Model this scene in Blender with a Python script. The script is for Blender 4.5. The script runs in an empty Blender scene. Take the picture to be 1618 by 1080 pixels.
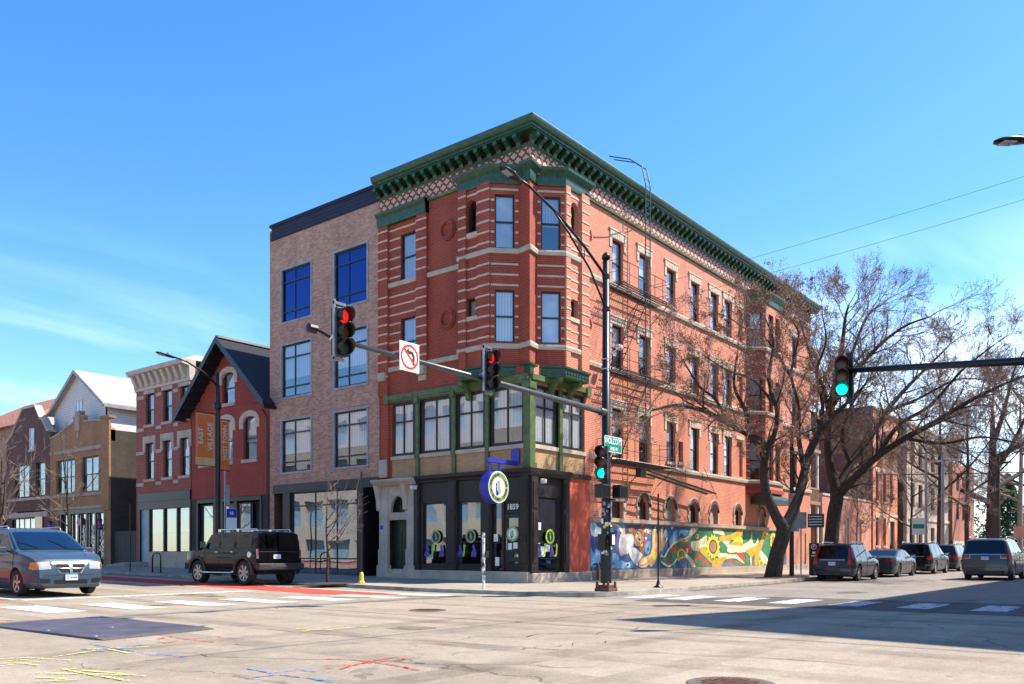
import bpy, bmesh, math, random
from mathutils import Vector, Matrix
from mathutils.geometry import tessellate_polygon
S = bpy.context.scene
COL = S.collection
R_ = math.radians
rnd = random.Random(7)
# ------------------------------------------------------------------ camera, sky, sun, exposure
CAM = (-26.264, -19.990, 1.30)
cd = bpy.data.cameras.new('camera'); cam = bpy.data.objects.new('camera', cd); COL.objects.link(cam)
cam.location = CAM; cam.rotation_euler = (R_(90), 0, -math.atan2(.7829, .6221))
cd.sensor_width = 36; cd.lens = 1342/1618*36; cd.shift_y = (873-540)/1618; cd.clip_end = 3000; cd.clip_start = .1
S.camera = cam
SE = 52
SUN = Vector((.74*math.cos(R_(SE)), -.6726*math.cos(R_(SE)), math.sin(R_(SE)))).normalized()
w = bpy.data.worlds.new('World'); S.world = w; w.use_nodes = True
nt = w.node_tree; N = nt.nodes; Lk = nt.links; N.clear()
out = N.new('ShaderNodeOutputWorld'); bg = N.new('ShaderNodeBackground'); Lk.new(bg.outputs[0], out.inputs[0])
sky = N.new('ShaderNodeTexSky'); sky.sky_type = 'NISHITA'; sky.sun_disc = False
sky.sun_elevation = R_(SE); sky.sun_rotation = math.atan2(SUN.x, SUN.y)
sky.air_density = 1.0; sky.dust_density = .35; sky.ozone_density = 3.0
hs = N.new('ShaderNodeHueSaturation'); hs.inputs['Saturation'].default_value = 1.30; hs.inputs['Hue'].default_value = .503
Lk.new(sky.outputs[0], hs.inputs['Color'])
tc = N.new('ShaderNodeTexCoord'); sp = N.new('ShaderNodeSeparateXYZ'); Lk.new(tc.outputs['Generated'], sp.inputs[0])
def wm(op, a, b=None, clamp=False):
    n = N.new('ShaderNodeMath'); n.operation = op; n.use_clamp = clamp
    for i, v in enumerate((a, b)):
        if v is None: continue
        if isinstance(v, (int, float)): n.inputs[i].default_value = v
        else: Lk.new(v, n.inputs[i])
    return n.outputs[0]
den = wm('ADD', wm('MAXIMUM', sp.outputs[2], .0), .12)
cb = N.new('ShaderNodeCombineXYZ'); Lk.new(wm('DIVIDE', sp.outputs[0], den), cb.inputs[0]); Lk.new(wm('DIVIDE', sp.outputs[1], den), cb.inputs[1])
mp = N.new('ShaderNodeMapping'); mp.inputs['Rotation'].default_value = (0, 0, R_(-38)); mp.inputs['Scale'].default_value = (.55, 1.5, 1); mp.inputs['Location'].default_value = (3.1, 1.7, 0)
Lk.new(cb.outputs[0], mp.inputs[0])
nz = N.new('ShaderNodeTexNoise'); nz.inputs['Scale'].default_value = 1.15; nz.inputs['Detail'].default_value = 6; nz.inputs['Roughness'].default_value = .52; nz.inputs['Distortion'].default_value = .5
Lk.new(mp.outputs[0], nz.inputs['Vector'])
low = wm('MULTIPLY', wm('SUBTRACT', .34, sp.outputs[2]), 5., True)
cl = wm('MULTIPLY', wm('SUBTRACT', nz.outputs[0], .50), 3.6, True)
side = wm('ADD', wm('MULTIPLY', sp.outputs[0], .6221), wm('MULTIPLY', sp.outputs[1], -.7829))
nz2 = N.new('ShaderNodeTexNoise'); nz2.inputs['Scale'].default_value = 1.9; nz2.inputs['Detail'].default_value = 7; nz2.inputs['Distortion'].default_value = .7; mp2 = N.new('ShaderNodeMapping'); mp2.inputs['Location'].default_value = (5.3, 2.2, 0); mp2.inputs['Rotation'].default_value = (0, 0, R_(-30)); mp2.inputs['Scale'].default_value = (.45, 1.1, 1); Lk.new(cb.outputs[0], mp2.inputs[0]); Lk.new(mp2.outputs[0], nz2.inputs['Vector'])
cl2 = wm('MULTIPLY', wm('MULTIPLY', wm('SUBTRACT', nz2.outputs[0], .33), 3.6, True), wm('MULTIPLY', wm('SUBTRACT', side, .10), 3.4, True), True)
cf = wm('MULTIPLY', wm('MULTIPLY', wm('ADD', wm('MULTIPLY', cl, .5), wm('MULTIPLY', cl2, .95), True), low), .78, True)
mx = N.new('ShaderNodeMix'); mx.data_type = 'RGBA'; Lk.new(cf, mx.inputs[0]); Lk.new(hs.outputs[0], mx.inputs[6]); mx.inputs[7].default_value = (8.0, 9.0, 10.0, 1)
Lk.new(mx.outputs[2], bg.inputs[0]); bg.inputs[1].default_value = .15
sl = bpy.data.lights.new('sun', 'SUN'); so = bpy.data.objects.new('sun', sl); COL.objects.link(so)
sl.energy = 5.0; sl.angle = R_(.5); sl.color = (1, .915, .80)
so.rotation_euler = SUN.to_track_quat('Z', 'Y').to_euler(); so.location = (0, -40, 60)
S.view_settings.view_transform = 'Standard'; S.view_settings.look = 'None'; S.view_settings.gamma = 1
S.view_settings.exposure = 1.0
# ------------------------------------------------------------------ materials
MAT = {}
def lin(c): return tuple(((v/255)/12.92 if v/255 <= .04045 else ((v/255+.055)/1.055)**2.4) for v in c)
def base(name):
    m = bpy.data.materials.new(name); m.use_nodes = True; MAT[name] = m
    n = m.node_tree.nodes; b = n['Principled BSDF']; return m, n, m.node_tree.links, b
def math_(n, l, op, a, b=None, c=None, clamp=False):
    k = n.new('ShaderNodeMath'); k.operation = op; k.use_clamp = clamp
    for i, v in enumerate((a, b, c)):
        if v is None: continue
        if isinstance(v, (int, float)): k.inputs[i].default_value = v
        else: l.new(v, k.inputs[i])
    return k.outputs[0]
def mixc(n, l, f, a, b, mode='MIX'):
    k = n.new('ShaderNodeMix'); k.data_type = 'RGBA'; k.blend_type = mode
    for i, v in ((0, f), (6, a), (7, b)):
        if isinstance(v, (int, float)): k.inputs[i].default_value = v
        elif isinstance(v, tuple): k.inputs[i].default_value = v if len(v) == 4 else v+(1,)
        else: l.new(v, k.inputs[i])
    return k.outputs[2]
def noise(n, l, vec, scale, detail=4, rough=.55, dist=0):
    k = n.new('ShaderNodeTexNoise'); k.inputs['Scale'].default_value = scale; k.inputs['Detail'].default_value = detail
    k.inputs['Roughness'].default_value = rough; k.inputs['Distortion'].default_value = dist
    if vec is not None: l.new(vec, k.inputs['Vector'])
    return k.outputs[0]
def ramp(n, l, f, lo, hi):
    k = n.new('ShaderNodeMapRange'); l.new(f, k.inputs[0]); k.inputs[1].default_value = lo; k.inputs[2].default_value = hi
    return k.outputs[0]
def geo(n): return n.new('ShaderNodeNewGeometry').outputs['Position']
def plain(name, c, rough=.6, metal=0, var=.12, vs=3., coat=0, bump=0, spec=.5):
    m, n, l, b = base(name); c = tuple(c)
    p = n.new('ShaderNodeTexCoord').outputs['Object'] if coat else geo(n)
    f = noise(n, l, p, vs, 5)
    lo = tuple(v*(1-var) for v in c); hi = tuple(min(1, v*(1+var)) for v in c)
    l.new(mixc(n, l, ramp(n, l, f, .3, .7), lo, hi), b.inputs['Base Color'])
    b.inputs['Roughness'].default_value = rough; b.inputs['Metallic'].default_value = metal
    b.inputs['Coat Weight'].default_value = coat; b.inputs['Coat Roughness'].default_value = .04
    b.inputs['Specular IOR Level'].default_value = .08 if coat else spec
    if bump:
        bp = n.new('ShaderNodeBump'); bp.inputs['Strength'].default_value = bump; bp.inputs['Distance'].default_value = .02
        l.new(noise(n, l, p, vs*14, 4), bp.inputs['Height']); l.new(bp.outputs[0], b.inputs['Normal'])
    return m
def wallvec(n, l, k=1.0):
    p = geo(n); s = n.new('ShaderNodeSeparateXYZ'); l.new(p, s.inputs[0])
    c = n.new('ShaderNodeCombineXYZ'); u = math_(n, l, 'SUBTRACT', s.outputs[0], s.outputs[1])
    l.new(u, c.inputs[0]); l.new(s.outputs[2], c.inputs[1]); return c.outputs[0], u, s.outputs[2], p
def brick(name, c1, c2, mort, wd=.22, ht=.078, ms=.011, var=.25, dirt=.25, stain=(.12, .09, .08), bump=.4):
    m, n, l, b = base(name); v, u, z, p = wallvec(n, l)
    t = n.new('ShaderNodeTexBrick'); l.new(v, t.inputs['Vector'])
    t.inputs['Scale'].default_value = 1; t.inputs['Brick Width'].default_value = wd; t.inputs['Row Height'].default_value = ht
    t.inputs['Mortar Size'].default_value = ms; t.inputs['Mortar Smooth'].default_value = .3; t.inputs['Bias'].default_value = -.1
    t.inputs['Color1'].default_value = c1+(1,); t.inputs['Color2'].default_value = c2+(1,); t.inputs['Mortar'].default_value = mort+(1,)
    f = noise(n, l, p, .9, 6, .6); c = mixc(n, l, ramp(n, l, f, .3, .75), t.outputs[0], mixc(n, l, 1., t.outputs[0], (1-var,)*3, 'MULTIPLY'))
    f2 = noise(n, l, p, .35, 8, .7, .6)
    c = mixc(n, l, math_(n, l, 'MULTIPLY', ramp(n, l, f2, .52, .8), dirt), c, stain)
    sm = n.new('ShaderNodeMapping'); sm.inputs['Scale'].default_value = (2.2, .16, 1); l.new(v, sm.inputs[0]); c = mixc(n, l, math_(n, l, 'MULTIPLY', ramp(n, l, noise(n, l, sm.outputs[0], 1., 5, .6), .50, .75), .55 if dirt > .1 else .15), c, mixc(n, l, 1., c, (.62, .58, .57), 'MULTIPLY'))
    f3 = noise(n, l, v, 7, 3); c = mixc(n, l, ramp(n, l, f3, .35, .7), c, mixc(n, l, 1., c, (1.12, 1.08, 1.05), 'MULTIPLY'))
    l.new(c, b.inputs['Base Color']); b.inputs['Roughness'].default_value = .85
    bp = n.new('ShaderNodeBump'); bp.inputs['Strength'].default_value = bump; bp.inputs['Distance'].default_value = .01
    l.new(math_(n, l, 'SUBTRACT', 1., t.outputs['Fac']), bp.inputs['Height']); l.new(bp.outputs[0], b.inputs['Normal'])
    return m
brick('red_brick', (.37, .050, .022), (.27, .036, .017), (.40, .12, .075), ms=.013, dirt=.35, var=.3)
brick('sunlit_brick', (.62, .175, .085), (.49, .13, .066), (.68, .36, .25), ms=.014, dirt=.22, var=.22)  # corner building's red brick again, with sunlight put into its colour
brick('house_red', (.36, .052, .034), (.29, .043, .028), (.33, .08, .06), dirt=.35)
brick('speckled_brick', (.58, .33, .235), (.34, .135, .09), (.46, .33, .25), ms=.014, var=.3, dirt=.15)
brick('striped_brick', (.33, .075, .045), (.20, .045, .032), (.40, .20, .15), ms=.012, ht=.095)
brick('tan_brick', (.38, .215, .095), (.31, .17, .075), (.33, .20, .11), dirt=.5)
brick('buff_brick', (.50, .33, .16), (.42, .25, .12), (.40, .28, .17), dirt=.3)
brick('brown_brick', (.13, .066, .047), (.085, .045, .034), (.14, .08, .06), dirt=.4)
brick('grey_brick', (.062, .047, .034), (.034, .027, .021), (.075, .062, .048), ms=.016, var=.4)
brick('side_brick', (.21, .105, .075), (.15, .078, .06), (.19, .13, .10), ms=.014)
brick('pink_brick', (.56, .24, .17), (.50, .20, .14), (.54, .27, .20), dirt=.1)
brick('mixed_brick', (.42, .27, .17), (.16, .07, .05), (.38, .30, .22), ms=.02, ht=.12, wd=.3)
brick('siding', (.66, .66, .62), (.65, .65, .61), (.30, .30, .28), wd=60, ht=.16, ms=.012, var=.06, dirt=.08, stain=(.4, .4, .36))
brick('navy_siding', (.018, .024, .060), (.018, .024, .060), (.005, .006, .015), wd=60, ht=.17, ms=.02, var=.1, dirt=0)
brick('stone_block', (.47, .38, .30), (.40, .32, .25), (.25, .20, .16), wd=.8, ht=.4, ms=.008, dirt=.45)
plain('stone', (.46, .39, .30), .85, var=.18, vs=2.5, bump=.3)
plain('pale_stone', (.46, .385, .31), .85, var=.2, vs=1.6, bump=.3)
plain('cream_stone', (.55, .43, .31), .85, var=.15, vs=4)
plain('green_trim', (.018, .068, .034), .45, var=.45, vs=7, bump=.2)
plain('lime_trim', (.085, .125, .038), .5, var=.35, vs=4, bump=.2)
plain('brown_panel', (.020, .0155, .0145), .5, var=.2, vs=2)
plain('black_frame', (.012, .011, .013), .4, var=.2)
plain('black_metal', (.016, .015, .018), .38, .3, var=.3, vs=8)
plain('dark_green', (.012, .03, .02), .4)
plain('steel', (.42, .42, .43), .35, .9, var=.2, vs=6)
plain('grey_paint', (.30, .29, .30), .5, .2, var=.2)
plain('rust', (.13, .055, .035), .8, var=.5, vs=12, bump=.5)
plain('black_plastic', (.012, .012, .013), .3)
plain('tyre', (.018, .018, .019), .8, var=.3, vs=10)
plain('white_paint', (.72, .71, .68), .6, var=.08)
plain('cream_paint', (.50, .45, .37), .6, var=.12)
plain('white_print', (.82, .82, .80), .5, var=.03)
plain('black_print', (.015, .015, .015), .5)
plain('red_print', (.70, .03, .02), .5, var=.05)
plain('blue_print', (.025, .03, .33), .45, var=.08)
plain('blue_paint', (.035, .04, .36), .4, var=.1)
plain('lime_print', (.38, .60, .07), .5, var=.08)
plain('sage_print', (.30, .40, .16), .5, var=.08)
plain('violet_print', (.10, .08, .32), .5)
plain('yellow_print', (.75, .55, .04), .5, var=.08)
plain('sky_print', (.10, .28, .62), .5)
plain('teal_sign', (.0, .26, .17), .4, var=.06)
plain('orange_banner', (.50, .13, .025), .7, var=.12, vs=2)
plain('sand_banner', (.52, .35, .14), .7)
plain('pink_print', (.75, .06, .25), .5)
plain('wood', (.30, .19, .12), .8, var=.3, vs=5)
plain('shingle_black', (.014, .016, .026), .9, var=.4, vs=20, bump=.6)
plain('shingle_red', (.36, .14, .10), .9, var=.2, vs=12, bump=.5)
plain('shingle_pale', (.36, .34, .30), .9, var=.08, vs=8)
plain('grey_roof', (.30, .30, .28), .8, var=.15)
plain('interior', (.035, .036, .042), .9, var=.4, vs=.7)
plain('frost_blue', (.20, .33, .42), .4, var=.2, vs=1.5)
plain('panel_blue', (.045, .13, .26), .3, var=.25)
plain('bark', (.058, .043, .034), .95, var=.45, vs=9, bump=1.)
plain('twig_grey', (.26, .20, .165), .9, var=.3, vs=6)
plain('bud', (.30, .13, .06), .8, var=.4, vs=3)
plain('conifer', (.02, .06, .015), .8, var=.5, vs=5)
plain('mulch', (.07, .05, .035), 1, var=.5, vs=20, bump=1)
plain('chrome', (.70, .70, .71), .12, 1., var=.03)
plain('rim_metal', (.42, .42, .43), .3, .85, var=.08)
plain('rim_dark', (.05, .05, .05), .4, .6)
plain('dark_plastic', (.025, .025, .028), .6)
plain('lamp_clear', (.34, .35, .36), .2, .0, var=.05, coat=1.)
plain('lamp_amber', (.60, .17, .03), .2, coat=1.)
plain('lamp_red', (.42, .008, .012), .18, coat=1.)
plain('skin', (.50, .28, .20), .6); plain('cloth_dark', (.05, .05, .07), .9); plain('hair', (.04, .025, .02), .8)
for nm, c in (('paint_teal', (.040, .065, .098)), ('paint_black', (.0015, .0015, .002)), ('paint_navy', (.016, .017, .032)), ('paint_grey', (.062, .058, .060)), ('paint_jet', (.008, .008, .011)), ('paint_slate', (.040, .042, .046)), ('paint_olive', (.03, .034, .034)), ('paint_blue', (.03, .04, .08))):
    plain(nm, c, .42, .1, var=.06, coat=.7)
def fabric(name, c):
    m, n, l, b = base(name); v, u, z, p = wallvec(n, l)
    wv = math_(n, l, 'SINE', math_(n, l, 'ADD', math_(n, l, 'MULTIPLY', u, 38.), math_(n, l, 'MULTIPLY', noise(n, l, p, .6), 5.)))
    l.new(mixc(n, l, ramp(n, l, wv, -1., 1.), tuple(x*.72 for x in c), c), b.inputs['Base Color']); b.inputs['Roughness'].default_value = .9
fabric('curtain', (.70, .71, .70)); fabric('blind_grey', (.42, .43, .46))
def glass(name, tint=(1, 1, 1), ior=1.9, wav=.03, lo=.10, gc=(.93, .96, 1, 1)):
    m = bpy.data.materials.new(name); m.use_nodes = True; MAT[name] = m; n = m.node_tree.nodes; l = m.node_tree.links; n.clear()
    o = n.new('ShaderNodeOutputMaterial'); g = n.new('ShaderNodeBsdfGlossy'); g.inputs['Roughness'].default_value = .01; g.inputs['Color'].default_value = gc
    t = n.new('ShaderNodeBsdfTransparent'); t.inputs[0].default_value = tint+(1,)
    gg = n.new('ShaderNodeNewGeometry'); dt = n.new('ShaderNodeVectorMath'); dt.operation = 'DOT_PRODUCT'; l.new(gg.outputs['Incoming'], dt.inputs[0]); l.new(gg.outputs['Normal'], dt.inputs[1])
    f0 = ((ior-1)/(ior+1))**2; sch = math_(n, l, 'POWER', math_(n, l, 'SUBTRACT', 1., math_(n, l, 'ABSOLUTE', dt.outputs['Value']), clamp=True), 5.)
    frs = math_(n, l, 'MULTIPLY_ADD', sch, 1-f0, f0+lo, clamp=True)
    mxs = n.new('ShaderNodeMixShader'); l.new(frs, mxs.inputs[0]); l.new(t.outputs[0], mxs.inputs[1]); l.new(g.outputs[0], mxs.inputs[2]); l.new(mxs.outputs[0], o.inputs[0])
    if wav:
        bp = n.new('ShaderNodeBump'); bp.inputs['Strength'].default_value = wav; bp.inputs['Distance'].default_value = .05
        l.new(noise(n, l, geo(n), .7, 1), bp.inputs['Height']); l.new(bp.outputs[0], g.inputs['Normal'])
plain('sheer', (.50, .52, .53), .9, var=.3, vs=1.2); plain('arm_grey', (.10, .10, .105), .4, .5, var=.2)
def grime(name, c, amt, sc=.8):
    marking(name, c, .4, sc); m = MAT[name]; n = m.node_tree.nodes; l = m.node_tree.links; ms = [k for k in n if k.type == 'MIX_SHADER'][0]; src = ms.inputs[0].links[0].from_socket
    l.new(math_(n, l, 'MULTIPLY', ramp(n, l, noise(n, l, geo(n), sc, 7, .7, .4), .35, .68), amt, clamp=True), ms.inputs[0])
glass('pane_clear', (.88, .90, .92), 1.9, .14, .12)
glass('pane_navy', (.05, .08, .30), 2.2, .08, .30, (.10, .16, .46, 1))
glass('pane_store', (.55, .58, .60), 1.8, .12, .25)
glass('car_glass', (.04, .045, .05), 1.45, 0, .03, (.75, .78, .82, 1)); glass('windshield_glass', (.06, .08, .11), 1.6, 0, .16, (.80, .90, 1, 1))
def emis(name, c, s, body):
    m, n, l, b = base(name); b.inputs['Base Color'].default_value = body+(1,); b.inputs['Emission Color'].default_value = c+(1,); b.inputs['Emission Strength'].default_value = s
    b.inputs['Roughness'].default_value = .2
emis('light_red_on', (1, .02, .01), .45, (.5, .01, .01)); emis('light_green_on', (0, .75, .55), .8, (.0, .5, .35))
plain('light_red_off', (.10, .008, .008), .25); plain('light_amber_off', (.14, .05, .01), .25); plain('light_off', (.03, .05, .045), .25)
# frieze: cream crosses on oxblood
def frieze_mat():
    m, n, l, b = base('cross_frieze'); v, u, z, p = wallvec(n, l)
    P = .40; U = math_(n, l, 'DIVIDE', u, P); V = math_(n, l, 'DIVIDE', z, P*.56)
    row = math_(n, l, 'FLOOR', V); odd = math_(n, l, 'MODULO', row, 2.)
    fu = math_(n, l, 'ABSOLUTE', math_(n, l, 'SUBTRACT', math_(n, l, 'FRACT', math_(n, l, 'ADD', math_(n, l, 'ADD', U, 200.), math_(n, l, 'MULTIPLY', odd, .5))), .5))
    fv = math_(n, l, 'ABSOLUTE', math_(n, l, 'SUBTRACT', math_(n, l, 'FRACT', V), .5))
    A = math_(n, l, 'MULTIPLY', math_(n, l, 'LESS_THAN', fu, .37), math_(n, l, 'LESS_THAN', fv, .21))
    B = math_(n, l, 'MULTIPLY', math_(n, l, 'LESS_THAN', fu, .14), math_(n, l, 'LESS_THAN', fv, .52))
    f = math_(n, l, 'MAXIMUM', A, B)
    c = mixc(n, l, f, (.22, .035, .028), (.56, .44, .33)); c = mixc(n, l, ramp(n, l, noise(n, l, p, 6, 4), .35, .75), c, mixc(n, l, 1., c, (.72, .68, .66), 'MULTIPLY'))
    l.new(c, b.inputs['Base Color']); b.inputs['Roughness'].default_value = .85
frieze_mat()
def ground_mat(name, c, c2, crack=0., stripe=.0, agg=60., wear=.25, patch=None):
    m, n, l, b = base(name); p = geo(n)
    f = noise(n, l, p, .22, 8, .65, .3); col = mixc(n, l, ramp(n, l, f, .3, .7), c, c2)
    for sc_, am in ((9., .10), (2.4, .08)): col = mixc(n, l, ramp(n, l, noise(n, l, p, sc_, 5, .7), .35, .65), mixc(n, l, 1., col, (1-am,)*3, 'MULTIPLY'), mixc(n, l, 1., col, (1+am,)*3, 'MULTIPLY'))
    g = noise(n, l, p, agg, 3, .7); col = mixc(n, l, ramp(n, l, g, .3, .72), mixc(n, l, 1., col, (1-wear,)*3, 'MULTIPLY'), mixc(n, l, 1., col, (1+wear*.55,)*3, 'MULTIPLY'))
    g2 = noise(n, l, p, 5., 6, .7); col = mixc(n, l, ramp(n, l, g2, .55, .8), col, mixc(n, l, 1., col, (.82, .80, .78), 'MULTIPLY'))
    if stripe:
        s = n.new('ShaderNodeSeparateXYZ'); l.new(p, s.inputs[0])
        for ax, off in ((0, 1.1), (1, .4)):
            mpp = n.new('ShaderNodeMapping'); mpp.inputs['Scale'].default_value = ((.55, .05, 1) if ax == 0 else (.05, .6, 1)); l.new(p, mpp.inputs[0])
            col = mixc(n, l, math_(n, l, 'MULTIPLY', ramp(n, l, noise(n, l, mpp.outputs[0], 1., 4, .6), .5, .72), stripe), col, mixc(n, l, 1., col, (.62, .60, .60), 'MULTIPLY'))
    if crack:
        nv = n.new('ShaderNodeTexNoise'); nv.inputs['Scale'].default_value = .9; nv.inputs['Detail'].default_value = 5; l.new(p, nv.inputs['Vector'])
        ad = n.new('ShaderNodeVectorMath'); ad.operation = 'MULTIPLY_ADD'; l.new(nv.outputs['Color'], ad.inputs[0]); ad.inputs[1].default_value = (1.6, 1.6, 0); l.new(p, ad.inputs[2])
        vo = n.new('ShaderNodeTexVoronoi'); vo.feature = 'DISTANCE_TO_EDGE'; vo.inputs['Scale'].default_value = .17; l.new(ad.outputs[0], vo.inputs['Vector'])
        k = math_(n, l, 'LESS_THAN', vo.outputs['Distance'], .0022)
        k = math_(n, l, 'MULTIPLY', k, ramp(n, l, noise(n, l, p, .35, 3), .45, .55)); k = math_(n, l, 'MULTIPLY', k, crack, clamp=True)
        col = mixc(n, l, k, col, (.07, .062, .055))
        pt = n.new('ShaderNodeTexVoronoi'); pt.inputs['Scale'].default_value = .9; l.new(p, pt.inputs['Vector'])
        sp_ = math_(n, l, 'MULTIPLY', math_(n, l, 'LESS_THAN', pt.outputs['Distance'], .035), .6)
        col = mixc(n, l, sp_, col, (.10, .09, .08))
    l.new(col, b.inputs['Base Color']); b.inputs['Roughness'].default_value = .9; b.inputs['Specular IOR Level'].default_value = .25
    bp = n.new('ShaderNodeBump'); bp.inputs['Strength'].default_value = .25; bp.inputs['Distance'].default_value = .01
    l.new(g, bp.inputs['Height']); l.new(bp.outputs[0], b.inputs['Normal'])
ground_mat('road_concrete', (.375, .315, .24), (.30, .25, .192), .7, .6, 38., .34)
ground_mat('asphalt', (.13, .12, .112), (.09, .084, .08), 1., .35, 30., .5)
ground_mat('worn_asphalt', (.30, .27, .235), (.20, .18, .16), .7, .4, 30., .35)
def paving():
    m, n, l, b = base('paving'); p = geo(n)
    t = n.new('ShaderNodeTexBrick'); l.new(p, t.inputs['Vector']); t.offset = 0
    t.inputs['Scale'].default_value = 1; t.inputs['Brick Width'].default_value = 1.5; t.inputs['Row Height'].default_value = 1.5; t.inputs['Mortar Size'].default_value = .012
    t.inputs['Color1'].default_value = (.40, .345, .275, 1); t.inputs['Color2'].default_value = (.34, .295, .235, 1); t.inputs['Mortar'].default_value = (.16, .14, .12, 1)
    c = mixc(n, l, ramp(n, l, noise(n, l, p, 1.3, 8, .7), .3, .75), t.outputs[0], mixc(n, l, 1., t.outputs[0], (.72, .70, .68), 'MULTIPLY'))
    c = mixc(n, l, ramp(n, l, noise(n, l, p, 40, 3), .3, .7), c, mixc(n, l, 1., c, (.86,)*3, 'MULTIPLY'))
    l.new(c, b.inputs['Base Color']); b.inputs['Roughness'].default_value = .92
paving()
plain('kerb', (.34, .31, .27), .9, var=.3, vs=3, bump=.4)
plain('earth', (.20, .17, .13), 1., var=.3, vs=.2)
def marking(name, c, wear, sc=7.):
    m, n, l, b = base(name); p = geo(n); n.remove(b)
    o = n['Material Output']; d = n.new('ShaderNodeBsdfDiffuse'); d.inputs[0].default_value = c+(1,)
    t = n.new('ShaderNodeBsdfTransparent'); ms = n.new('ShaderNodeMixShader')
    f = math_(n, l, 'MULTIPLY_ADD', noise(n, l, p, sc, 8, .75), .7, math_(n, l, 'MULTIPLY', noise(n, l, p, 55, 3), .3))
    l.new(ramp(n, l, f, wear, wear+.08), ms.inputs[0]); l.new(t.outputs[0], ms.inputs[1]); l.new(d.outputs[0], ms.inputs[2]); l.new(ms.outputs[0], o.inputs[0])
marking('mark_white', (.60, .58, .54), .41); marking('mark_faded', (.60, .58, .54), .42, 4.); marking('mark_red', (.50, .085, .065), .37, 2.4); marking('mark_yellow', (.62, .50, .16), .5, 3.)
marking('spray_red', (.52, .06, .04), .44); marking('spray_blue', (.09, .22, .46), .46); marking('spray_yellow', (.72, .66, .16), .45); marking('faint_red', (.5, .2, .16), .47)
MUR = {'m_blue': (.045, .14, .32), 'm_deep': (.03, .075, .22), 'm_light': (.16, .36, .58), 'm_pale': (.56, .66, .70), 'm_violet': (.10, .09, .26), 'm_rust': (.36, .13, .06), 'm_skin': (.74, .52, .26),
       'm_tan': (.58, .34, .14), 'm_white': (.72, .71, .66), 'm_red': (.55, .05, .04), 'm_green': (.035, .22, .10), 'm_yellow': (.80, .62, .03), 'm_orange': (.74, .36, .03), 'm_cream': (.80, .74, .45), 'm_dark': (.06, .03, .03), 'm_ash': (.12, .18, .26), 'm_brown': (.42, .20, .10)}
for k, c in MUR.items(): plain(k, c, .7, var=.28, vs=2.2)
# ------------------------------------------------------------------ mesh helpers
ORG = {}
def h(x, y): return .0125*max(0, min(y, 60))+.003*max(0, min(x, 90))
class Fr:
    def __init__(s, o, e, z=0): s.o = Vector((o[0], o[1], z)); e = Vector((e[0], e[1], 0)).normalized(); s.e = e; s.n = Vector((e.y, -e.x, 0))
    def p(s, t, d, z): return s.o+s.e*t+s.n*d+Vector((0, 0, z))
LF = Fr((0, 0), (0, -1)); RF = Fr((0, 0), (1, 0))
WHOLE = {'lettering', 'digits', 'number', 'house_number', 'print', 'symbol', 'window_decal', 'sticker', 'twigs', 'trunk', 'buds', 'crown', 'mural', 'wall', 'interior', 'carving', 'fire_escape', 'roof_ladder', 'swing_stair', 'body', 'cutter', 'painted_wall', 'railing', 'plate', 'underbody', 'rear_wall', 'flank_wall', 'sign_face', 'logo_sticker', 'spandrel', 'shopfront', 'glazing'}
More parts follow.
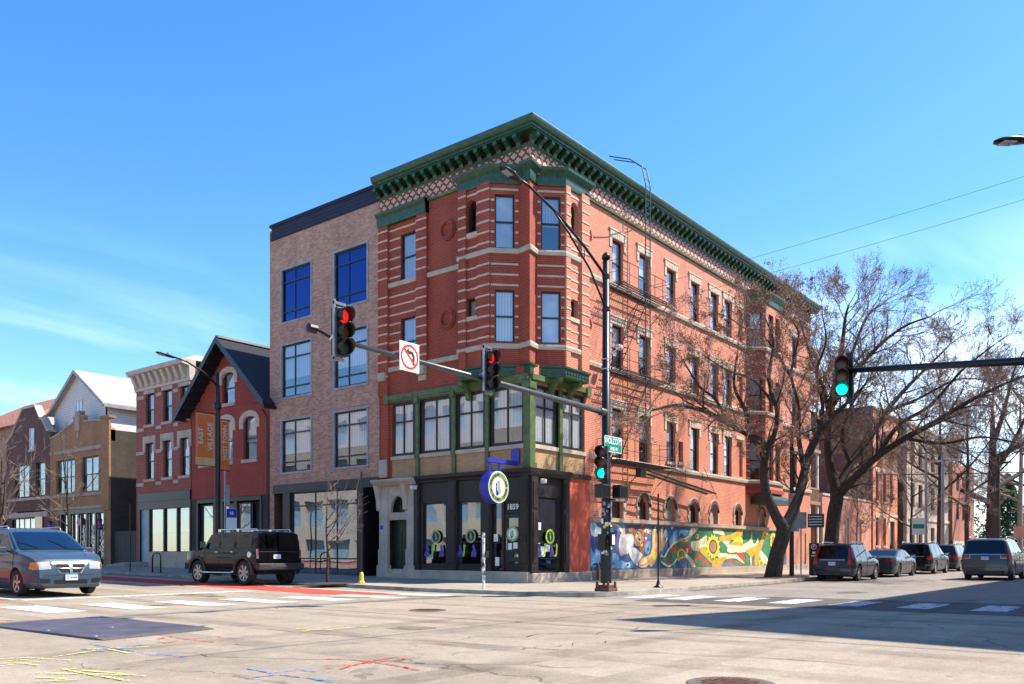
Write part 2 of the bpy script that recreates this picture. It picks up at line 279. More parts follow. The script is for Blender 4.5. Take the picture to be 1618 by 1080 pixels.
class MB:
    def __init__(s): s.v = []; s.f = []; s.m = []; s.mi = 0
    def add(s, vs, fs):
        k = len(s.v); s.v += [tuple(a) for a in vs]; s.f += [tuple(i+k for i in f) for f in fs]; s.m += [s.mi]*len(fs); return s
    def quad(s, a, b, c, d): return s.add((a, b, c, d), ((0, 1, 2, 3),))
    def hexa(s, p): return s.add(p, ((0, 3, 2, 1), (4, 5, 6, 7), (0, 1, 5, 4), (1, 2, 6, 5), (2, 3, 7, 6), (3, 0, 4, 7)))
    def box(s, x0, x1, y0, y1, z0, z1): return s.hexa([(x0, y0, z0), (x1, y0, z0), (x1, y1, z0), (x0, y1, z0), (x0, y0, z1), (x1, y0, z1), (x1, y1, z1), (x0, y1, z1)])
    def cbox(s, c, sz): return s.box(c[0]-sz[0]/2, c[0]+sz[0]/2, c[1]-sz[1]/2, c[1]+sz[1]/2, c[2]-sz[2]/2, c[2]+sz[2]/2)
    def fb(s, fr, t0, t1, d0, d1, z0, z1):
        P = fr.p; return s.hexa([P(t0, d1, z0), P(t1, d1, z0), P(t1, d0, z0), P(t0, d0, z0), P(t0, d1, z1), P(t1, d1, z1), P(t1, d0, z1), P(t0, d0, z1)])
    def fprism(s, fr, poly, d0, d1):
        n = len(poly); vs = [fr.p(t, d1, z) for t, z in poly]+[fr.p(t, d0, z) for t, z in poly]
        tri = tessellate_polygon([[Vector((t, z, 0)) for t, z in poly]])
        fs = [tuple(t) for t in tri]+[tuple(i+n for i in reversed(t)) for t in tri]+[(i, i+n, (i+1) % n+n, (i+1) % n) for i in range(n)]
        return s.add(vs, fs)
    def fpoly(s, fr, poly, d):
        tri = tessellate_polygon([[Vector((t, z, 0)) for t, z in poly]]); return s.add([fr.p(t, d, z) for t, z in poly], [tuple(t) for t in tri])
    def gpoly(s, poly, z, slope=True):
        tri = tessellate_polygon([[Vector((x, y, 0)) for x, y in poly]]); return s.add([(x, y, z+(h(x, y) if slope else 0)) for x, y in poly], [tuple(t) for t in tri])
    def tube(s, pts, r, n=8, cap=True):
        pts = [Vector(p) for p in pts]; rr = r if isinstance(r, (list, tuple)) else [r]*len(pts); k = len(s.v); N_ = len(pts)
        t = (pts[1]-pts[0]).normalized(); a = t.orthogonal().normalized()
        for i, p in enumerate(pts):
            if 0 < i < N_-1: t2 = ((pts[i+1]-p).normalized()+(p-pts[i-1]).normalized())
            elif i == 0: t2 = pts[1]-p
            else: t2 = p-pts[i-1]
            if t2.length < 1e-6: t2 = t
            t = t2.normalized(); a = (a-t*a.dot(t)); a = a.normalized() if a.length > 1e-6 else t.orthogonal().normalized(); b = t.cross(a)
            for j in range(n):
                an = 2*math.pi*j/n; s.v.append(tuple(p+(a*math.cos(an)+b*math.sin(an))*rr[i]))
        for i in range(N_-1):
            for j in range(n): s.f.append((k+i*n+j, k+i*n+(j+1) % n, k+(i+1)*n+(j+1) % n, k+(i+1)*n+j)); s.m.append(s.mi)
        if cap:
            s.f.append(tuple(k+j for j in reversed(range(n)))); s.f.append(tuple(k+(N_-1)*n+j for j in range(n))); s.m += [s.mi]*2
        return s
    def lathe(s, prof, c, ax='z', n=24):
        # prof list of (r, h) along the axis
        k = len(s.v)
        for r, q in prof:
            for j in range(n):
                an = 2*math.pi*j/n; u, v = r*math.cos(an), r*math.sin(an)
                s.v.append({'z': (c[0]+u, c[1]+v, c[2]+q), 'y': (c[0]+u, c[1]+q, c[2]+v), 'x': (c[0]+q, c[1]+u, c[2]+v)}[ax])
        for i in range(len(prof)-1):
            for j in range(n):
                q = (k+i*n+j, k+i*n+(j+1) % n, k+(i+1)*n+(j+1) % n, k+(i+1)*n+j); s.f.append(q if ax == 'z' else q[::-1]); s.m.append(s.mi)
        return s
    def sweep(s, path, prof, closed=False):
        P = [Vector((a, b)) for a, b in path]; n = len(P); k = len(s.v); m = len(prof)
        for i in range(n):
            d0 = (P[i]-P[i-1]).normalized() if i > 0 else None; d1 = (P[i+1]-P[i]).normalized() if i < n-1 else None
            if d0 is None: d0 = d1
            if d1 is None: d1 = d0
            n0 = Vector((d0.y, -d0.x)); n1 = Vector((d1.y, -d1.x)); b = (n0+n1); b = b/max(.25, b.dot(n0)) if b.length > 1e-5 else n0
            for o, z in prof: q = P[i]+b*o; s.v.append((q.x, q.y, z))
        for i in range(n-1):
            for j in range(m-1): s.f.append((k+i*m+j, k+(i+1)*m+j, k+(i+1)*m+j+1, k+i*m+j+1)); s.m.append(s.mi)
        s.f.append(tuple(k+j for j in range(m))); s.f.append(tuple(k+(n-1)*m+j for j in reversed(range(m)))); s.m += [s.mi]*2
        return s
    def wall(s, fr, t0, t1, z0, z1, holes=(), rev=.22, d=0):
        ts = sorted({t0, t1, *[a for q in holes for a in q[:2] if t0 < a < t1]}); P = fr.p
        for a, b in zip(ts, ts[1:]):
            hs_ = sorted([(q[2], q[3]) for q in holes if q[0] <= a+1e-6 and q[1] >= b-1e-6]); z = z0
            for (u, v) in hs_+[(z1, z1)]:
                if u-z > 1e-4: s.quad(P(a, d, z), P(b, d, z), P(b, d, u), P(a, d, u))
                z = max(z, v)
        for a, b, u, v in [q[:4] for q in holes]:
            s.quad(P(a, d, u), P(a, d-rev, u), P(a, d-rev, v), P(a, d, v)); s.quad(P(b, d-rev, u), P(b, d, u), P(b, d, v), P(b, d-rev, v))
            s.quad(P(a, d-rev, v), P(b, d-rev, v), P(b, d, v), P(a, d, v)); s.quad(P(a, d, u), P(b, d, u), P(b, d-rev, u), P(a, d-rev, u))
        return s
    def clusters(s, gap=.03):
        n = len(s.v); p = list(range(n))
        def find(a):
            while p[a] != a: p[a] = p[p[a]]; a = p[a]
            return a
        for f in s.f:
            r = find(f[0])
            for i in f[1:]: p[find(i)] = r
        comp = {}
        for i in range(n): comp.setdefault(find(i), []).append(i)
        cs = [[min(s.v[i][k] for i in c) for k in (0, 1, 2)]+[max(s.v[i][k] for i in c) for k in (0, 1, 2)]+[{r}] for r, c in comp.items()]
        if len(cs) > 900: return None
        ch = True
        while ch:
            ch = False; out = []
            for c in cs:
                for o in out:
                    if all(c[k] <= o[k+3]+gap and o[k] <= c[k+3]+gap for k in (0, 1, 2)):
                        for k in (0, 1, 2): o[k] = min(o[k], c[k]); o[k+3] = max(o[k+3], c[k+3])
                        o[6] |= c[6]; ch = True; break
                else: out.append(c)
            cs = out
        if len(cs) < 2 or len(cs) > 100: return None
        own = {r: i for i, c in enumerate(cs) for r in c[6]}; return [own[find(f[0])] for f in s.f], len(cs)
    def build(s, name, mat, parent=None, smooth=False, label=None, bev=0, kind=None, loc=None):
        if parent and name not in WHOLE and not kind:
            r = s.clusters() or s.clusters(.18) or s.clusters(.34)
            if r:
                first = None
                for k in range(r[1]):
                    q = MB(); mp_ = {}
                    for f, m_, g in zip(s.f, s.m, r[0]):
                        if g != k: continue
                        q.f.append(tuple(mp_.setdefault(i, len(mp_)) for i in f)); q.m.append(m_)
                    q.v = [s.v[i] for i in mp_]; o = q.build1(name, mat, parent, smooth, label, bev, kind, loc); first = first or o
                return first
        return s.build1(name, mat, parent, smooth, label, bev, kind, loc)
    def build1(s, name, mat, parent=None, smooth=False, label=None, bev=0, kind=None, loc=None):
        me = bpy.data.meshes.new(name); org = Vector(ORG.get(parent.name, (0, 0, 0))) if parent else Vector(loc or (0, 0, 0))
        me.from_pydata([tuple(Vector(v)-org) for v in s.v], [], s.f)
        mats = mat if isinstance(mat, (list, tuple)) else [mat]
        for q in mats: me.materials.append(MAT[q])
        if len(mats) > 1: me.polygons.foreach_set('material_index', s.m)
        if smooth: me.polygons.foreach_set('use_smooth', [True]*len(me.polygons))
        me.update(); o = bpy.data.objects.new(name, me); COL.objects.link(o)
        if parent: o.parent = parent; ORG[o.name] = tuple(org)
        else: o.location = org
        if label: o['label'] = label
        if kind: o['kind'] = kind
        if bev:
            md = o.modifiers.new('bevel', 'BEVEL'); md.width = bev; md.segments = 2; md.limit_method = 'ANGLE'; md.harden_normals = False
        return o
def thing(name, label, cat, loc=(0, 0, 0), rz=0, group=None, local=False):
    o = bpy.data.objects.new(name, None); COL.objects.link(o); o.location = loc; o.rotation_euler = (0, 0, rz); o.empty_display_size = .3
    o['label'] = label; o['category'] = cat
    if group: o['group'] = group
    ORG[o.name] = (0, 0, 0) if local else tuple(loc); return o
def tag(o, label, cat, group=None, kind=None):
    o['label'] = label; o['category'] = cat
    if group: o['group'] = group
    if kind: o['kind'] = kind
    return o
def struct(mb, name, mat, **k): return mb.build(name, mat, kind='structure', **k)
TXT = {}
def textmesh(mb, s, size, place, sx=1., depth=0, font_shear=0):
    """glyph outlines as flat faces; place(x, y) -> world point; text centred on (0,0)"""
    cu = bpy.data.curves.new('t', 'FONT'); cu.body = s; cu.size = size; cu.align_x = 'CENTER'; cu.align_y = 'CENTER'; cu.resolution_u = 3; cu.offset = size*.022
    ob = bpy.data.objects.new('t', cu); COL.objects.link(ob); bpy.context.view_layer.update()
    me = bpy.data.meshes.new_from_object(ob.evaluated_get(bpy.context.evaluated_depsgraph_get()))
    vs = [place(v.co.x*sx, v.co.y) for v in me.vertices]; mb.add(vs, [tuple(p.vertices) for p in me.polygons])
    bpy.data.objects.remove(ob); bpy.data.curves.remove(cu); bpy.data.meshes.remove(me); return mb
def ly(a, b): return (-b, -a)
def arch(mb, fr, t0, t1, zs, zt, d0, d1, n=10):
    c = (t0+t1)/2; r = (t1-t0)/2; hh = zt-zs
    pts = [(c+r*math.cos(a), zs+hh*math.sin(a)) for a in [math.pi*i/(2*n)*1 for i in range(2*n+1)]]
    right = [(t1, zt)]+[p for p in pts[:n+1]][::-1]; left = [(t0, zt)]+[p for p in pts[n:]][::1]
    mb.fprism(fr, [(t1, zt+.02)]+pts[:n+1]+[(c, zt+.02)], d0, d1); mb.fprism(fr, [(c, zt+.02)]+pts[n:]+[(t0, zt+.02)], d0, d1); return mb
def archband(mb, fr, t0, t1, zs, zt, wdt, d0, d1, n=12):
    c = (t0+t1)/2; r = (t1-t0)/2; hh = zt-zs; k = []
    for i in range(n+1):
        a = math.pi*i/n; k.append(((c+r*math.cos(a), zs+hh*math.sin(a)), (c+(r+wdt)*math.cos(a), zs+(hh+wdt)*math.sin(a))))
    for (a, b), (c2, d) in zip(k, k[1:]): mb.fprism(fr, [a, b, d, c2], d0, d1)
    return mb
def window(fr, t0, t1, z0, z1, par, fm='black_frame', glassm='pane_clear', style='sash', dep=.16, fw=.06, blind=None, mull=(), trans=(), bz=0., label=None):
    f = MB(); d0, d1 = -dep-.06, -dep
    f.fb(fr, t0, t0+fw, d0, d1, z0, z1); f.fb(fr, t1-fw, t1, d0, d1, z0, z1); f.fb(fr, t0+fw, t1-fw, d0, d1, z0, z0+fw); f.fb(fr, t0+fw, t1-fw, d0, d1, z1-fw, z1)
    if style == 'sash': zm = (z0+z1)/2; f.fb(fr, t0+fw, t1-fw, d0+.003, d1+.012, zm-.03, zm+.03)
    for m_ in mull: f.fb(fr, m_-.03, m_+.03, d0+.004, d1-.004, z0+fw, z1-fw)
    for q in trans: f.fb(fr, t0+fw, t1-fw, d0+.006, d1+.006, q-.035, q+.035)
    o = f.build('window', fm, par, label=label)
    g = MB(); e = d0+.026; g.quad(fr.p(t0+.01, e, z0+.01), fr.p(t1-.01, e, z0+.01), fr.p(t1-.01, e, z1-.01), fr.p(t0+.01, e, z1-.01)); g.build('pane', glassm, o)
    if blind:
        b = MB(); b.fb(fr, t0+.02, t1-.02, d0-.05, d0-.03, z0+bz*(z1-z0)+.02, z1-.02); b.build('blind', blind, o)
    return o
def roofbox(mb, x0, x1, y0, y1, z0, z1):
    mb.box(x0, x1, y0, y1, z0, z1)

# ------------------------------------------------------------------ ground, roads, pavements
def strip(mb, x0, x1, y0, y1, z):
    xs = sorted({x0, x1, *[v for v in (0, 90) if x0 < v < x1]}); ys = sorted({y0, y1, *[v for v in (0, 60) if y0 < v < y1]})
    for a, b in zip(xs, xs[1:]):
        for c, d in zip(ys, ys[1:]): mb.add([(a, c, z+h(a, c)), (b, c, z+h(b, c)), (b, d, z+h(b, d)), (a, d, z+h(a, d))], [(0, 1, 2, 3)])
m = MB(); strip(m, -900, 1200, -900, 1200, -.03); struct(m, 'ground', 'earth')
m = MB(); strip(m, -22, -5.9, -60, 160, .0); strip(m, -40, -22, -19, -6.6, 0); struct(m, 'avenue_road', 'road_concrete')
m = MB(); strip(m, -5.9, 1.0, -19, -6.6, .0); struct(m, 'crosswalk_road', 'worn_asphalt')
m = MB(); strip(m, 1.0, 220, -19, -6.6, .0); struct(m, 'side_street_road', 'worn_asphalt')
def pavement(x0, x1, y0, y1, corner, r=2.6):
    """slab with a rounded corner; corner = (sx, sy) which corner is rounded"""
    xc = x0 if corner[0] < 0 else x1; yc = y0 if corner[1] < 0 else y1
    cx, cy = xc-corner[0]*r, yc-corner[1]*r
    arc = [(cx+corner[0]*r*math.cos(a), cy+corner[1]*r*math.sin(a)) for a in [math.pi/2*i/10 for i in range(11)]]
    return arc
m = MB(); arc = pavement(-5.9, 220, -6.6, 160, (-1, -1))     # from (-5.9, ..) round to (.., -6.6)
ZP = .12
edge = [(-5.9, 160), (-5.9, 60), (-5.9, 20), (-5.9, 0)]+arc+[(0, -6.6), (30, -6.6), (90, -6.6), (220, -6.6)]
def off(path, k):
    o = []
    for i, p in enumerate(path):
        a = Vector(path[max(0, i-1)]); b = Vector(path[min(len(path)-1, i+1)]); d = (b-a).normalized(); o.append((p[0]-d.y*k, p[1]+d.x*k))
    return o
inner = off(edge, .16)
kb = MB(); top = MB(); dirt = MB()
def ramp_z(x, y):   # dropped kerb at the corner
    d = min(abs(math.hypot(x+3.3, y+4.0)), 99); ang = math.degrees(math.atan2(-(y+4.0), -(x+3.3)))
    return 1.0
for (a, b, c, d) in zip(edge, edge[1:], inner, inner[1:]):
    za = ZP+h(*a); zb = ZP+h(*b)
    kb.quad((*a, h(*a)-.02), (*b, h(*b)-.02), (b[0], b[1], zb), (a[0], a[1], za)); kb.quad((a[0], a[1], za), (b[0], b[1], zb), (d[0], d[1], zb), (c[0], c[1], za))
struct(kb, 'kerb', 'kerb')
fan = [p for p in inner]
strip(top, -3.2, 220, -4.0, 160, ZP-.001)
strip(top, -5.74, -3.2, 0, 160, ZP-.001)
poly = [p for p in inner if p[1] < .01 and p[0] < .01]
top.gpoly([(-3.2, 0)]+poly+[(0, -4.0), (-3.2, -4.0)], ZP-.001)
strip(top, 0, 220, -6.44, -4.0, ZP-.001)
struct(top, 'pavement', 'paving')
m = MB(); strip(m, -2, 220, -60, -19, .10); struct(m, 'far_pavement', 'paving'); m = MB(); strip(m, -60, -22, -6.6, 160, .10); struct(m, 'opposite_pavement', 'paving')
# gutters, markings
def mark(name, mat, polys, z=.006):
    m = MB()
    for i, p in enumerate(polys): m.gpoly(p, z)
    return struct(m, name, mat)
def rect(x0, x1, y0, y1, sk=0): return [(x0, y0), (x1, y0+sk), (x1, y1+sk), (x0, y1)]
mark('crosswalk_marking', 'mark_white', [rect(-18.2-1.72*k+.0, -17.35-1.72*k, -.9+.45*k*.6, 1.7+.45*k*.6) for k in (1, 0, -1, -2, -3, -4, -5, -6)])
mark('side_crosswalk_marking', 'mark_faded', [rect(-5.0, -2.7, y, y+.72) for y in (-16.9, -15.35, -13.75, -12.2, -10.7, -9.2, -7.9)])
mark('stop_line', 'mark_white', [rect(-16.8, -9.8, 3.75, 4.2)])
mark('bus_lane', 'mark_red', [[(-9.5, 1.2), (-7.75, -1.0), (-7.75, 60), (-9.5, 60)], [(-20.5, 4.2), (-17.0, 4.2), (-17.0, 60), (-20.5, 60)]])
mark('lane_line', 'mark_white', [rect(-9.75, -9.6, 1.5, 60), rect(-7.6, -7.48, -1.2, 60), rect(-16.95, -16.8, 4.2, 60)], .010)
mark('centre_line', 'mark_yellow', [rect(-12.7, -12.58, 4.6, 60), rect(-12.4, -12.28, 4.6, 60)], .010)
mark('road_patch', 'asphalt', [[(-6.3, -8.3), (-5.1, -8.0), (-1.8, -10.5), (-1.5, -19), (-6.3, -19)]], .003)
mark('repair_strip', 'worn_asphalt', [rect(-22, -6.2, -2.9, -2.55), rect(-21, -6.0, -10.2, -10.1), rect(-13.8, -13.65, -19, -3)], .003)
m = MB()
def crack(a, b, n=26, wd=.02, j=.16, seed=1):
    q = random.Random(seed); L = []; a = Vector(a); b = Vector(b); d = (b-a); nn = Vector((-d.y, d.x)).normalized(); o = 0
    for i in range(n+1): o += q.uniform(-j, j); L.append(a+d*i/n+nn*o)
    for u, v in zip(L, L[1:]):
        t = (v-u).normalized(); k = Vector((-t.y, t.x))*wd*q.uniform(.3, 1.1); m.gpoly([tuple(u-k), tuple(v-k), tuple(v+k), tuple(u+k)], .008)
for i, (a, b) in enumerate([((-17.8, -7.4), (-16.9, -17.5)), ((-18.3, -12.6), (-15.2, -13.4)), ((-12.2, -12.2), (-9.2, -14.6)), ((-15.6, -2), (-13.6, -9.5)), ((-16.3, -11.3), (-13.1, -12.6)), ((-19.3, -9), (-16.2, -16.5)), ((-20.6, -9.6), (-18.6, -14.9)), ((-8.5, -3), (-5.6, -14))]): crack(a, b, seed=i, wd=.006 if i % 2 else .009)
struct(m, 'road_crack', 'black_plastic')
def stroke(pts, wd, mb, z=.010, seed=0):
    q = random.Random(seed)
    for u, v in zip(pts, pts[1:]):
        u = Vector(u); v = Vector(v); t = (v-u).normalized(); k = Vector((-t.y, t.x))*wd/2; mb.gpoly([tuple(u-k-t*wd/3), tuple(v-k+t*wd/3), tuple(v+k+t*wd/3), tuple(u+k-t*wd/3)], z+q.uniform(0, .003))
def gp(x, y, z=0):   # point of the road seen at a pixel of the photograph
    k = (x-809)/1342; a = (.7829+k*.6221, .6221-k*.7829); t = (1.30-z)*1342/(y-873); return (CAM[0]+t*a[0], CAM[1]+t*a[1])
def spray(name, mat, lines, wd):
    mb = MB()
    for i, L in enumerate(lines): stroke([gp(*p) for p in L], wd, mb, seed=i)
    return struct(mb, name, mat)
spray('red_utility_marking', 'spray_red', [[(248, 1014), (262, 1016), (300, 1010), (345, 1006), (348, 1007)], [(250, 1010), (268, 1006), (300, 1011), (338, 1015)], [(345, 1017), (382, 1019)], [(352, 1018.5), (378, 1018)], [(510, 1041), (560, 1043), (600, 1048), (645, 1055)], [(514, 1056), (540, 1057), (585, 1045), (625, 1039), (640, 1042), (590, 1047), (545, 1052), (514, 1053)], [(636, 1054), (662, 1060)], [(640, 1059), (662, 1059)]], .035)
spray('blue_utility_marking', 'spray_blue', [[(143, 1018), (228, 1032)], [(160, 1026), (225, 1019)], [(130, 1026), (160, 1029)], [(232, 1034), (292, 1038)], [(238, 1036), (280, 1035)], [(250, 1033), (290, 1037)], [(388, 1056), (430, 1064), (480, 1058)], [(392, 1072), (440, 1066), (520, 1076)], [(468, 1058), (500, 1062)], [(500, 1075), (536, 1079)]], .05)
spray('yellow_utility_marking', 'spray_yellow', [[(85, 1039), (180, 1024), (235, 1023)], [(136, 1026), (170, 1026), (205, 1033), (215, 1031)], [(0, 1042), (45, 1040), (112, 1044)], [(0, 1049), (30, 1048), (60, 1052)], [(15, 1045), (50, 1042)], [(2, 1053), (60, 1046)], [(100, 1058), (140, 1066), (205, 1077)], [(100, 1060), (120, 1057)], [(103, 1073), (60, 1071)], [(120, 1075), (60, 1077)], [(130, 1060), (180, 1064), (228, 1069)], [(60, 1064), (200, 1067)], [(465, 994), (520, 996), (540, 993), (580, 990)], [(480, 998), (520, 992)]], .045)
spray('faint_road_marking', 'faint_red', [[(0, 980), (45, 981), (82, 978)], [(0, 984), (60, 983)], [(235, 955), (310, 957)]], .16)
grime('tyre_dark', (.12, .11, .10), .24, .7); grime('gutter_dirt', (.07, .055, .04), .75, 2.5); grime('oil_stain', (.04, .035, .03), .6, 2.2)
mark('tyre_track', 'tyre_dark', [rect(x, x+.55, a, b) for x in (-10.9, -9.2, -14.9, -13.2, -19.3, -17.6, -8.3) for a, b in ((-60, 0), (0, 60))]+[rect(-22, 0, y, y+.5) for y in (-9.0, -10.7, -14.0, -15.7)], .0045)
mark('gutter_grime', 'gutter_dirt', [[(-6.3, 0), (-5.88, 0), (-5.88, 60), (-6.3, 60)], [(0, -7.0), (90, -7.0), (90, -6.58), (0, -6.58)]], .0055)
mark('oil_mark', 'oil_stain', [[(-12.3+math.cos(a)*.5*(1+.3*math.sin(3*a)), 2.9+math.sin(a)*1.1) for a in [k*.4 for k in range(16)]], [(-15.9+math.cos(a)*.35, -9.5+math.sin(a)*.6*(1+.3*math.cos(2*a))) for a in [k*.4 for k in range(16)]], [(2.0+math.cos(a)*.9, -11.5+math.sin(a)*.4) for a in [k*.4 for k in range(16)]]], .0065)
# steel road plate with a feathered asphalt lip
pl = thing('road_plate', 'dark steel plate lying over a trench in the near left of the intersection', 'road plate', (-19.2, -5.3, 0))
m = MB(); P4 = [gp(-25, 989), gp(160, 976), gp(325, 993), gp(150, 1011)]
m.gpoly(P4, .034, False); n4 = len(P4)
for a, b in zip(P4, P4[1:]+P4[:1]): m.quad((*b, .034), (*a, .034), (*a, .0), (*b, .0))
MAT['plate_steel'] = plain('plate_steel', (.085, .075, .09), .55, .2, var=.35, vs=1.5, bump=.15)
m.build('plate', 'plate_steel', pl)
m = MB(); a_, b_, c_, d_ = [Vector(p) for p in P4]
def lip(u, v, w_): 
    t = (v-u).normalized(); nn = Vector((t.y, -t.x)); 
    if (u+v-(a_+c_)).dot(nn) < 0: nn = -nn
    m.quad((*u, .03), (*v, .03), (*(v+nn*w_), .004), (*(u+nn*w_), .004))
lip(c_, d_, .22); lip(b_, c_, .14); m.build('asphalt_lip', 'asphalt', pl)
m = MB()
for p in ((150, 1008.5), (160, 977), (322, 992), (176, 994), (75, 999)): q = gp(*p); m.lathe([(0, .044), (.05, .044), (.06, .036)], (q[0], q[1], 0), n=10)
m.build('bolt', 'steel', pl)
def manhole(px, py, r, label):
    x, y = gp(px, py); t = thing('manhole_cover', label, 'manhole cover', (x, y, h(x, y)))
    z = h(x, y); m = MB(); m.lathe([(r+.12, .005), (r+.1, .012), (r, .012)], (x, y, z), n=32); m.build('rim', 'asphalt', t)
    m = MB(); m.lathe([(r, .014), (.0, .014)], (x, y, z), n=32)
    for i in range(-4, 5):
        for j in range(-4, 5):
            if math.hypot(i, j) < 4.4: m.box(x+i*r*.2-r*.06, x+i*r*.2+r*.06, y+j*r*.2-r*.06, y+j*r*.2+r*.06, z+.013, z+.022)
    m.build('lid', 'rust', t)
manhole(676, 964, .31, 'small round iron cover in the middle of the intersection'); manhole(1155, 1080, .32, 'round iron cover cut off by the bottom edge of the photo')
# ------------------------------------------------------------------ red corner building
B = thing('corner_building', 'four storey red brick corner building with green cornice, corner bays and dark street level shopfront', 'building', (0, 0, 0))
BX, BY = 31.4, 8.45
w4 = (13.28, 15.3); w3 = (9.52, 11.6)
holesL = [ly(6.17, 7.15)+w4, ly(6.17, 7.15)+w3]
m = MB(); m.wall(LF, -BY, -3.05, 8.28, 17.3, holesL)
m.wall(LF, -3.05, 0, 8.28, 8.7, ()); m.wall(LF, -3.05, 0, 16.2, 17.3, ())
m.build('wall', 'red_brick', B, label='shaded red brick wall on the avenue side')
# street side (sunlit)
cols = [(6.02, 6.97), (8.4, 9.38), (11.07, 12.0), (13.65, 14.6), (15.95, 16.95), (17.7, 18.7), (27.85, 28.85)]
blank = (19.4, 20.2); w8 = (24.9, 25.0)
flo = [(13.28, 15.3), (9.52, 11.48), (5.6, 7.75)]
flo2 = [(13.28, 15.3), (9.45, 11.48), (5.55, 7.75)]
hR = []
for i, (a, b) in enumerate(cols):
    for k, (u, v) in enumerate(flo2): hR.append((a, b, (u if i != 2 else u+.25), v))
hR += [(blank[0], blank[1], u+.1, v-.1) for u, v in flo2]
hR.append((12.33, 12.83, 5.85, 6.9))
arches = [(5.95, 6.95), (8.35, 9.3), (11.0, 11.95), (13.55, 14.5), (16.0, 16.85), (19.1, 19.95), (22.5, 23.4)]
hA = [(a, b, 2.84, 3.93) for a, b in arches[1:]]+[(5.95, 6.95, 2.84, 3.6)]
m = MB(); m.wall(RF, 4.15, BX, .0, 17.3, hR+hA); m.wall(RF, 0, 4.15, 8.28, 8.7); m.wall(RF, 0, 4.15, 16.2, 17.3); m.wall(RF, 3.05, 4.15, 8.7, 16.2); m.wall(RF, 2.54, 4.15, .1, 4.4)
m.wall(RF, 3.85, 4.15, 4.4, 8.3)
for a, b in arches[1:]: arch(m, RF, a, b, 3.45, 3.93, -.2, -.004)
m.build('wall', 'sunlit_brick', B, label='sunlit orange red brick wall along the side street')
m = MB(); m.quad((0, BY, 0), (BX, BY, 0), (BX, BY, 17.8), (0, BY, 17.8)); m.quad((BX, 0, 0), (BX, BY, 0), (BX, BY, 17.8), (BX, 0, 17.8)); m.quad((0, 0, 17.7), (BX, 0, 17.7), (BX, BY, 17.7), (0, BY, 17.7))
m.build('rear_wall', 'side_brick', B)
m = MB(); m.box(.9, BX-.4, 1.3, BY-.4, .2, 17.4); m.box(.4, .9, 1.6, BY-.4, 4.7, 17.4); m.box(1.3, BX-.4, .5, 1.3, 4.7, 17.4); m.build('interior', 'interior', B)
# bay
bay = [(0, 3.05), (-.65, 3.05), (-.65, 1.45), (.15, .65), (0, 0), (.65, .15), (1.45, -.65), (3.05, -.65), (3.05, 0)]
bm_ = MB(); frs = []; cream = MB(); shade = {}
BZ = [13.05-.38*k for k in (-1, -2, -3, -4, -5, -6)]+[9.35+.38*k for k in range(1, 9)]
def bands(mb, fr, t0, t1, holes, dd, zs):
    for z in zs:
        segs = [(t0, t1)]
        for a, b, u, v in holes:
            if u-.05 < z < v+.12:
                ns = []
                for s0, s1 in segs:
                    if b <= s0 or a >= s1: ns.append((s0, s1))
                    else:
                        if a-s0 > .08: ns.append((s0, a))
                        if s1-b > .08: ns.append((b, s1))
                segs = ns
        for s0, s1 in segs: mb.fb(fr, s0, s1, dd-.06, dd, z, z+.075)
band_z = [13.05+.42*k for k in range(1, 7)]+[9.35+.41*k for k in range(1, 9)]
for i, (a, b) in enumerate(zip(bay, bay[1:])):
    fr = Fr(a, (b[0]-a[0], b[1]-a[1])); L = (Vector(b)-Vector(a)).length; hs_ = []
    if i in (2, 5): hs_ = [(L/2-.39, L/2+.39, 13.3, 15.42), (L/2-.39, L/2+.39, 9.6, 11.66)]
    if i == 1: hs_ = [(L-1.28, L-.72, 14.1, 15.42), (L-1.28, L-.78, 10.75, 11.5)]
    if i == 6: hs_ = [(.42, .95, 14.1, 15.42), (.42, .92, 10.75, 11.5)]
    bm_.mi = 1 if i in (6, 7) else 0
    bm_.wall(fr, 0, L, 8.55, 16.3, hs_); frs.append((fr, L, hs_))
    if i in (1, 6): arch(bm_, fr, hs_[0][0], hs_[0][1], 15.12, 15.42, -.2, -.004)
bm_.mi = 0
bm_.build('corner_bay', ['red_brick', 'sunlit_brick'], B)
for i, (fr, L, hs_) in enumerate(frs):
    if i in (1, 6): bands(cream, fr, .02, L-.02 if i == 1 else L-.02, hs_, .02, band_z)
    elif i in (2, 5):
        for z in band_z:
            inwin = any(u-.05 < z < v+.1 for _, _, u, v in hs_)
            if inwin: cream.fb(fr, .02, L/2-.41, -.05, .02, z, z+.075) if i == 2 else cream.fb(fr, .02, .16, -.05, .02, z, z+.075); cream.fb(fr, L-.16, L-.02, -.05, .02, z, z+.075) if i == 2 else cream.fb(fr, L/2+.41, L-.02, -.05, .02, z, z+.075)
            else: cream.fb(fr, .02, L-.02, -.05, .02, z, z+.075)
        window(fr, *hs_[0], B, blind='sheer' if i == 2 else 'blind_grey', dep=.1, bz=.0 if i == 2 else .45, style='sash'); window(fr, *hs_[1], B, blind='curtain' if i == 2 else 'sheer', dep=.1, style='sash')
    if i in (1, 6):
        for q in hs_: window(fr, *q, B, fm='dark_green', style='fix', dep=.2, blind=None if q[2] > 13 else 'curtain'); 
        for q in hs_: cream.fb(fr, q[0]-.05, q[1]+.12, -.15, .05, q[2]-.16, q[2])
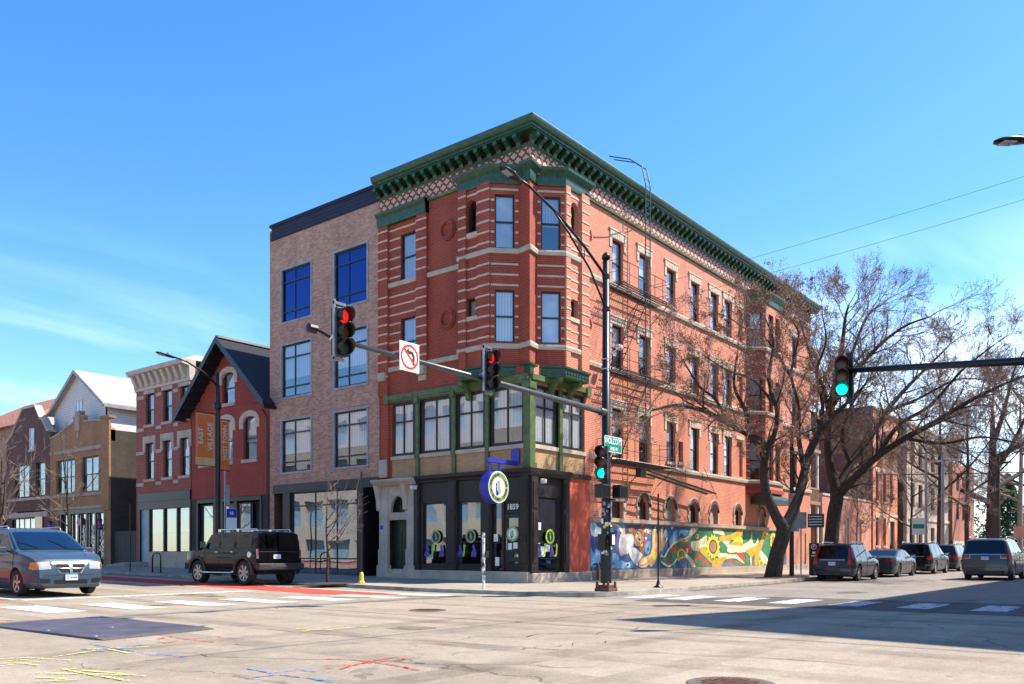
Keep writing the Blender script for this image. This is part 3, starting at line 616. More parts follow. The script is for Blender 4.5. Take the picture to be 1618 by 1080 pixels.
# proud edge strips of the bay outer faces (pilasters)
m = MB(); fr, L, _ = frs[1]; m.fb(fr, .0, .38, 0, .10, 8.7, 15.9); m.fb(fr, L-.62, L, 0, .08, 8.7, 15.9); fr, L, _ = frs[6]; m.mi = 1; m.fb(fr, 0, .3, 0, .08, 8.7, 15.9); m.fb(fr, L-.55, L, 0, .12, 8.7, 15.9); m.build('bay_pilaster', ['red_brick', 'sunlit_brick'], B)
for fi, a, b, dd in ((1, .0, .38, .12), (1, frs[1][1]-.62, frs[1][1], .10), (6, 0, .3, .10), (6, frs[6][1]-.55, frs[6][1], .14)): bands(cream, frs[fi][0], a-.01, b+.01, [], dd, band_z)
# left pavilion: proud piers with bands
m = MB(); m.fb(LF, -8.44, -7.85, 0, .16, 8.28, 15.9); m.fb(LF, -6.05, -5.45, 0, .16, 9.3, 15.9); m.fb(LF, -8.36, -7.85, 0, .10, 4.62, 8.28); m.build('pier', 'red_brick', B)
bands(cream, LF, -8.44, -7.84, [], .18, band_z+[9.1]); bands(cream, LF, -6.06, -5.44, [], .18, band_z); bands(cream, LF, -7.85, -6.05, holesL, .02, band_z)
bands(cream, LF, -5.45, -5.40, [], .02, band_z[:1])
cream.build('stone_band', 'cream_stone', B)
# belt courses
def beltz(path, z, hh=.19, o=.09): m_ = MB(); m_.sweep(path, [(0, z), (o, z), (o+.02, z+hh*.6), (o, z+hh), (0, z+hh)]); return m_
bx = [(p[0], p[1]) for p in bay]
path = [(0, BY-.01), (0, 3.05)]+bx[1:-1]+[(3.05, 0)]
for z in (13.07, 9.33):
    beltz(path, z, .2).build('belt_course', 'stone', B)
    beltz([(3.4, 0), (BX, 0)], z-.02, .2, .10).build('belt_course', 'stone', B)
beltz([(4.2, 0), (BX, 0)], 5.33, .2, .10).build('belt_course', 'stone', B)
for y in (8.15, 5.75):
    m = MB(); m.fb(LF, -y-.22, -y+.22, 0, .26, 8.95, 9.33); m.fb(LF, -y-.22, -y+.22, 0, .12, 8.7, 8.95); m.build('scroll_bracket', 'stone', B, bev=.03)
# round terracotta medallions
def medal(fr, t, z, r, mat):
    m = MB(); K = 28
    for ri, ro, d in ((r*.62, r, .07), (r*.70, r*.84, .12)):
        for i in range(K):
            a, b = 2*math.pi*i/K, 2*math.pi*(i+1)/K; q = lambda rr, an: (t+rr*math.cos(an), z+rr*math.sin(an))
            m.fprism(fr, [q(ri, a), q(ro, a), q(ro, b), q(ri, b)], -.02, d)
    m.build('medallion', mat, B)
medal(LF, -4.32, 14.86, .45, 'red_brick'); medal(LF, -4.32, 11.12, .45, 'red_brick'); medal(RF, 3.95, 14.75, .42, 'sunlit_brick'); medal(RF, 3.95, 11.0, .42, 'sunlit_brick')
# cornice
cor = [(0, BY+.0), (0, 0), (BX, 0), (BX, 1.5)]
m = MB(); m.sweep(cor, [(0, 17.10), (.05, 17.10), (.09, 17.16), (.07, 17.22), (0, 17.22)]); m.sweep(cor, [(0, 17.58), (.40, 17.58), (.40, 17.63), (.46, 17.64), (.46, 17.70), (.54, 17.76), (.60, 17.88), (.62, 17.96), (.60, 18.0), (0, 18.02)])
m.build('cornice', 'green_trim', B, label='dark green pressed metal cornice')
m = MB()
def brk(fr, t): m.fprism(Fr(fr.p(t-.09, 0, 0).to_2d(), fr.n.to_2d()), [(0, 17.20), (.08, 17.20), (.12, 17.32), (.22, 17.38), (.37, 17.46), (.38, 17.58), (0, 17.58)], 0, .2)
Fr_side = None
for k in range(17): brk(LF, -8.3+k*.5)
for k in range(62): brk(RF, .25+k*.5)
m.build('cornice_bracket', 'green_trim', B)
m = MB(); m.sweep(cor[:3], [(0, 16.44), (.035, 16.44), (.035, 17.10), (0, 17.10)]); m.build('patterned_frieze', 'cross_frieze', B)
m = MB(); m.sweep([(0, BY-.01), (0, 3.05)], [(0, 16.34), (.10, 16.34), (.12, 16.44), (0, 16.44)]); m.sweep([(3.05, 0), (BX, 0)], [(0, 16.34), (.10, 16.34), (.12, 16.44), (0, 16.44)]); m.build('frieze_moulding', 'lime_trim', B)
m = MB(); m.sweep([(0, BY+.0), (0, 5.42)], [(0, 15.85), (.20, 15.85), (.22, 15.95), (.24, 16.22), (.34, 16.34), (.36, 16.42), (0, 16.52)])
m.fb(LF, -5.5, -5.42, 0, .24, 15.85, 16.45); m.sweep(bx, [(-.1, 15.82), (.06, 15.82), (.08, 15.92), (.08, 16.18), (.16, 16.28), (.24, 16.40), (.26, 16.50), (-.3, 16.58)])
m.build('bay_cornice', 'green_trim', B, label='green moulded cap over the bay and the left window pavilion')
m = MB(); tessel = [(-.5, 3.0), (-.5, 1.5), (.25, .75), (.05, .1), (.75, .25), (1.5, -.5), (3.0, -.5), (3.0, .2), (.5, .5), (.2, 3.0)]; m.gpoly(tessel, 16.5, False); m.build('bay_top', 'green_trim', B)
# bay base: carved green corbel table
m = MB(); m.sweep(bx, [(-.02, 8.25), (.04, 8.25), (.06, 8.32), (.06, 8.58), (.12, 8.62), (.12, 8.68), (-.02, 8.70)])
m.gpoly([(-.02, 3.05), (-.66, 3.05), (-.66, 1.45), (.14, .64), (0, 0), (.64, .14), (1.45, -.66), (3.05, -.66), (3.05, 0), (.3, .3)], 8.26, False)
for k in range(8): fr, L, _ = frs[1]; m.fb(fr, .1+k*.2, .2+k*.2, .05, .085, 8.40, 8.50)
for k in range(8): fr, L, _ = frs[6]; m.fb(fr, .1+k*.2, .2+k*.2, .05, .085, 8.40, 8.50)
for fi in (2, 5):
    fr, L, _ = frs[fi]
    for k in range(5): m.fb(fr, .12+k*.2, .22+k*.2, .05, .085, 8.40, 8.50)
m.build('bay_base', 'green_trim', B)
m = MB()
def corb(fr, t, wd=.22, out=.62): m.fprism(Fr(fr.p(t-wd/2, 0, 0).to_2d(), fr.n.to_2d()), [(0, 7.55), (.12, 7.6), (.18, 7.85), (.34, 8.02), (out-.06, 8.08), (out, 8.25), (0, 8.25)], 0, wd)
for t in (-2.9, -1.65): corb(LF, t)
for t in (1.55, 2.9): corb(RF, t)
for t in (-2.12, -3.94, -6.05): m.fb(LF, t-.1, t+.1, .0, .2, 7.75, 8.06)
m.build('corbel', 'lime_trim', B)
m = MB(); m.fb(LF, -7.95, 0, 0, .17, 8.04, 8.26); m.fb(LF, -7.95, 0, 0, .13, 7.94, 8.04); m.fb(RF, .0, 3.95, 0, .17, 8.04, 8.25); m.fb(LF, -8.05, -7.75, .1, .2, 7.9, 8.3); m.fb(RF, 3.75, 4.05, 0, .22, 7.9, 8.28); m.build('lintel_beam', 'lime_trim', B)
# second floor: green posts, timber window strip
m = MB(); m.box(-.10, .24, -.10, .24, 4.62, 8.1); m.box(-.14, .28, -.14, .28, 7.7, 7.95); m.box(-.14, .28, -.14, .28, 4.62, 4.8)
for y in (2.12, 3.94, 6.06): m.fb(LF, -y-.09, -y+.09, 0, .10, 4.62, 7.95)
m.fb(RF, 1.9, 2.1, 0, .10, 4.62, 7.95); m.build('green_post', 'lime_trim', B)
W2 = [(6.3, 7.7), (4.15, 5.9), (2.28, 3.85), (.28, 2.0)]
for i, (a, b) in enumerate(W2):
    window(LF, -b, -a, 5.56, 7.92, B, fm='brown_panel', dep=.04, fw=.13, style='fix', mull=(-(a+b)/2,), trans=(7.06,), blind='curtain', glassm='pane_clear', bz=(.0, .0, .12, .30)[i])
for a, b in ((.3, 1.85), (2.15, 3.8)): window(RF, a, b, 5.56, 7.92, B, fm='brown_panel', dep=.04, fw=.13, style='fix', mull=((a+b)/2,), trans=(7.06,), blind='curtain')
m = MB(); 
for a, b in W2: m.fb(LF, -b-.03, -a+.03, -.1, .06, 5.40, 5.56)
m.fb(RF, .24, 1.9, -.1, .06, 5.40, 5.56); m.fb(RF, 2.1, 3.95, -.1, .06, 5.40, 5.56); m.build('stone_sill', 'pale_stone', B)
m = MB(); m.wall(LF, -7.85, 0, 4.6, 5.42, d=-.02); m.wall(RF, 0, 3.95, 4.6, 5.42, d=-.02); m.wall(LF, -7.85, 0, 7.9, 8.3, d=-.05); m.wall(RF, 0, 3.95, 7.9, 8.3, d=-.05); m.build('spandrel', 'buff_brick', B)
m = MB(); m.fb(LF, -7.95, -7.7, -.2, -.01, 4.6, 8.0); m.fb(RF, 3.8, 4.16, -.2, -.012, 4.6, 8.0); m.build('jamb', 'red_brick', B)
m = MB(); m.fb(LF, -8.40, -7.9, 0, .16, 4.66, 5.45); m.build('stone_block', 'pale_stone', B, bev=.02)
# shopfront
m = MB(); m.sweep([(0, 6.22), (0, 0), (2.6, 0)], [(-.3, 4.30), (.12, 4.30), (.14, 4.38), (.22, 4.46), (.24, 4.60), (-.3, 4.64)]); m.fb(RF, 2.6, 4.2, 0, .12, 4.40, 4.58)
for a, b in ((5.92, 6.22), (3.77, 4.2), (1.90, 2.42), (.0, .30)): m.fb(LF, -b, -a, -.05, .12, .55, 4.30); m.fb(LF, -b+.05, -a-.05, .12, .15, .9, 2.9); m.fb(LF, -b+.05, -a-.05, .12, .15, 3.05, 4.1)
for a, b in ((.0, .40), (2.18, 2.56)): m.fb(RF, a, b, -.05, .12, .50, 4.30); m.fb(RF, a+.06, b-.06, .12, .15, .9, 2.9); m.fb(RF, a+.06, b-.06, .12, .15, 3.05, 4.1)
m.fb(LF, -5.92, -4.2, -.1, .0, 3.42, 4.3); m.fb(LF, -5.92, -4.2, -.1, .03, .55, .80); m.fb(LF, -3.77, -2.42, -.1, .0, 3.42, 4.3); m.fb(LF, -3.77, -2.42, -.1, .03, .55, .80); m.fb(LF, -1.9, -.3, -.1, -.0, 3.34, 4.3)
m.fb(LF, -5.92, -5.75, -.1, .03, .80, 3.42); m.fb(LF, -4.42, -4.2, -.1, .03, .80, 3.42); m.fb(LF, -1.40, -1.28, -.12, .02, .55, 3.34); m.fb(LF, -.46, -.3, -.12, .02, .55, 3.34)
m.fb(RF, .40, 2.18, -.1, -.02, 3.5, 4.3); m.fb(RF, 1.95, 2.18, -.3, -.06, .5, 3.5); m.build('shopfront', 'brown_panel', B, label='dark brown panelled shopfront wrapping the corner', bev=.008)
m = MB(); m.fb(LF, -6.22, 0, -.1, .16, h(0, 3), .56); m.fb(RF, -.0, 4.2, -.1, .15, .0, .50); m.build('stone_base', 'pale_stone', B, bev=.03)
for a, b, u, v in ((4.42, 5.75, .80, 3.42), (2.42, 3.77, .80, 3.42)):
    o = window(LF, -b, -a, u, v, B, fm='black_frame', glassm='pane_store', style='fix', dep=.05, fw=.05, trans=(1.75,) if a < 3 else ())
o = window(LF, -1.88, -1.40, .60, 3.34, B, glassm='pane_store', style='fix', dep=.05, fw=.04, trans=(1.72,))
window(RF, .42, 1.95, .52, 3.48, B, glassm='pane_store', style='fix', dep=.08, fw=.06, trans=(1.72,))
m = MB(); m.fb(LF, -1.28, -.46, -.14, -.02, .60, .85); m.fb(LF, -1.28, -1.14, -.14, -.02, .85, 2.85); m.fb(LF, -.58, -.46, -.14, -.02, .85, 2.85); m.fb(LF, -1.14, -.58, -.14, -.02, 2.68, 2.85)
d_ = m.build('door', 'black_frame', B, label='glazed shop door below the number 1859')
m = MB(); m.quad(LF.p(-1.14, -.085, .85), LF.p(-.58, -.085, .85), LF.p(-.58, -.085, 2.68), LF.p(-1.14, -.085, 2.68)); m.build('pane', 'pane_store', d_); m = MB(); m.tube([LF.p(-1.10, .05, 1.4), LF.p(-1.10, .05, 1.9)], .02); m.build('handle', 'steel', d_)
m = MB(); m.fb(LF, -1.28, -.46, -.1, -.04, 2.88, 2.93); m.fb(LF, -1.28, -.46, -.09, -.08, 2.93, 3.34); m.build('transom_pane', 'dark_plastic', B)
def onfr(fr, t, z, d): return lambda x, y: fr.p(t+x, d, z+y)
m = MB(); textmesh(m, '1859', .30, onfr(LF, -.87, 3.11, -.03), sx=1.0); m.build('house_number', 'white_print', B)
# logo stickers: sage ring, white disc, two pet shapes
def ring(mb, fr, t, z, r0, r1, d, K=32):
    P = fr.p; vs = []; 
    for i in range(K): a = 2*math.pi*i/K; vs += [P(t+r0*math.cos(a), d, z+r0*math.sin(a)), P(t+r1*math.cos(a), d, z+r1*math.sin(a))]
    mb.add(vs, [(2*i, 2*i+1, (2*i+3) % (2*K), (2*i+2) % (2*K)) for i in range(K)])
cat = [(-.10, -.62), (.12, -.66), (.30, -.45), (.42, -.25), (.36, -.1), (.30, -.3), (.26, .02), (.16, .32), (.24, .55), (.16, .62), (.10, .56), (.0, .58), (-.1, .70), (-.14, .60), (-.24, .52), (-.14, .38), (-.10, .2), (-.18, -.02), (-.06, -.25)]
dog = [(-.42, -.1), (-.36, .05), (-.40, .25), (-.34, .42), (-.24, .36), (-.20, .2), (-.26, .0), (-.22, -.25), (-.05, -.42), (0, -.62), (-.14, -.78), (-.34, -.70), (-.38, -.45)]
def logo(fr, t, z, r, d, parent, ringm='sage_print', disc='white_print', text=True):
    m = MB(); m.mi = 0; ring(m, fr, t, z, r*.70, r*1.0, d); m.mi = 1; ring(m, fr, t, z, .0, r*.70, d); m.mi = 0; m.fpoly(fr, [(t+r*.8*a, z+r*.8*b) for a, b in cat], d+.002); m.mi = 2; m.fpoly(fr, [(t+r*.8*a, z+r*.8*b) for a, b in dog], d+.004)
    return m.build('logo_sticker', [ringm, disc, 'blue_print'], parent)
logo(LF, -.86, 2.05, .30, .0, B); logo(RF, 1.35, 1.95, .30, .0, B, 'lime_print', 'dark_green'); logo(LF, -5.02, 1.98, .28, .0, B, 'sage_print', 'dark_plastic'); logo(LF, -3.05, 1.98, .28, .0, B, 'sage_print', 'dark_plastic')
m = MB()
pet = [(-.5, -.4), (-.3, -.5), (0, -.45), (.1, -.15), (.12, .3), (.25, .5), (.12, .45), (.02, .62), (-.12, .5), (-.12, .2), (-.16, -.2), (-.3, -.38), (-.5, -.3)]; pet2 = [(-.35, -.5), (.35, -.5), (.42, -.2), (.25, .1), (.18, .45), (.05, .55), (-.1, .5), (-.15, .3), (-.05, .1), (-.3, -.15)]
for fr, L_ in ((LF, [(-5.2, 0), (-4.7, 1), (-5.55, 1), (-3.4, 0), (-2.9, 1), (-3.65, 1)]), (RF, [(.62, 1), (1.0, 0), (1.45, 1), (1.8, 0)])):
    for t, k in L_: m.mi = k; m.fpoly(fr, [(t+a*.40, 1.38+b*.50) for a, b in (pet2 if k else pet)], .0)
m.build('pet_sticker', ['lime_print', 'violet_print'], B)
m = MB(); m.mi = 0
for fr, t, z, a, b in ((LF, -1.0, 1.55, .18, .26), (LF, -.72, 1.58, .2, .24), (LF, -1.72, 1.9, .2, .3), (LF, -1.65, .95, .2, .35), (RF, .6, 2.35, .3, .3), (RF, .55, 1.35, .2, .4), (RF, .85, 1.35, .25, .4), (RF, 1.2, 1.48, .3, .26)): m.fb(fr, t-a/2, t+a/2, -.03, -.01, z-b/2, z+b/2)
m.mi = 1; m.fb(LF, -3.75, -3.15, -.4, -.38, 2.75, 3.2); m.mi = 2; m.fb(LF, -3.75, -2.6, -.4, -.38, 2.3, 2.75); m.build('notice', ['white_print', 'sky_print', 'yellow_print'], B)
m = MB(); m.fb(LF, -.26, -.06, .15, .24, 1.75, 1.98); m.fb(LF, -.24, -.12, .24, .25, 1.80, 1.95); m.build('letterbox', 'black_plastic', B, bev=.01)
def camera_(fr, t, z):
    m = MB(); m.fb(fr, t-.09, t+.09, .12, .2, z-.09, z+.09); c = fr.p(t-.05, .30, z-.02); m.lathe([(0, .0), (.075, .01), (.085, .05), (.085, .16), (.0, .18)], (c.x-.0, c.y, c.z-.08), 'z', 12); m.build('security_camera', 'white_paint', B, smooth=False)
camera_(LF, -6.1, 4.12); camera_(RF, .62, 4.12)
# stone doorway
D_ = MB(); D_.fb(LF, -8.38, -7.84, 0, .14, .74, 4.3); D_.fb(LF, -6.64, -6.22, 0, .14, .74, 4.3); D_.fb(LF, -7.84, -6.64, -.05, .10, 3.79, 4.3); D_.fb(LF, -8.40, -7.82, .14, .19, .74, 1.45); D_.fb(LF, -6.66, -6.20, .14, .19, .74, 1.45)
D_.fb(LF, -7.84, -6.64, -.05, .08, 2.75, 3.08); arch(D_, LF, -7.7, -6.78, 3.08, 3.79, -.05, .1)
D_.fb(LF, -7.84, -7.7, -.05, .1, 3.08, 3.79); D_.fb(LF, -6.78, -6.64, -.05, .1, 3.08, 3.79)
D_.sweep([(0, 8.6), (0, 6.1)], [(-.05, 4.28), (.30, 4.28), (.34, 4.34), (.44, 4.40), (.50, 4.48), (.46, 4.54), (-.05, 4.58)])
for t in (-8.12, -6.44): D_.fprism(Fr(LF.p(t-.12, 0, 0).to_2d(), LF.n.to_2d()), [(.12, 3.15), (.22, 3.2), (.24, 3.6), (.34, 4.0), (.42, 4.28), (.12, 4.28)], 0, .24)
D_.fb(LF, -8.45, -7.75, 0, .24, h(0, 8), .74); D_.fb(LF, -6.72, -6.15, 0, .24, h(0, 6), .74); D_.fb(LF, -7.75, -6.72, -.3, .1, h(0, 7), .58); D_.fb(LF, -7.75, -6.72, -.3, .3, h(0, 7), .38)
D_.build('stone_doorway', 'pale_stone', B, bev=.012)
m = MB(); textmesh(m, 'IMMANUEL', .15, onfr(LF, -7.24, 2.96, .085)) if False else None
for k in range(9): m.fb(LF, -7.74+k*.115, -7.68+k*.115, .08, .095, 2.84+.05*(k % 2), 2.97)
m.build('carving', 'cream_stone', B)
m = MB(); m.fb(LF, -7.84, -6.64, -.35, -.25, .55, 3.8)
for t in (-7.68, -7.2): 
    for z in (.75, 1.55): m.fb(LF, t, t+.36, -.25, -.225, z, z+.65)
d_ = m.build('door', 'dark_green', B, label='dark panelled street door inside the stone doorway'); m = MB(); m.lathe([(0, -.03), (.035, -.01), (.03, .03), (0, .04)], LF.p(-6.86, -.2, 1.65)); m.build('handle', 'steel', d_)
m = MB(); m.fb(LF, -8.28, -8.12, .14, .16, 2.35, 2.52); m.build('number_plate', 'blue_print', B)
# avenue windows of the left pavilion, side street windows
for q, bl in ((holesL[0], 'blind_grey'), (holesL[1], 'blind_grey')): window(LF, *q, B, blind=bl, dep=.1, bz=0)
sill = MB(); head = MB()
for i, (a, b) in enumerate(cols):
    for k, (u, v) in enumerate(flo2):
        u2 = u+.25 if i == 2 else u
        window(RF, a, b, u2, v, B, fm='black_frame', dep=.13, fw=.055, blind=('curtain', 'sheer', 'curtain', 'blind_grey', 'sheer')[(i*2+k) % 5], bz=[.05, .45, .0, .5, .1, .3, .5][i] if k != 1 else .35)
        if i == 2: sill.fb(RF, a-.08, b+.08, -.1, .09, u2-.14, u2)
        top_ = v+.34
        head.fb(RF, a-.20, b+.20, 0, .04, v, top_); head.fb(RF, a-.20, a-.02, 0, .035, v-.42, v); head.fb(RF, b+.02, b+.20, 0, .035, v-.42, v)
        for j in range(7): head.fb(RF, a-.2+j*(b-a+.4)/7+.01, a-.2+(j+1)*(b-a+.4)/7-.02, .04, .055, v+.02, top_-.02)
        head.fb(RF, a-.26, b+.26, 0, .075, top_, top_+.07)
sill.fb(RF, 12.27, 12.9, -.1, .08, 5.72, 5.86); window(RF, 12.33, 12.83, 5.87, 6.9, B, dep=.2, style='fix', fm='brown_panel')
for u, v in flo2:
    m_ = MB(); m_.fb(RF, blank[0], blank[1], -.24, -.14, u+.1, v-.1); m_.build('bricked_up_window', 'sunlit_brick', B); head.fb(RF, blank[0]-.15, blank[1]+.15, 0, .04, v, v+.2)
sill.build('stone_sill', 'stone', B); head.build('window_head', 'cream_stone', B)
sur = MB(); brn = MB()
for i, (a, b) in enumerate(arches):
    if i: archband(brn, RF, a, b, 3.45, 3.93, .17, 0, .05); archband(sur, RF, a-.17, b+.17, 3.45, 4.10, .06, 0, .06); zt = 3.88
    else: sur.fb(RF, a-.1, b+.1, 0, .05, 3.6, 3.8); zt = 3.58
    for j in range(4): wd = .24 if j % 2 else .15; sur.fb(RF, a-wd, a, 0, .05, 2.86+j*.2, 3.04+j*.2); sur.fb(RF, b, b+wd, 0, .05, 2.86+j*.2, 3.04+j*.2)
    if i in (2, 4, 6): m_ = MB(); m_.fb(RF, a, b, -.2, -.14, 2.84, 3.95); m_.build('blocked_window', 'stone_block', B)
    else: window(RF, a, b, 2.84, 3.93 if i else 3.6, B, dep=.16, style='fix', fm='brown_panel', trans=(3.42,))
sur.build('stone_surround', 'pale_stone', B); brn.build('arch_bricks', 'brown_brick', B)
# red rendered wall between shopfront and mural; mural ledge, base
m = MB(); m.fb(RF, 2.56, 4.22, 0, .02, .3, 4.42); plain('red_render', (.52, .10, .055), .8, var=.2, vs=1.5, bump=.3); m.build('rendered_panel', 'red_render', B)
m = MB(); m.fb(RF, 4.22, 26.9, 0, .16, 2.66, 2.84); m.fb(RF, 4.22, 26.9, 0, .10, 2.60, 2.66); m.build('stone_ledge', 'stone_block', B)
m = MB(); m.fb(RF, 4.3, BX, 0, .10, .0, .54); m.build('stone_base', 'stone_block', B, label='pale limestone base under the mural')
m = MB(); m.fb(RF, 26.9, BX, 0, .03, .54, 3.6); m.build('patched_brick', 'pink_brick', B); m = MB(); m.fb(RF, 30.3, 30.6, 0, .1, .54, 2.6); m.build('yellow_pier', 'buff_brick', B)
# second bay on the side street
b2 = [(20.7, 0), (21.6, -.8), (24.3, -.8), (25.2, 0)]
m = MB(); fr2 = []
for i, (a, b) in enumerate(zip(b2, b2[1:])):
    fr = Fr(a, (b[0]-a[0], b[1]-a[1])); L = (Vector(b)-Vector(a)).length; c = L/2; wd = .38 if i != 1 else .45; hs_ = [(c-wd, c+wd, u+.02, v) for u, v in flo2] if i != 1 else [(c-.9, c-.15, u+.02, v) for u, v in flo2]+[(c+.15, c+.9, u+.02, v) for u, v in flo2]
    m.mi = 1 if i else 0  # shaded flank takes the darker copy of the brick, other faces the lit one
    m.wall(fr, 0, L, 5.0, 16.3, hs_); fr2.append((fr, L, hs_))
m.build('street_bay', ['red_brick', 'sunlit_brick'], B)
for fr, L, hs_ in fr2:
    for q in hs_: window(fr, *q, B, dep=.12, blind='blind_grey', bz=.3)
for z in (5.33, 9.33, 13.07): m = beltz(b2, z, .2, .08); m.build('belt_course', 'stone', B)
m = MB(); m.sweep(b2, [(-.1, 15.82), (.06, 15.82), (.08, 16.1), (.24, 16.40), (.26, 16.50), (-.3, 16.58)]); m.gpoly([(20.8, .0), (21.6, -.75), (24.3, -.75), (25.1, 0)], 16.5, False); m.build('bay_cornice', 'green_trim', B)
m = MB(); m.sweep(b2, [(-.3, 4.6), (-.1, 4.75), (.05, 4.8), (.05, 5.02), (-.1, 5.04)]); m.gpoly([(20.8, .0), (21.6, -.7), (24.3, -.7), (25.1, 0)], 4.7, False); m.build('bay_base', 'red_brick', B)
cream = MB(); fr, L, _ = fr2[0]
for z in band_z+[5.6+.4*k for k in range(8)]: cream.fb(fr, .02, .22, -.05, .02, z, z+.07); cream.fb(fr, L-.2, L-.02, -.05, .02, z, z+.07)
cream.build('stone_band', 'cream_stone', B)
m = MB()
for i in range(6): t0 = 21.3+i*.55; m.fprism(Fr((t0, 0), (0, -1)), [(0, 4.15), (1.15, 4.15), (1.15, 4.42), (.95, 4.62), (0, 4.95)], -.545, 0)
m.build('entrance_awning', 'dark_green', B)
m = MB(); m.fb(RF, 22.0, 23.9, -.3, -.2, .4, 4.0) if False else None
# side door in the recess
plain('awning_green', (.01, .07, .04), .6)
# fire escape
bz_ = 0
FE = MB(); J = lambda *p: [RF.p(*q) for q in p]
def bar(a, b, r=.013, n=5): FE.tube([RF.p(*a), RF.p(*b)], r, n)
def landing(x0, x1, z, dpt=.95, rail=True):
    for k in range(6): d = .05+k*(dpt-.05)/5; bar((x0, d, z), (x1, d, z), .022)
    k = 0
    while x0+k*.16 < x1: bar((x0+k*.16, .04, z), (x0+k*.16, dpt, z), .014, 4); k += 1
    if rail:
        for zz in (.45, .95): bar((x0, dpt, z+zz), (x1, dpt, z+zz)); bar((x0, 0, z+zz), (x0, dpt, z+zz)); bar((x1, 0, z+zz), (x1, dpt, z+zz))
        k = 0
        while x0+k*.75 <= x1+.01: bar((x0+k*.75, dpt, z), (x0+k*.75, dpt, z+.98)); k += 1
    for xx in (x0+.1, (x0+x1)/2, x1-.1): bar((xx, .02, z-.8), (xx, dpt, z), .02)
landing(5.2, 9.7, 13.0); landing(5.2, 9.7, 9.25); landing(4.9, 10.2, 5.3)
def stair(x0, z0, x1, z1, d0=.18, d1=.62, n=None):
    for d in (d0, d1): bar((x0, d, z0), (x1, d, z1), .02)
    n = n or int(abs(z1-z0)/.28)
    for i in range(1, n): t = i/n; bar((x0+(x1-x0)*t, d0, z0+(z1-z0)*t), (x0+(x1-x0)*t, d1, z0+(z1-z0)*t), .016, 4)
stair(8.2, 13.0, 5.6, 9.25); stair(8.2, 9.25, 5.6, 5.3)
fe = FE.build('fire_escape', 'lime_fe' if 'lime_fe' in MAT else 'dark_iron' if 'dark_iron' in MAT else 'black_metal', B, label='dark iron fire escape with three landings and stairs')
FE = MB(); FE.fb(RF, 7.5, 8.0, .35, .6, 4.75, 5.15)
for d in (.45, .95): bar((7.7, d, 5.0), (14.6, d, 4.35), .05, 6); 
stair(8.0, 4.95, 14.6, 4.33, .45, .95, 30)
for xx, zz in ((9.5, 4.85), (11.2, 4.7), (13, 4.5)): bar((xx, .95, zz), (xx+.1, .95, zz+.8)); 
bar((9.5, .95, 5.6), (13, .95, 5.3)); bar((13.2, .95, 5.6), (14.8, .95, 4.1)); bar((10.2, .95, 5.25), (13.6, .95, 4.9), .03)
FE.build('swing_stair', 'dark_green', fe)
FE = MB()
for dx in (0, .42): FE.tube([RF.p(7.75+dx, .72, 5.4), RF.p(7.75+dx, .72, 18.1), RF.p(7.72+dx, .55, 18.9), RF.p(7.6+dx, .0, 19.35), RF.p(7.4+dx, -1.0, 19.7)], .028, 6)
for k in range(43): bar((7.75, .72, 5.7+k*.3), (8.17, .72, 5.7+k*.3), .012, 4)
FE.build('roof_ladder', 'green_trim', fe)
m = MB(); c = RF.p(5.45, .75, 10.2); m.lathe([(0, -.2), (.11, -.18), (.12, .1), (.0, .14)], c, 'x', 12); m.tube([c, c+Vector((0, .5, -.25))], .03, 6); m.build('floodlight', 'white_paint', B)
# pipes at the foot of the corner
m = MB()
for a in (4.5, 4.75): m.tube([(a, -.25, .12), (a, -.25, .75+a*.02), (a, -.02, .8)], .045, 8)
m.lathe([(0, 0), (.14, .02), (.14, .24), (0, .26)], (4.85, -.28, .62), 'z', 12); m.build('standpipe', 'rust', B, smooth=True)
# rear porches
PR = thing('rear_porch', 'open grey timber porches stacked behind the red corner building', 'porch', (BX, 0, 0))
m = MB()
for x in (31.6, 33.2): 
    for y in (.1, 2.5): m.box(x, x+.15, y, y+.15, .1, 15.2)
m.build('post', 'white_paint', PR)
m = MB()
for z in (4.6, 8.2, 11.8): m.box(31.45, 33.5, 0, 3.6, z, z+.22)
m.box(31.42, 33.7, -.1, 3.8, 15.0, 15.25); m.build('deck', 'wood', PR)
m = MB()
for z in (4.82, 8.42, 12.02):
    m.box(31.5, 33.4, .06, .12, z+.85, z+.95)
    for k in range(12): m.box(31.55+k*.155, 31.6+k*.155, .06, .1, z, z+.85)
m.build('railing', 'wood', PR); m = MB(); m.box(31.45, 33.6, 3.4, 3.6, .1, 15); m.build('back_wall', 'side_brick', PR)
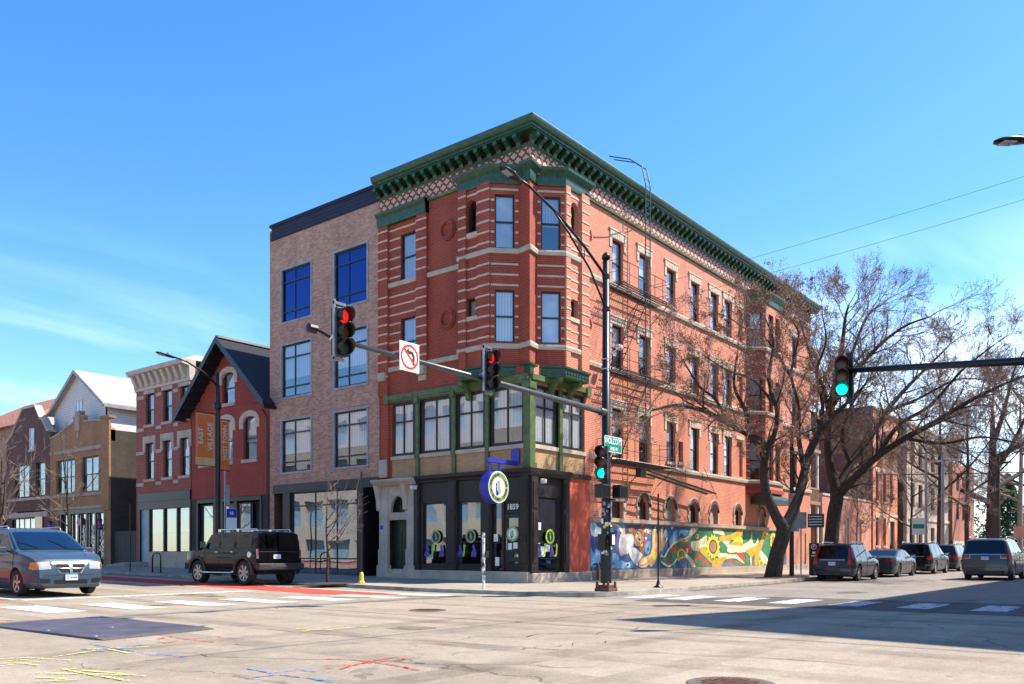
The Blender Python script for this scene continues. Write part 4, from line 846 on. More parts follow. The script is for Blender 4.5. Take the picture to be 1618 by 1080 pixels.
# ---- mural outlines: paint, outline points on the wall (along, height), smooth
MURAL = [('m_pale',[(4.29,2.66),(4.63,2.66),(4.83,2.43),(5.21,2.33),(5.23,2.11),(4.88,1.98),(4.48,2.01),(4.28,2.12)],1),('m_light',[(4.39,2.58),(4.58,2.53),(4.63,2.32),(4.44,2.26),(4.31,2.36)],1),('m_light',[(4.29,1.51),(4.48,1.72),(4.68,1.51),(5.08,1.18),(4.88,0.86),(4.44,0.65),(4.28,0.86)],1),('m_deep',[(4.34,1.96),(5.13,1.95),(5.13,1.4),(4.73,1.51),(4.48,1.29),(4.31,1.61)],1),('m_light',[(6.06,2.57),(6.97,2.61),(7.19,2.46),(6.75,2.25),(6.27,2.33)],1),('m_violet',[(6.06,2.07),(6.38,2.22),(6.75,2.22),(6.64,1.4),(6.72,1.15),(6.27,1.26),(6.06,1.51)],1),('m_light',[(6.06,1.26),(6.43,1.24),(6.59,1.01),(6.32,0.84),(6.06,0.9)],1),('m_light',[(6.75,0.95),(7.52,0.95),(7.97,0.74),(7.86,0.6),(6.11,0.61),(6.16,0.79)],1),('m_pale',[(7.19,0.84),(7.52,0.8),(7.52,0.66),(7.19,0.67)],1),('m_deep',[(7.24,0.79),(7.44,0.78),(7.44,0.69),(7.27,0.7)],1),('m_deep',[(6.97,1.15),(7.41,1.18),(7.69,0.95),(7.24,0.86),(6.91,0.95)],1),('m_light',[(9.01,1.76),(9.43,1.83),(9.37,1.35),(9.07,1.23),(8.89,1.41)],1),('m_deep',[(9.13,1.53),(9.25,1.56),(9.28,1.41),(9.16,1.39)],1),('m_light',[(11.36,1.97),(11.75,2.29),(12.42,2.49),(13.17,2.28),(13.17,2.09),(12.28,1.95),(11.62,1.73),(11.3,1.66)],1),('m_pale',[(11.43,2.59),(11.75,2.57),(11.56,2.44)],1),('m_deep',[(12.28,2.14),(12.42,2.24),(12.69,2.18),(12.62,2.08),(12.89,2.05),(12.62,2.02),(12.42,2.05),(12.22,2.04)],1),('m_light',[(10.47,2.17),(11.04,2.4),(11.11,2.09),(10.66,1.72),(10.44,1.78)],1),('m_ash',[(11.62,0.55),(12.83,1.1),(13.22,1.1),(13.22,0.52)],1),('m_white',[(6.01,2.6),(6.43,2.58),(6.81,2.39),(7.02,2.2),(6.97,2.09),(6.75,2.22),(6.43,2.47),(6.06,2.54)],1),('m_pale',[(6.81,2.2),(7.08,2.17),(7.74,2.16),(7.91,1.98),(7.91,1.75),(7.74,1.52),(7.41,1.29),(6.97,1.21),(6.75,1.14),(6.59,1.4),(6.56,1.74),(6.67,2.02)],1),('m_white',[(6.97,2.11),(7.52,2.14),(7.8,2.04),(7.86,1.78),(7.46,1.52),(7.08,1.29),(6.81,1.21),(6.67,1.52),(6.75,1.86)],1),('m_tan',[(6.91,2.42),(7.03,2.43),(7.1,2.2),(6.97,2.17),(6.89,2.28)],1),('m_white',[(7.52,1.46),(7.91,1.55),(8.43,1.35),(8.72,1.2),(8.49,1.0),(8.25,0.83),(8.2,0.68),(7.86,0.83),(7.52,1.15),(7.41,1.35)],1),('m_pale',[(7.63,1.41),(8.08,1.29),(8.31,0.94),(8.08,0.83),(7.74,1.12)],1),('m_rust',[(7.27,2.55),(7.46,2.41),(7.74,2.62),(7.86,2.45),(8.08,2.36),(8.43,2.43),(8.78,2.38),(8.81,2.06),(8.66,2.2),(8.37,2.28),(8.08,2.19),(7.91,1.93),(7.86,2.13),(7.46,2.24),(7.33,2.35)],1),('m_brown',[(8.37,2.4),(8.81,2.35),(8.81,1.94),(8.63,1.76),(8.54,2.14)],1),('m_rust',[(8.54,1.7),(8.89,1.79),(8.86,1.53),(8.75,1.29),(8.43,1.41),(8.37,1.58)],1),('m_skin',[(8.08,2.19),(8.28,2.31),(8.49,2.23),(8.57,1.99),(8.57,1.76),(8.37,1.58),(8.08,1.61),(7.91,1.78),(7.94,1.99)],1),('m_tan',[(7.91,1.93),(8.08,1.99),(8.17,1.79),(8.43,1.76),(8.37,1.61),(8.08,1.61),(7.9,1.75)],1),('m_dark',[(8.28,1.98),(8.47,1.96),(8.5,1.86),(8.34,1.87)],1),('m_dark',[(8.17,2.22),(8.3,2.21),(8.27,2.15),(8.15,2.16)],1),('m_yellow',[(8.54,1.73),(8.69,1.7),(8.66,1.61),(8.51,1.6)],1),('m_cream',[(9.0,2.35),(8.92,2.66),(8.94,2.35)],0),('m_cream',[(9.03,2.35),(9.07,2.66),(8.97,2.35)],0),('m_cream',[(9.05,2.35),(9.22,2.65),(9.0,2.36)],0),('m_cream',[(9.07,2.34),(9.35,2.61),(9.02,2.35)],0),('m_cream',[(9.09,2.33),(9.47,2.57),(9.05,2.35)],0),('m_cream',[(9.1,2.32),(9.56,2.51),(9.07,2.34)],0),('m_cream',[(9.1,2.3),(9.63,2.43),(9.08,2.33)],0),('m_cream',[(9.1,2.29),(9.67,2.36),(9.1,2.32)],0),('m_cream',[(9.1,2.28),(9.67,2.28),(9.1,2.31)],0),('m_cream',[(9.09,2.26),(9.64,2.19),(9.1,2.29)],0),('m_cream',[(9.07,2.25),(9.58,2.12),(9.1,2.28)],0),('m_red',[(8.69,2.55),(8.62,2.47),(8.47,2.47),(8.39,2.55),(8.47,2.63),(8.62,2.63)],1),('m_red',[(8.88,2.47),(8.81,2.4),(8.68,2.4),(8.62,2.46),(8.68,2.53),(8.81,2.53)],1),('m_white',[(8.74,2.6),(8.7,2.55),(8.62,2.55),(8.58,2.59),(8.62,2.64),(8.7,2.64)],1),('m_white',[(9.01,2.32),(8.95,2.26),(8.84,2.26),(8.78,2.32),(8.84,2.38),(8.95,2.38)],1),('m_red',[(9.14,2.18),(9.06,2.1),(8.91,2.1),(8.83,2.17),(8.91,2.25),(9.06,2.26)],1),('m_white',[(9.09,1.99),(9.04,1.93),(8.93,1.93),(8.88,1.98),(8.93,2.04),(9.04,2.04)],1),('m_red',[(9.07,1.82),(8.99,1.75),(8.85,1.75),(8.78,1.82),(8.85,1.89),(8.99,1.9)],1),('m_tan',[(8.28,0.74),(8.37,0.94),(8.66,1.12),(9.13,1.2),(9.37,1.29),(9.49,1.53),(9.55,1.95),(9.61,2.31),(9.79,2.59),(9.98,2.58),(10.01,2.22),(10.16,2.44),(10.32,2.32),(10.41,1.96),(10.35,1.53),(10.29,1.26),(10.04,1.11),(9.85,0.81),(9.49,0.61),(9.25,0.73),(9.01,0.61),(8.6,0.59),(8.34,0.65)],1),('m_skin',[(9.85,2.61),(9.98,2.57),(9.88,2.01),(9.79,1.41),(9.49,1.05),(9.13,0.85),(8.54,0.71),(8.4,0.82),(8.66,1.06),(9.19,1.17),(9.49,1.35),(9.64,1.95),(9.76,2.43)],1),('m_tan',[(10.38,2.32),(10.57,2.66),(10.67,2.63),(10.61,2.23),(10.91,2.52),(10.95,2.36),(10.72,1.93),(11.17,2.09),(11.04,1.87),(10.66,1.5),(10.41,1.35)],1),('m_skin',[(10.44,2.23),(10.61,2.62),(10.57,2.08),(10.9,2.45),(10.63,1.93),(10.47,1.66)],1),('m_yellow',[(9.55,1.29),(9.79,1.38),(9.98,1.23),(9.85,0.99),(9.61,1.02)],1),('m_skin',[(10.47,1.5),(11.11,2.03),(10.6,1.66),(10.41,1.41)],1),('m_cream',[(10.41,1.23),(10.72,1.14),(11.04,1.41),(11.56,1.76),(12.22,1.95),(13.22,2.09),(13.22,1.29),(12.42,1.1),(11.75,0.73),(11.23,0.58),(10.85,0.65),(10.41,0.87)],1),('m_green',[(10.44,1.11),(10.85,1.08),(11.17,1.35),(11.69,1.66),(12.28,1.86),(13.22,1.96),(13.22,1.39),(12.35,1.17),(11.69,0.79),(11.17,0.68),(10.79,0.8),(10.44,0.94)],1),('m_red',[(11.36,1.45),(11.75,1.7),(12.02,1.67),(12.22,1.54),(11.75,1.29),(11.43,1.29)],1),('m_red',[(11.04,1.05),(11.3,1.11),(11.36,0.86),(11.49,0.8),(11.11,0.74)],1),('m_red',[(12.83,1.61),(13.22,1.74),(13.22,1.42)],1),('m_ash',[(10.66,0.99),(10.91,1.05),(11.04,0.83),(10.85,0.83)],1),('m_green',[(11.11,1.29),(11.62,1.29),(11.75,1.14),(11.3,1.08)],1),('m_blue',[(12.19,2.63),(13.66,2.61),(13.5,2.3),(13.11,2.08),(12.19,1.99)],0),('m_light',[(12.34,2.38),(12.8,2.5),(13.26,2.4),(13.19,2.22),(12.65,2.1),(12.27,2.17)],1),('m_deep',[(12.42,2.24),(12.65,2.28),(12.88,2.18),(12.65,2.07),(12.42,2.1)],1),('m_green',[(13.5,2.6),(26.16,2.75),(26.16,0.53),(14.22,0.55),(13.11,1.32)],0),('m_cream',[(13.66,2.59),(14.42,2.63),(14.06,2.34),(13.74,2.19),(13.19,2.01),(12.19,1.85),(12.19,1.94),(13.03,2.09),(13.42,2.3)],1),('m_orange',[(12.19,1.92),(13.11,2.02),(13.58,2.15),(13.26,1.9),(12.19,1.78)],1),('m_green',[(12.19,1.82),(12.65,1.86),(12.8,1.64),(12.19,1.57)],1),('m_red',[(12.88,1.68),(13.26,1.72),(13.66,1.58),(13.58,1.32),(13.11,1.32),(12.8,1.5)],1),('m_white',[(13.11,1.5),(13.26,1.52),(13.26,1.32),(13.17,1.29)],1),('m_cream',[(12.19,1.04),(12.65,1.22),(13.11,1.25),(13.74,0.96),(14.54,0.55),(13.58,0.56),(13.11,1.04),(12.65,1.04),(12.19,0.86)],1),('m_ash',[(12.19,0.83),(12.65,1.0),(12.95,1.09),(13.26,0.93),(13.66,0.55),(12.19,0.56)],1),('m_cream',[(13.74,1.9),(14.46,1.95),(15.2,2.18),(15.46,2.18),(15.37,1.55),(14.79,1.47),(14.22,1.32),(13.74,1.47),(13.58,1.72)],1),('m_green',[(13.82,1.32),(14.46,1.36),(15.97,0.72),(16.05,0.53),(14.3,0.55),(13.9,0.89)],1),('m_red',[(14.54,1.21),(14.45,1.13),(14.24,1.13),(14.08,1.17),(14.08,1.25),(14.24,1.32),(14.45,1.28)],1),('m_red',[(14.99,1.03),(14.88,0.93),(14.64,0.93),(14.46,0.98),(14.46,1.07),(14.64,1.15),(14.88,1.11)],1),('m_red',[(14.36,0.96),(14.28,0.88),(14.09,0.88),(13.93,0.91),(13.93,0.99),(14.09,1.06),(14.28,1.02)],1),('m_red',[(15.54,0.84),(15.44,0.75),(15.23,0.75),(15.06,0.79),(15.06,0.88),(15.23,0.95),(15.44,0.91)],1),('m_red',[(15.09,0.69),(15.01,0.62),(14.82,0.62),(14.68,0.65),(14.68,0.73),(14.82,0.79),(15.01,0.75)],1),('m_red',[(15.83,0.65),(15.75,0.58),(15.58,0.58),(15.44,0.61),(15.44,0.68),(15.58,0.74),(15.75,0.7)],1),('m_red',[(14.23,0.81),(14.17,0.75),(14.02,0.75),(13.9,0.78),(13.9,0.84),(14.02,0.89),(14.17,0.86)],1),('m_red',[(18.6,0.81),(18.48,0.71),(18.22,0.71),(18.0,0.76),(18.0,0.86),(18.22,0.95),(18.48,0.9)],1),('m_red',[(18.98,0.69),(18.9,0.62),(18.7,0.62),(18.55,0.65),(18.55,0.73),(18.7,0.79),(18.9,0.75)],1),('m_red',[(18.25,0.66),(18.16,0.58),(17.96,0.58),(17.8,0.62),(17.8,0.7),(17.96,0.76),(18.16,0.72)],1),('m_red',[(19.44,0.77),(19.36,0.7),(19.18,0.7),(19.04,0.73),(19.04,0.8),(19.18,0.85),(19.36,0.82)],1),('m_red',[(20.78,0.84),(20.68,0.75),(20.44,0.75),(20.25,0.79),(20.25,0.88),(20.44,0.95),(20.68,0.91)],1),('m_red',[(20.14,0.68),(20.05,0.6),(19.86,0.61),(19.7,0.64),(19.7,0.72),(19.86,0.78),(20.05,0.74)],1),('m_red',[(21.99,0.74),(21.89,0.66),(21.66,0.66),(21.48,0.7),(21.48,0.79),(21.66,0.85),(21.89,0.81)],1),('m_orange',[(14.54,1.47),(15.29,1.58),(15.62,1.17),(16.14,0.79),(16.05,0.72),(15.2,1.1),(14.71,1.32)],1),('m_cream',[(16.22,2.63),(17.1,2.67),(17.46,2.49),(17.64,2.26),(17.28,2.25),(16.75,2.32),(16.22,2.35)],1),('m_orange',[(16.93,2.13),(17.28,2.25),(18.01,2.26),(18.94,2.44),(19.42,2.64),(20.1,2.62),(19.91,2.29),(19.52,2.09),(18.85,2.04),(18.01,1.95),(17.1,1.94)],1),('m_cream',[(17.28,1.94),(18.38,1.95),(18.19,1.79),(18.94,1.72),(19.91,1.69),(20.3,1.57),(19.91,1.29),(19.13,1.33),(18.38,1.29),(17.92,1.4),(18.01,1.6)],1),('m_yellow',[(18.75,2.08),(19.23,2.2),(19.91,2.17),(20.1,1.81),(19.91,1.73),(18.57,1.8),(18.85,1.96)],1),('m_orange',[(18.38,1.84),(19.33,1.92),(20.1,1.85),(20.01,1.71),(18.66,1.72)],1),('m_cream',[(20.1,1.77),(21.0,1.98),(21.31,2.4),(21.41,2.52),(21.51,1.9),(22.03,1.91),(22.24,2.25),(22.35,1.91),(22.03,1.7),(21.11,1.57),(20.4,1.33),(20.01,1.41)],1),('m_orange',[(20.5,1.41),(21.51,1.62),(22.46,1.87),(22.88,2.3),(23.1,2.55),(23.98,2.61),(23.42,2.22),(22.99,1.79),(22.67,1.37),(22.46,0.91),(22.14,0.58),(21.83,0.58),(21.72,1.16),(21.31,1.0),(20.9,1.2)],1),('m_cream',[(22.67,1.45),(22.99,1.33),(23.98,0.81),(23.75,0.56),(23.21,0.73),(22.56,1.07)],1),('m_cream',[(16.75,1.25),(17.46,1.29),(18.57,1.21),(19.42,1.17),(20.1,0.84),(20.3,0.68),(19.71,0.8),(19.13,0.97),(18.19,0.97),(17.1,0.9)],1),('m_orange',[(16.14,0.87),(16.75,1.02),(18.01,1.09),(17.55,0.86),(17.19,0.55),(16.14,0.54)],1),('m_red',[(19.04,1.29),(19.91,1.29),(20.4,1.0),(20.1,0.84),(19.42,1.13)],1),('m_ash',[(17.46,0.71),(17.92,0.78),(19.33,0.61),(19.52,0.56),(17.37,0.53)],1),('m_cream',[(21.11,1.0),(21.31,1.0),(21.31,0.54),(21.11,0.59)],1),('m_green',[(20.3,1.29),(20.9,1.16),(21.21,0.59),(20.7,0.57),(20.5,1.0)],1),('m_orange',[(25.69,0.98),(26.16,1.06),(26.16,0.51),(25.57,0.51)],0),('m_green',[(16.93,1.9),(17.37,1.9),(17.92,1.6),(17.46,1.32),(17.1,1.32),(17.1,1.67)],1),('m_yellow',[(17.1,1.63),(16.88,1.51),(17.01,1.32),(16.74,1.29),(16.75,1.08),(16.49,1.13),(16.38,0.94),(16.18,1.08),(15.98,0.95),(15.88,1.14),(15.62,1.08),(15.63,1.29),(15.37,1.32),(15.5,1.5),(15.29,1.62),(15.5,1.74),(15.37,1.92),(15.63,1.96),(15.62,2.17),(15.88,2.11),(15.98,2.31),(16.18,2.17),(16.38,2.31),(16.49,2.12),(16.75,2.18),(16.74,1.97),(17.01,1.94),(16.88,1.75)],0),('m_dark',[(16.69,1.63),(16.62,1.44),(16.43,1.29),(16.18,1.24),(15.93,1.29),(15.75,1.43),(15.69,1.62),(15.75,1.82),(15.93,1.96),(16.18,2.01),(16.43,1.96),(16.62,1.82)],1),('m_brown',[(16.57,1.63),(16.52,1.48),(16.37,1.37),(16.18,1.33),(15.99,1.37),(15.85,1.48),(15.8,1.62),(15.85,1.77),(15.99,1.88),(16.18,1.92),(16.37,1.89),(16.52,1.78)],1),('m_yellow',[(14.47,2.15),(14.42,2.12),(14.45,2.09),(14.39,2.08),(14.39,2.03),(14.33,2.04),(14.3,2.0),(14.26,2.03),(14.21,2.0),(14.19,2.04),(14.13,2.03),(14.13,2.07),(14.07,2.08),(14.1,2.12),(14.05,2.14),(14.1,2.17),(14.07,2.21),(14.13,2.22),(14.13,2.26),(14.19,2.25),(14.21,2.29),(14.26,2.26),(14.3,2.29),(14.33,2.25),(14.39,2.26),(14.39,2.22),(14.45,2.21),(14.42,2.17)],0),('m_dark',[(14.37,2.15),(14.36,2.11),(14.32,2.08),(14.26,2.07),(14.2,2.08),(14.16,2.11),(14.14,2.15),(14.16,2.19),(14.2,2.22),(14.26,2.23),(14.32,2.22),(14.36,2.19)],1),('m_brown',[(14.35,2.15),(14.34,2.12),(14.3,2.09),(14.26,2.08),(14.21,2.09),(14.18,2.11),(14.17,2.15),(14.18,2.18),(14.21,2.2),(14.26,2.21),(14.3,2.2),(14.34,2.18)],1),('m_yellow',[(12.9,1.25),(12.8,1.2),(12.86,1.13),(12.74,1.11),(12.74,1.03),(12.62,1.05),(12.57,0.97),(12.48,1.03),(12.39,0.98),(12.34,1.05),(12.22,1.03),(12.23,1.11),(12.11,1.13),(12.16,1.2),(12.07,1.25),(12.16,1.3),(12.11,1.37),(12.23,1.39),(12.22,1.47),(12.34,1.45),(12.39,1.53),(12.48,1.47),(12.57,1.53),(12.62,1.45),(12.74,1.47),(12.74,1.39),(12.86,1.38),(12.8,1.3)],0),('m_dark',[(12.71,1.25),(12.68,1.17),(12.59,1.12),(12.48,1.1),(12.37,1.12),(12.28,1.17),(12.25,1.25),(12.28,1.33),(12.37,1.39),(12.48,1.41),(12.59,1.39),(12.68,1.33)],1),('m_brown',[(12.66,1.25),(12.63,1.19),(12.57,1.15),(12.48,1.13),(12.39,1.15),(12.33,1.19),(12.3,1.25),(12.33,1.31),(12.39,1.36),(12.48,1.37),(12.57,1.36),(12.63,1.31)],1),('m_yellow',[(19.72,2.35),(19.64,2.32),(19.69,2.28),(19.59,2.27),(19.59,2.22),(19.49,2.23),(19.45,2.19),(19.37,2.22),(19.3,2.19),(19.26,2.23),(19.16,2.22),(19.16,2.26),(19.06,2.27),(19.11,2.31),(19.03,2.34),(19.11,2.37),(19.06,2.41),(19.16,2.42),(19.16,2.46),(19.26,2.45),(19.3,2.5),(19.37,2.47),(19.45,2.5),(19.49,2.46),(19.59,2.47),(19.59,2.42),(19.69,2.42),(19.64,2.38)],0),('m_dark',[(19.6,2.35),(19.57,2.29),(19.49,2.26),(19.37,2.24),(19.26,2.25),(19.18,2.29),(19.15,2.34),(19.18,2.39),(19.26,2.43),(19.37,2.45),(19.49,2.44),(19.57,2.4)],1),('m_orange',[(19.55,2.35),(19.53,2.31),(19.46,2.27),(19.37,2.26),(19.29,2.27),(19.22,2.3),(19.2,2.34),(19.22,2.38),(19.29,2.41),(19.37,2.42),(19.46,2.42),(19.53,2.39)],1),('m_yellow',[(23.26,0.67),(23.14,0.62),(23.21,0.56),(23.07,0.54),(23.08,0.47),(22.94,0.49),(22.88,0.42),(22.78,0.47),(22.67,0.42),(22.61,0.49),(22.48,0.47),(22.48,0.55),(22.34,0.57),(22.41,0.63),(22.3,0.68),(22.41,0.72),(22.34,0.79),(22.48,0.8),(22.48,0.88),(22.61,0.86),(22.67,0.93),(22.78,0.88),(22.88,0.93),(22.94,0.86),(23.08,0.88),(23.07,0.8),(23.21,0.78),(23.14,0.72)],0),('m_dark',[(22.99,0.67),(22.96,0.61),(22.88,0.57),(22.78,0.56),(22.67,0.57),(22.59,0.62),(22.56,0.68),(22.59,0.73),(22.67,0.78),(22.78,0.79),(22.88,0.77),(22.96,0.73)],1),('m_brown',[(22.94,0.67),(22.92,0.63),(22.86,0.6),(22.78,0.58),(22.69,0.6),(22.63,0.63),(22.61,0.68),(22.63,0.72),(22.69,0.75),(22.78,0.76),(22.86,0.75),(22.92,0.72)],1),('m_yellow',[(25.11,2.03),(24.98,1.91),(25.05,1.74),(24.9,1.71),(24.91,1.51),(24.77,1.56),(24.71,1.39),(24.59,1.51),(24.48,1.39),(24.42,1.56),(24.28,1.51),(24.28,1.7),(24.14,1.74),(24.21,1.9),(24.09,2.01),(24.21,2.13),(24.14,2.3),(24.28,2.33),(24.28,2.52),(24.42,2.47),(24.48,2.65),(24.59,2.53),(24.71,2.66),(24.77,2.48),(24.91,2.53),(24.9,2.34),(25.05,2.31),(24.98,2.14)],0),('m_dark',[(24.82,2.02),(24.79,1.88),(24.71,1.77),(24.59,1.73),(24.48,1.77),(24.39,1.87),(24.36,2.02),(24.39,2.16),(24.48,2.27),(24.59,2.31),(24.71,2.28),(24.79,2.17)],1),('m_brown',[(24.77,2.02),(24.74,1.91),(24.68,1.83),(24.59,1.8),(24.51,1.83),(24.44,1.91),(24.42,2.02),(24.44,2.13),(24.51,2.21),(24.59,2.24),(24.68,2.21),(24.74,2.13)],1),('m_yellow',[(13.07,1.24),(12.93,1.19),(13.01,1.12),(12.85,1.1),(12.86,1.02),(12.7,1.04),(12.64,0.97),(12.52,1.02),(12.4,0.97),(12.34,1.04),(12.18,1.02),(12.19,1.11),(12.04,1.12),(12.11,1.2),(11.98,1.24),(12.11,1.29),(12.04,1.37),(12.19,1.38),(12.18,1.46),(12.34,1.44),(12.4,1.52),(12.52,1.46),(12.64,1.52),(12.7,1.44),(12.86,1.47),(12.85,1.38),(13.01,1.37),(12.93,1.29)],0),('m_dark',[(12.79,1.24),(12.75,1.17),(12.66,1.12),(12.52,1.1),(12.39,1.12),(12.29,1.17),(12.25,1.24),(12.29,1.31),(12.39,1.37),(12.52,1.39),(12.66,1.37),(12.75,1.31)],1),('m_brown',[(12.73,1.24),(12.7,1.19),(12.62,1.15),(12.52,1.13),(12.42,1.15),(12.34,1.19),(12.31,1.24),(12.34,1.3),(12.42,1.34),(12.52,1.35),(12.62,1.34),(12.7,1.3)],1),('m_yellow',[(23.64,2.37),(23.59,2.36),(23.62,2.33),(23.56,2.33),(23.56,2.3),(23.5,2.3),(23.47,2.28),(23.42,2.3),(23.38,2.28),(23.35,2.3),(23.29,2.29),(23.29,2.32),(23.23,2.33),(23.26,2.35),(23.21,2.37),(23.26,2.38),(23.23,2.41),(23.29,2.41),(23.29,2.44),(23.35,2.43),(23.38,2.46),(23.42,2.44),(23.47,2.46),(23.5,2.44),(23.56,2.45),(23.56,2.42),(23.62,2.41),(23.59,2.39)],0),('m_dark',[(23.57,2.37),(23.55,2.34),(23.5,2.32),(23.42,2.31),(23.35,2.32),(23.3,2.34),(23.28,2.37),(23.3,2.4),(23.35,2.42),(23.42,2.43),(23.5,2.42),(23.55,2.4)],1),('m_red',[(23.54,2.37),(23.52,2.35),(23.48,2.33),(23.42,2.32),(23.37,2.33),(23.33,2.34),(23.31,2.37),(23.33,2.39),(23.37,2.41),(23.42,2.42),(23.48,2.41),(23.52,2.4)],1)]
# mural painted on the wall (one mesh, one slot per paint)
keys = list(MUR); m = MB(); m.mi = keys.index('m_blue'); m.fb(RF, 4.22, 26.8, 0, .02, .54, 2.60)
def cat_rom(p, n=3):
    o = []; L = len(p)
    for i in range(L):
        a, b, c, d = [Vector(p[(i+k) % L]) for k in (-1, 0, 1, 2)]
        for j in range(n):
            t = j/n; q = .5*((2*b)+(c-a)*t+(2*a-5*b+4*c-d)*t*t+(3*b-a-3*c+d)*t**3); o.append((q.x, min(2.59, max(.55, q.y))))
    return o
for i, (mt, p, s) in enumerate(MURAL):
    p = [(x, min(2.59, max(.55, z))) for x, z in p]; m.mi = keys.index(mt); Q = cat_rom(p) if s else p; m.fpoly(RF, Q, .0225+i*.0004)
    if mt in ('m_skin', 'm_tan', 'm_rust', 'm_cream', 'm_white', 'm_pale', 'm_brown', 'm_orange') and len(p) > 6:
        m.mi = keys.index('m_dark' if mt in ('m_skin', 'm_tan', 'm_rust') else 'm_brown')
        for a, b in zip(Q, Q[1:]+Q[:1]):
            d = Vector((b[0]-a[0], b[1]-a[1]))
            if d.length > 1e-4: k = Vector((-d.y, d.x)).normalized()*.011; m.add([RF.p(a[0]-k.x, .0232+i*.0004, a[1]-k.y), RF.p(b[0]-k.x, .0232+i*.0004, b[1]-k.y), RF.p(b[0]+k.x, .0232+i*.0004, b[1]+k.y), RF.p(a[0]+k.x, .0232+i*.0004, a[1]+k.y)], [(0, 1, 2, 3)])
m.build('mural', keys, B, label='painted mural of a veiled woman, raised hands, poppies and sunflowers')
# round projecting sign
RS = thing('round_sign', 'round blue veterinary sign hanging from a blue bracket over the corner shop', 'shop sign', (-1.4, .62, 3.8))
FS = Fr((0, .62), (1, 0)); sc = (-1.42, 3.78)
m = MB(); m.box(-.14, -.10, .42, .82, 4.75, 5.35); m.box(-1.85, -.1, .54, .70, 4.72, 4.88); m.box(-1.75, -1.68, .58, .66, 4.35, 4.75); m.box(-1.12, -1.05, .58, .66, 4.35, 4.75); m.build('bracket', 'blue_paint', RS)
m = MB(); m.lathe([(0, -.22), (.60, -.22), (.62, -.2), (.62, .2), (.60, .22), (0, .22)], (sc[0], .62, sc[1]), 'y', 48); m.build('drum', 'blue_paint', RS, smooth=False)
m = MB(); m.mi = 0; ring(m, FS, *sc, .0, .60, .225, 48); m.mi = 1; ring(m, FS, *sc, .37, .57, .228, 48); m.mi = 2; m.fpoly(FS, [(sc[0]+.42*a, sc[1]+.42*b) for a, b in cat], .231); m.mi = 3; m.fpoly(FS, [(sc[0]+.42*a, sc[1]+.42*b) for a, b in dog], .233)
m.build('sign_face', ['white_print', 'sage_print', 'sage_print', 'blue_print'], RS)
m = MB()
def arctext(mb, fr, s, cx, cz, r, size, a0, step, flip, d):
    for i, ch in enumerate(s):
        if ch == ' ': continue
        a = R_(a0+i*step)
        def pl(x, y, a=a):
            rr = r+(y if not flip else -y); X = cx+(rr)*math.cos(a)+(x if not flip else -x)*math.sin(a); Z = cz+(rr)*math.sin(a)-(x if not flip else -x)*math.cos(a)
            return fr.p(X, d, Z)
        textmesh(mb, ch, size, pl)
arctext(m, FS, 'UKRAINIAN VILLAGE', sc[0], sc[1], .47, .15, 172, -10.2, False, .236); arctext(m, FS, 'VETERINARY CENTER', sc[0], sc[1], .47, .15, 190, 10.2, True, .236)
m.build('lettering', 'black_print', RS)
# ------------------------------------------------------------------ neighbours on the avenue
def bld(label, y0, y1, x1, z, cat='building', name='building'): return thing(name, label, cat, (0, (y0+y1)/2, 0))
NB = bld('four storey speckled brick block with navy metal parapet and black framed windows', 8.45, 16.6, 25, 17.8, name='apartment_building')
cw = [(9.25, 11.62), (13.28, 15.66)]; rz = [(12.8, 15.5), (9.02, 11.72), (5.27, 7.95)]
hN = [ly(a, b)+r for a, b in cw for r in rz]
NF = Fr((-.04, 0), (0, -1))
m = MB(); m.wall(NF, -16.62, -8.46, 4.62, 17.15, hN, .12); m.wall(NF, -16.62, -16.25, 0, 4.62); m.quad((-.04, 16.62, 0), (24, 16.62, 0), (24, 16.62, 17.8), (-.04, 16.62, 17.8)); m.quad((-.04, 8.46, 17.9), (-.04, 8.46, 8), (5, 8.46, 8), (5, 8.46, 17.9))
m.build('wall', 'speckled_brick', NB); m = MB(); m.quad((.0, 8.5, 17.6), (24, 8.5, 17.6), (24, 16.6, 17.6), (0, 16.6, 17.6)); m.box(.6, 23, 9, 16.2, .1, 17.3) if False else None; m.build('roof', 'grey_roof', NB)
m = MB(); m.box(.7, 23, 9.0, 16.2, 4.9, 17.2); m.box(1.5, 23, 9.8, 15.0, .1, 4.9); m.build('interior', 'interior', NB)
m = MB(); m.fb(NF, -16.40, -8.47, 0, .06, 17.12, 17.85); m.sweep([(-.04, 16.5), (-.04, 8.47)], [(-.1, 17.78), (.12, 17.78), (.12, 17.92), (-.4, 17.94)]); m.build('metal_parapet', 'navy_siding', NB)
fr_ = MB()
for a, b in cw:
    for j, (u, v) in enumerate(rz):
        window(NF, -b+.05, -a-.05, u+.05, v-.05, NB, glassm='pane_navy' if j == 0 else 'pane_clear', style='fix', dep=.07, fw=.07, mull=(-b+(b-a)*.42 if True else 0,), trans=(u+.55, v-.68), blind=None if j == 0 else ('blind_grey' if j == 1 else 'curtain'), bz=.0 if j == 0 else .35)
        t0, t1 = -b, -a
        for q in ((t0-.05, t0+.05, u-.05, v+.05), (t1-.05, t1+.05, u-.05, v+.05), (t0+.05, t1-.05, u-.05, u+.05), (t0+.05, t1-.05, v-.05, v+.05)): fr_.fb(NF, q[0], q[1], -.06, .03, q[2], q[3])
fr_.build('window_surround', 'grey_paint', NB)
m = MB(); m.fb(NF, -16.3, -8.47, -.1, .06, 4.28, 4.72); m.fb(NF, -15.5, -14.95, -.1, .04, .2, 4.28); m.fb(NF, -9.95, -9.55, -.1, .04, .2, 4.28); m.build('steel_lintel', 'black_frame', NB)
zg = h(0, 12)+.12
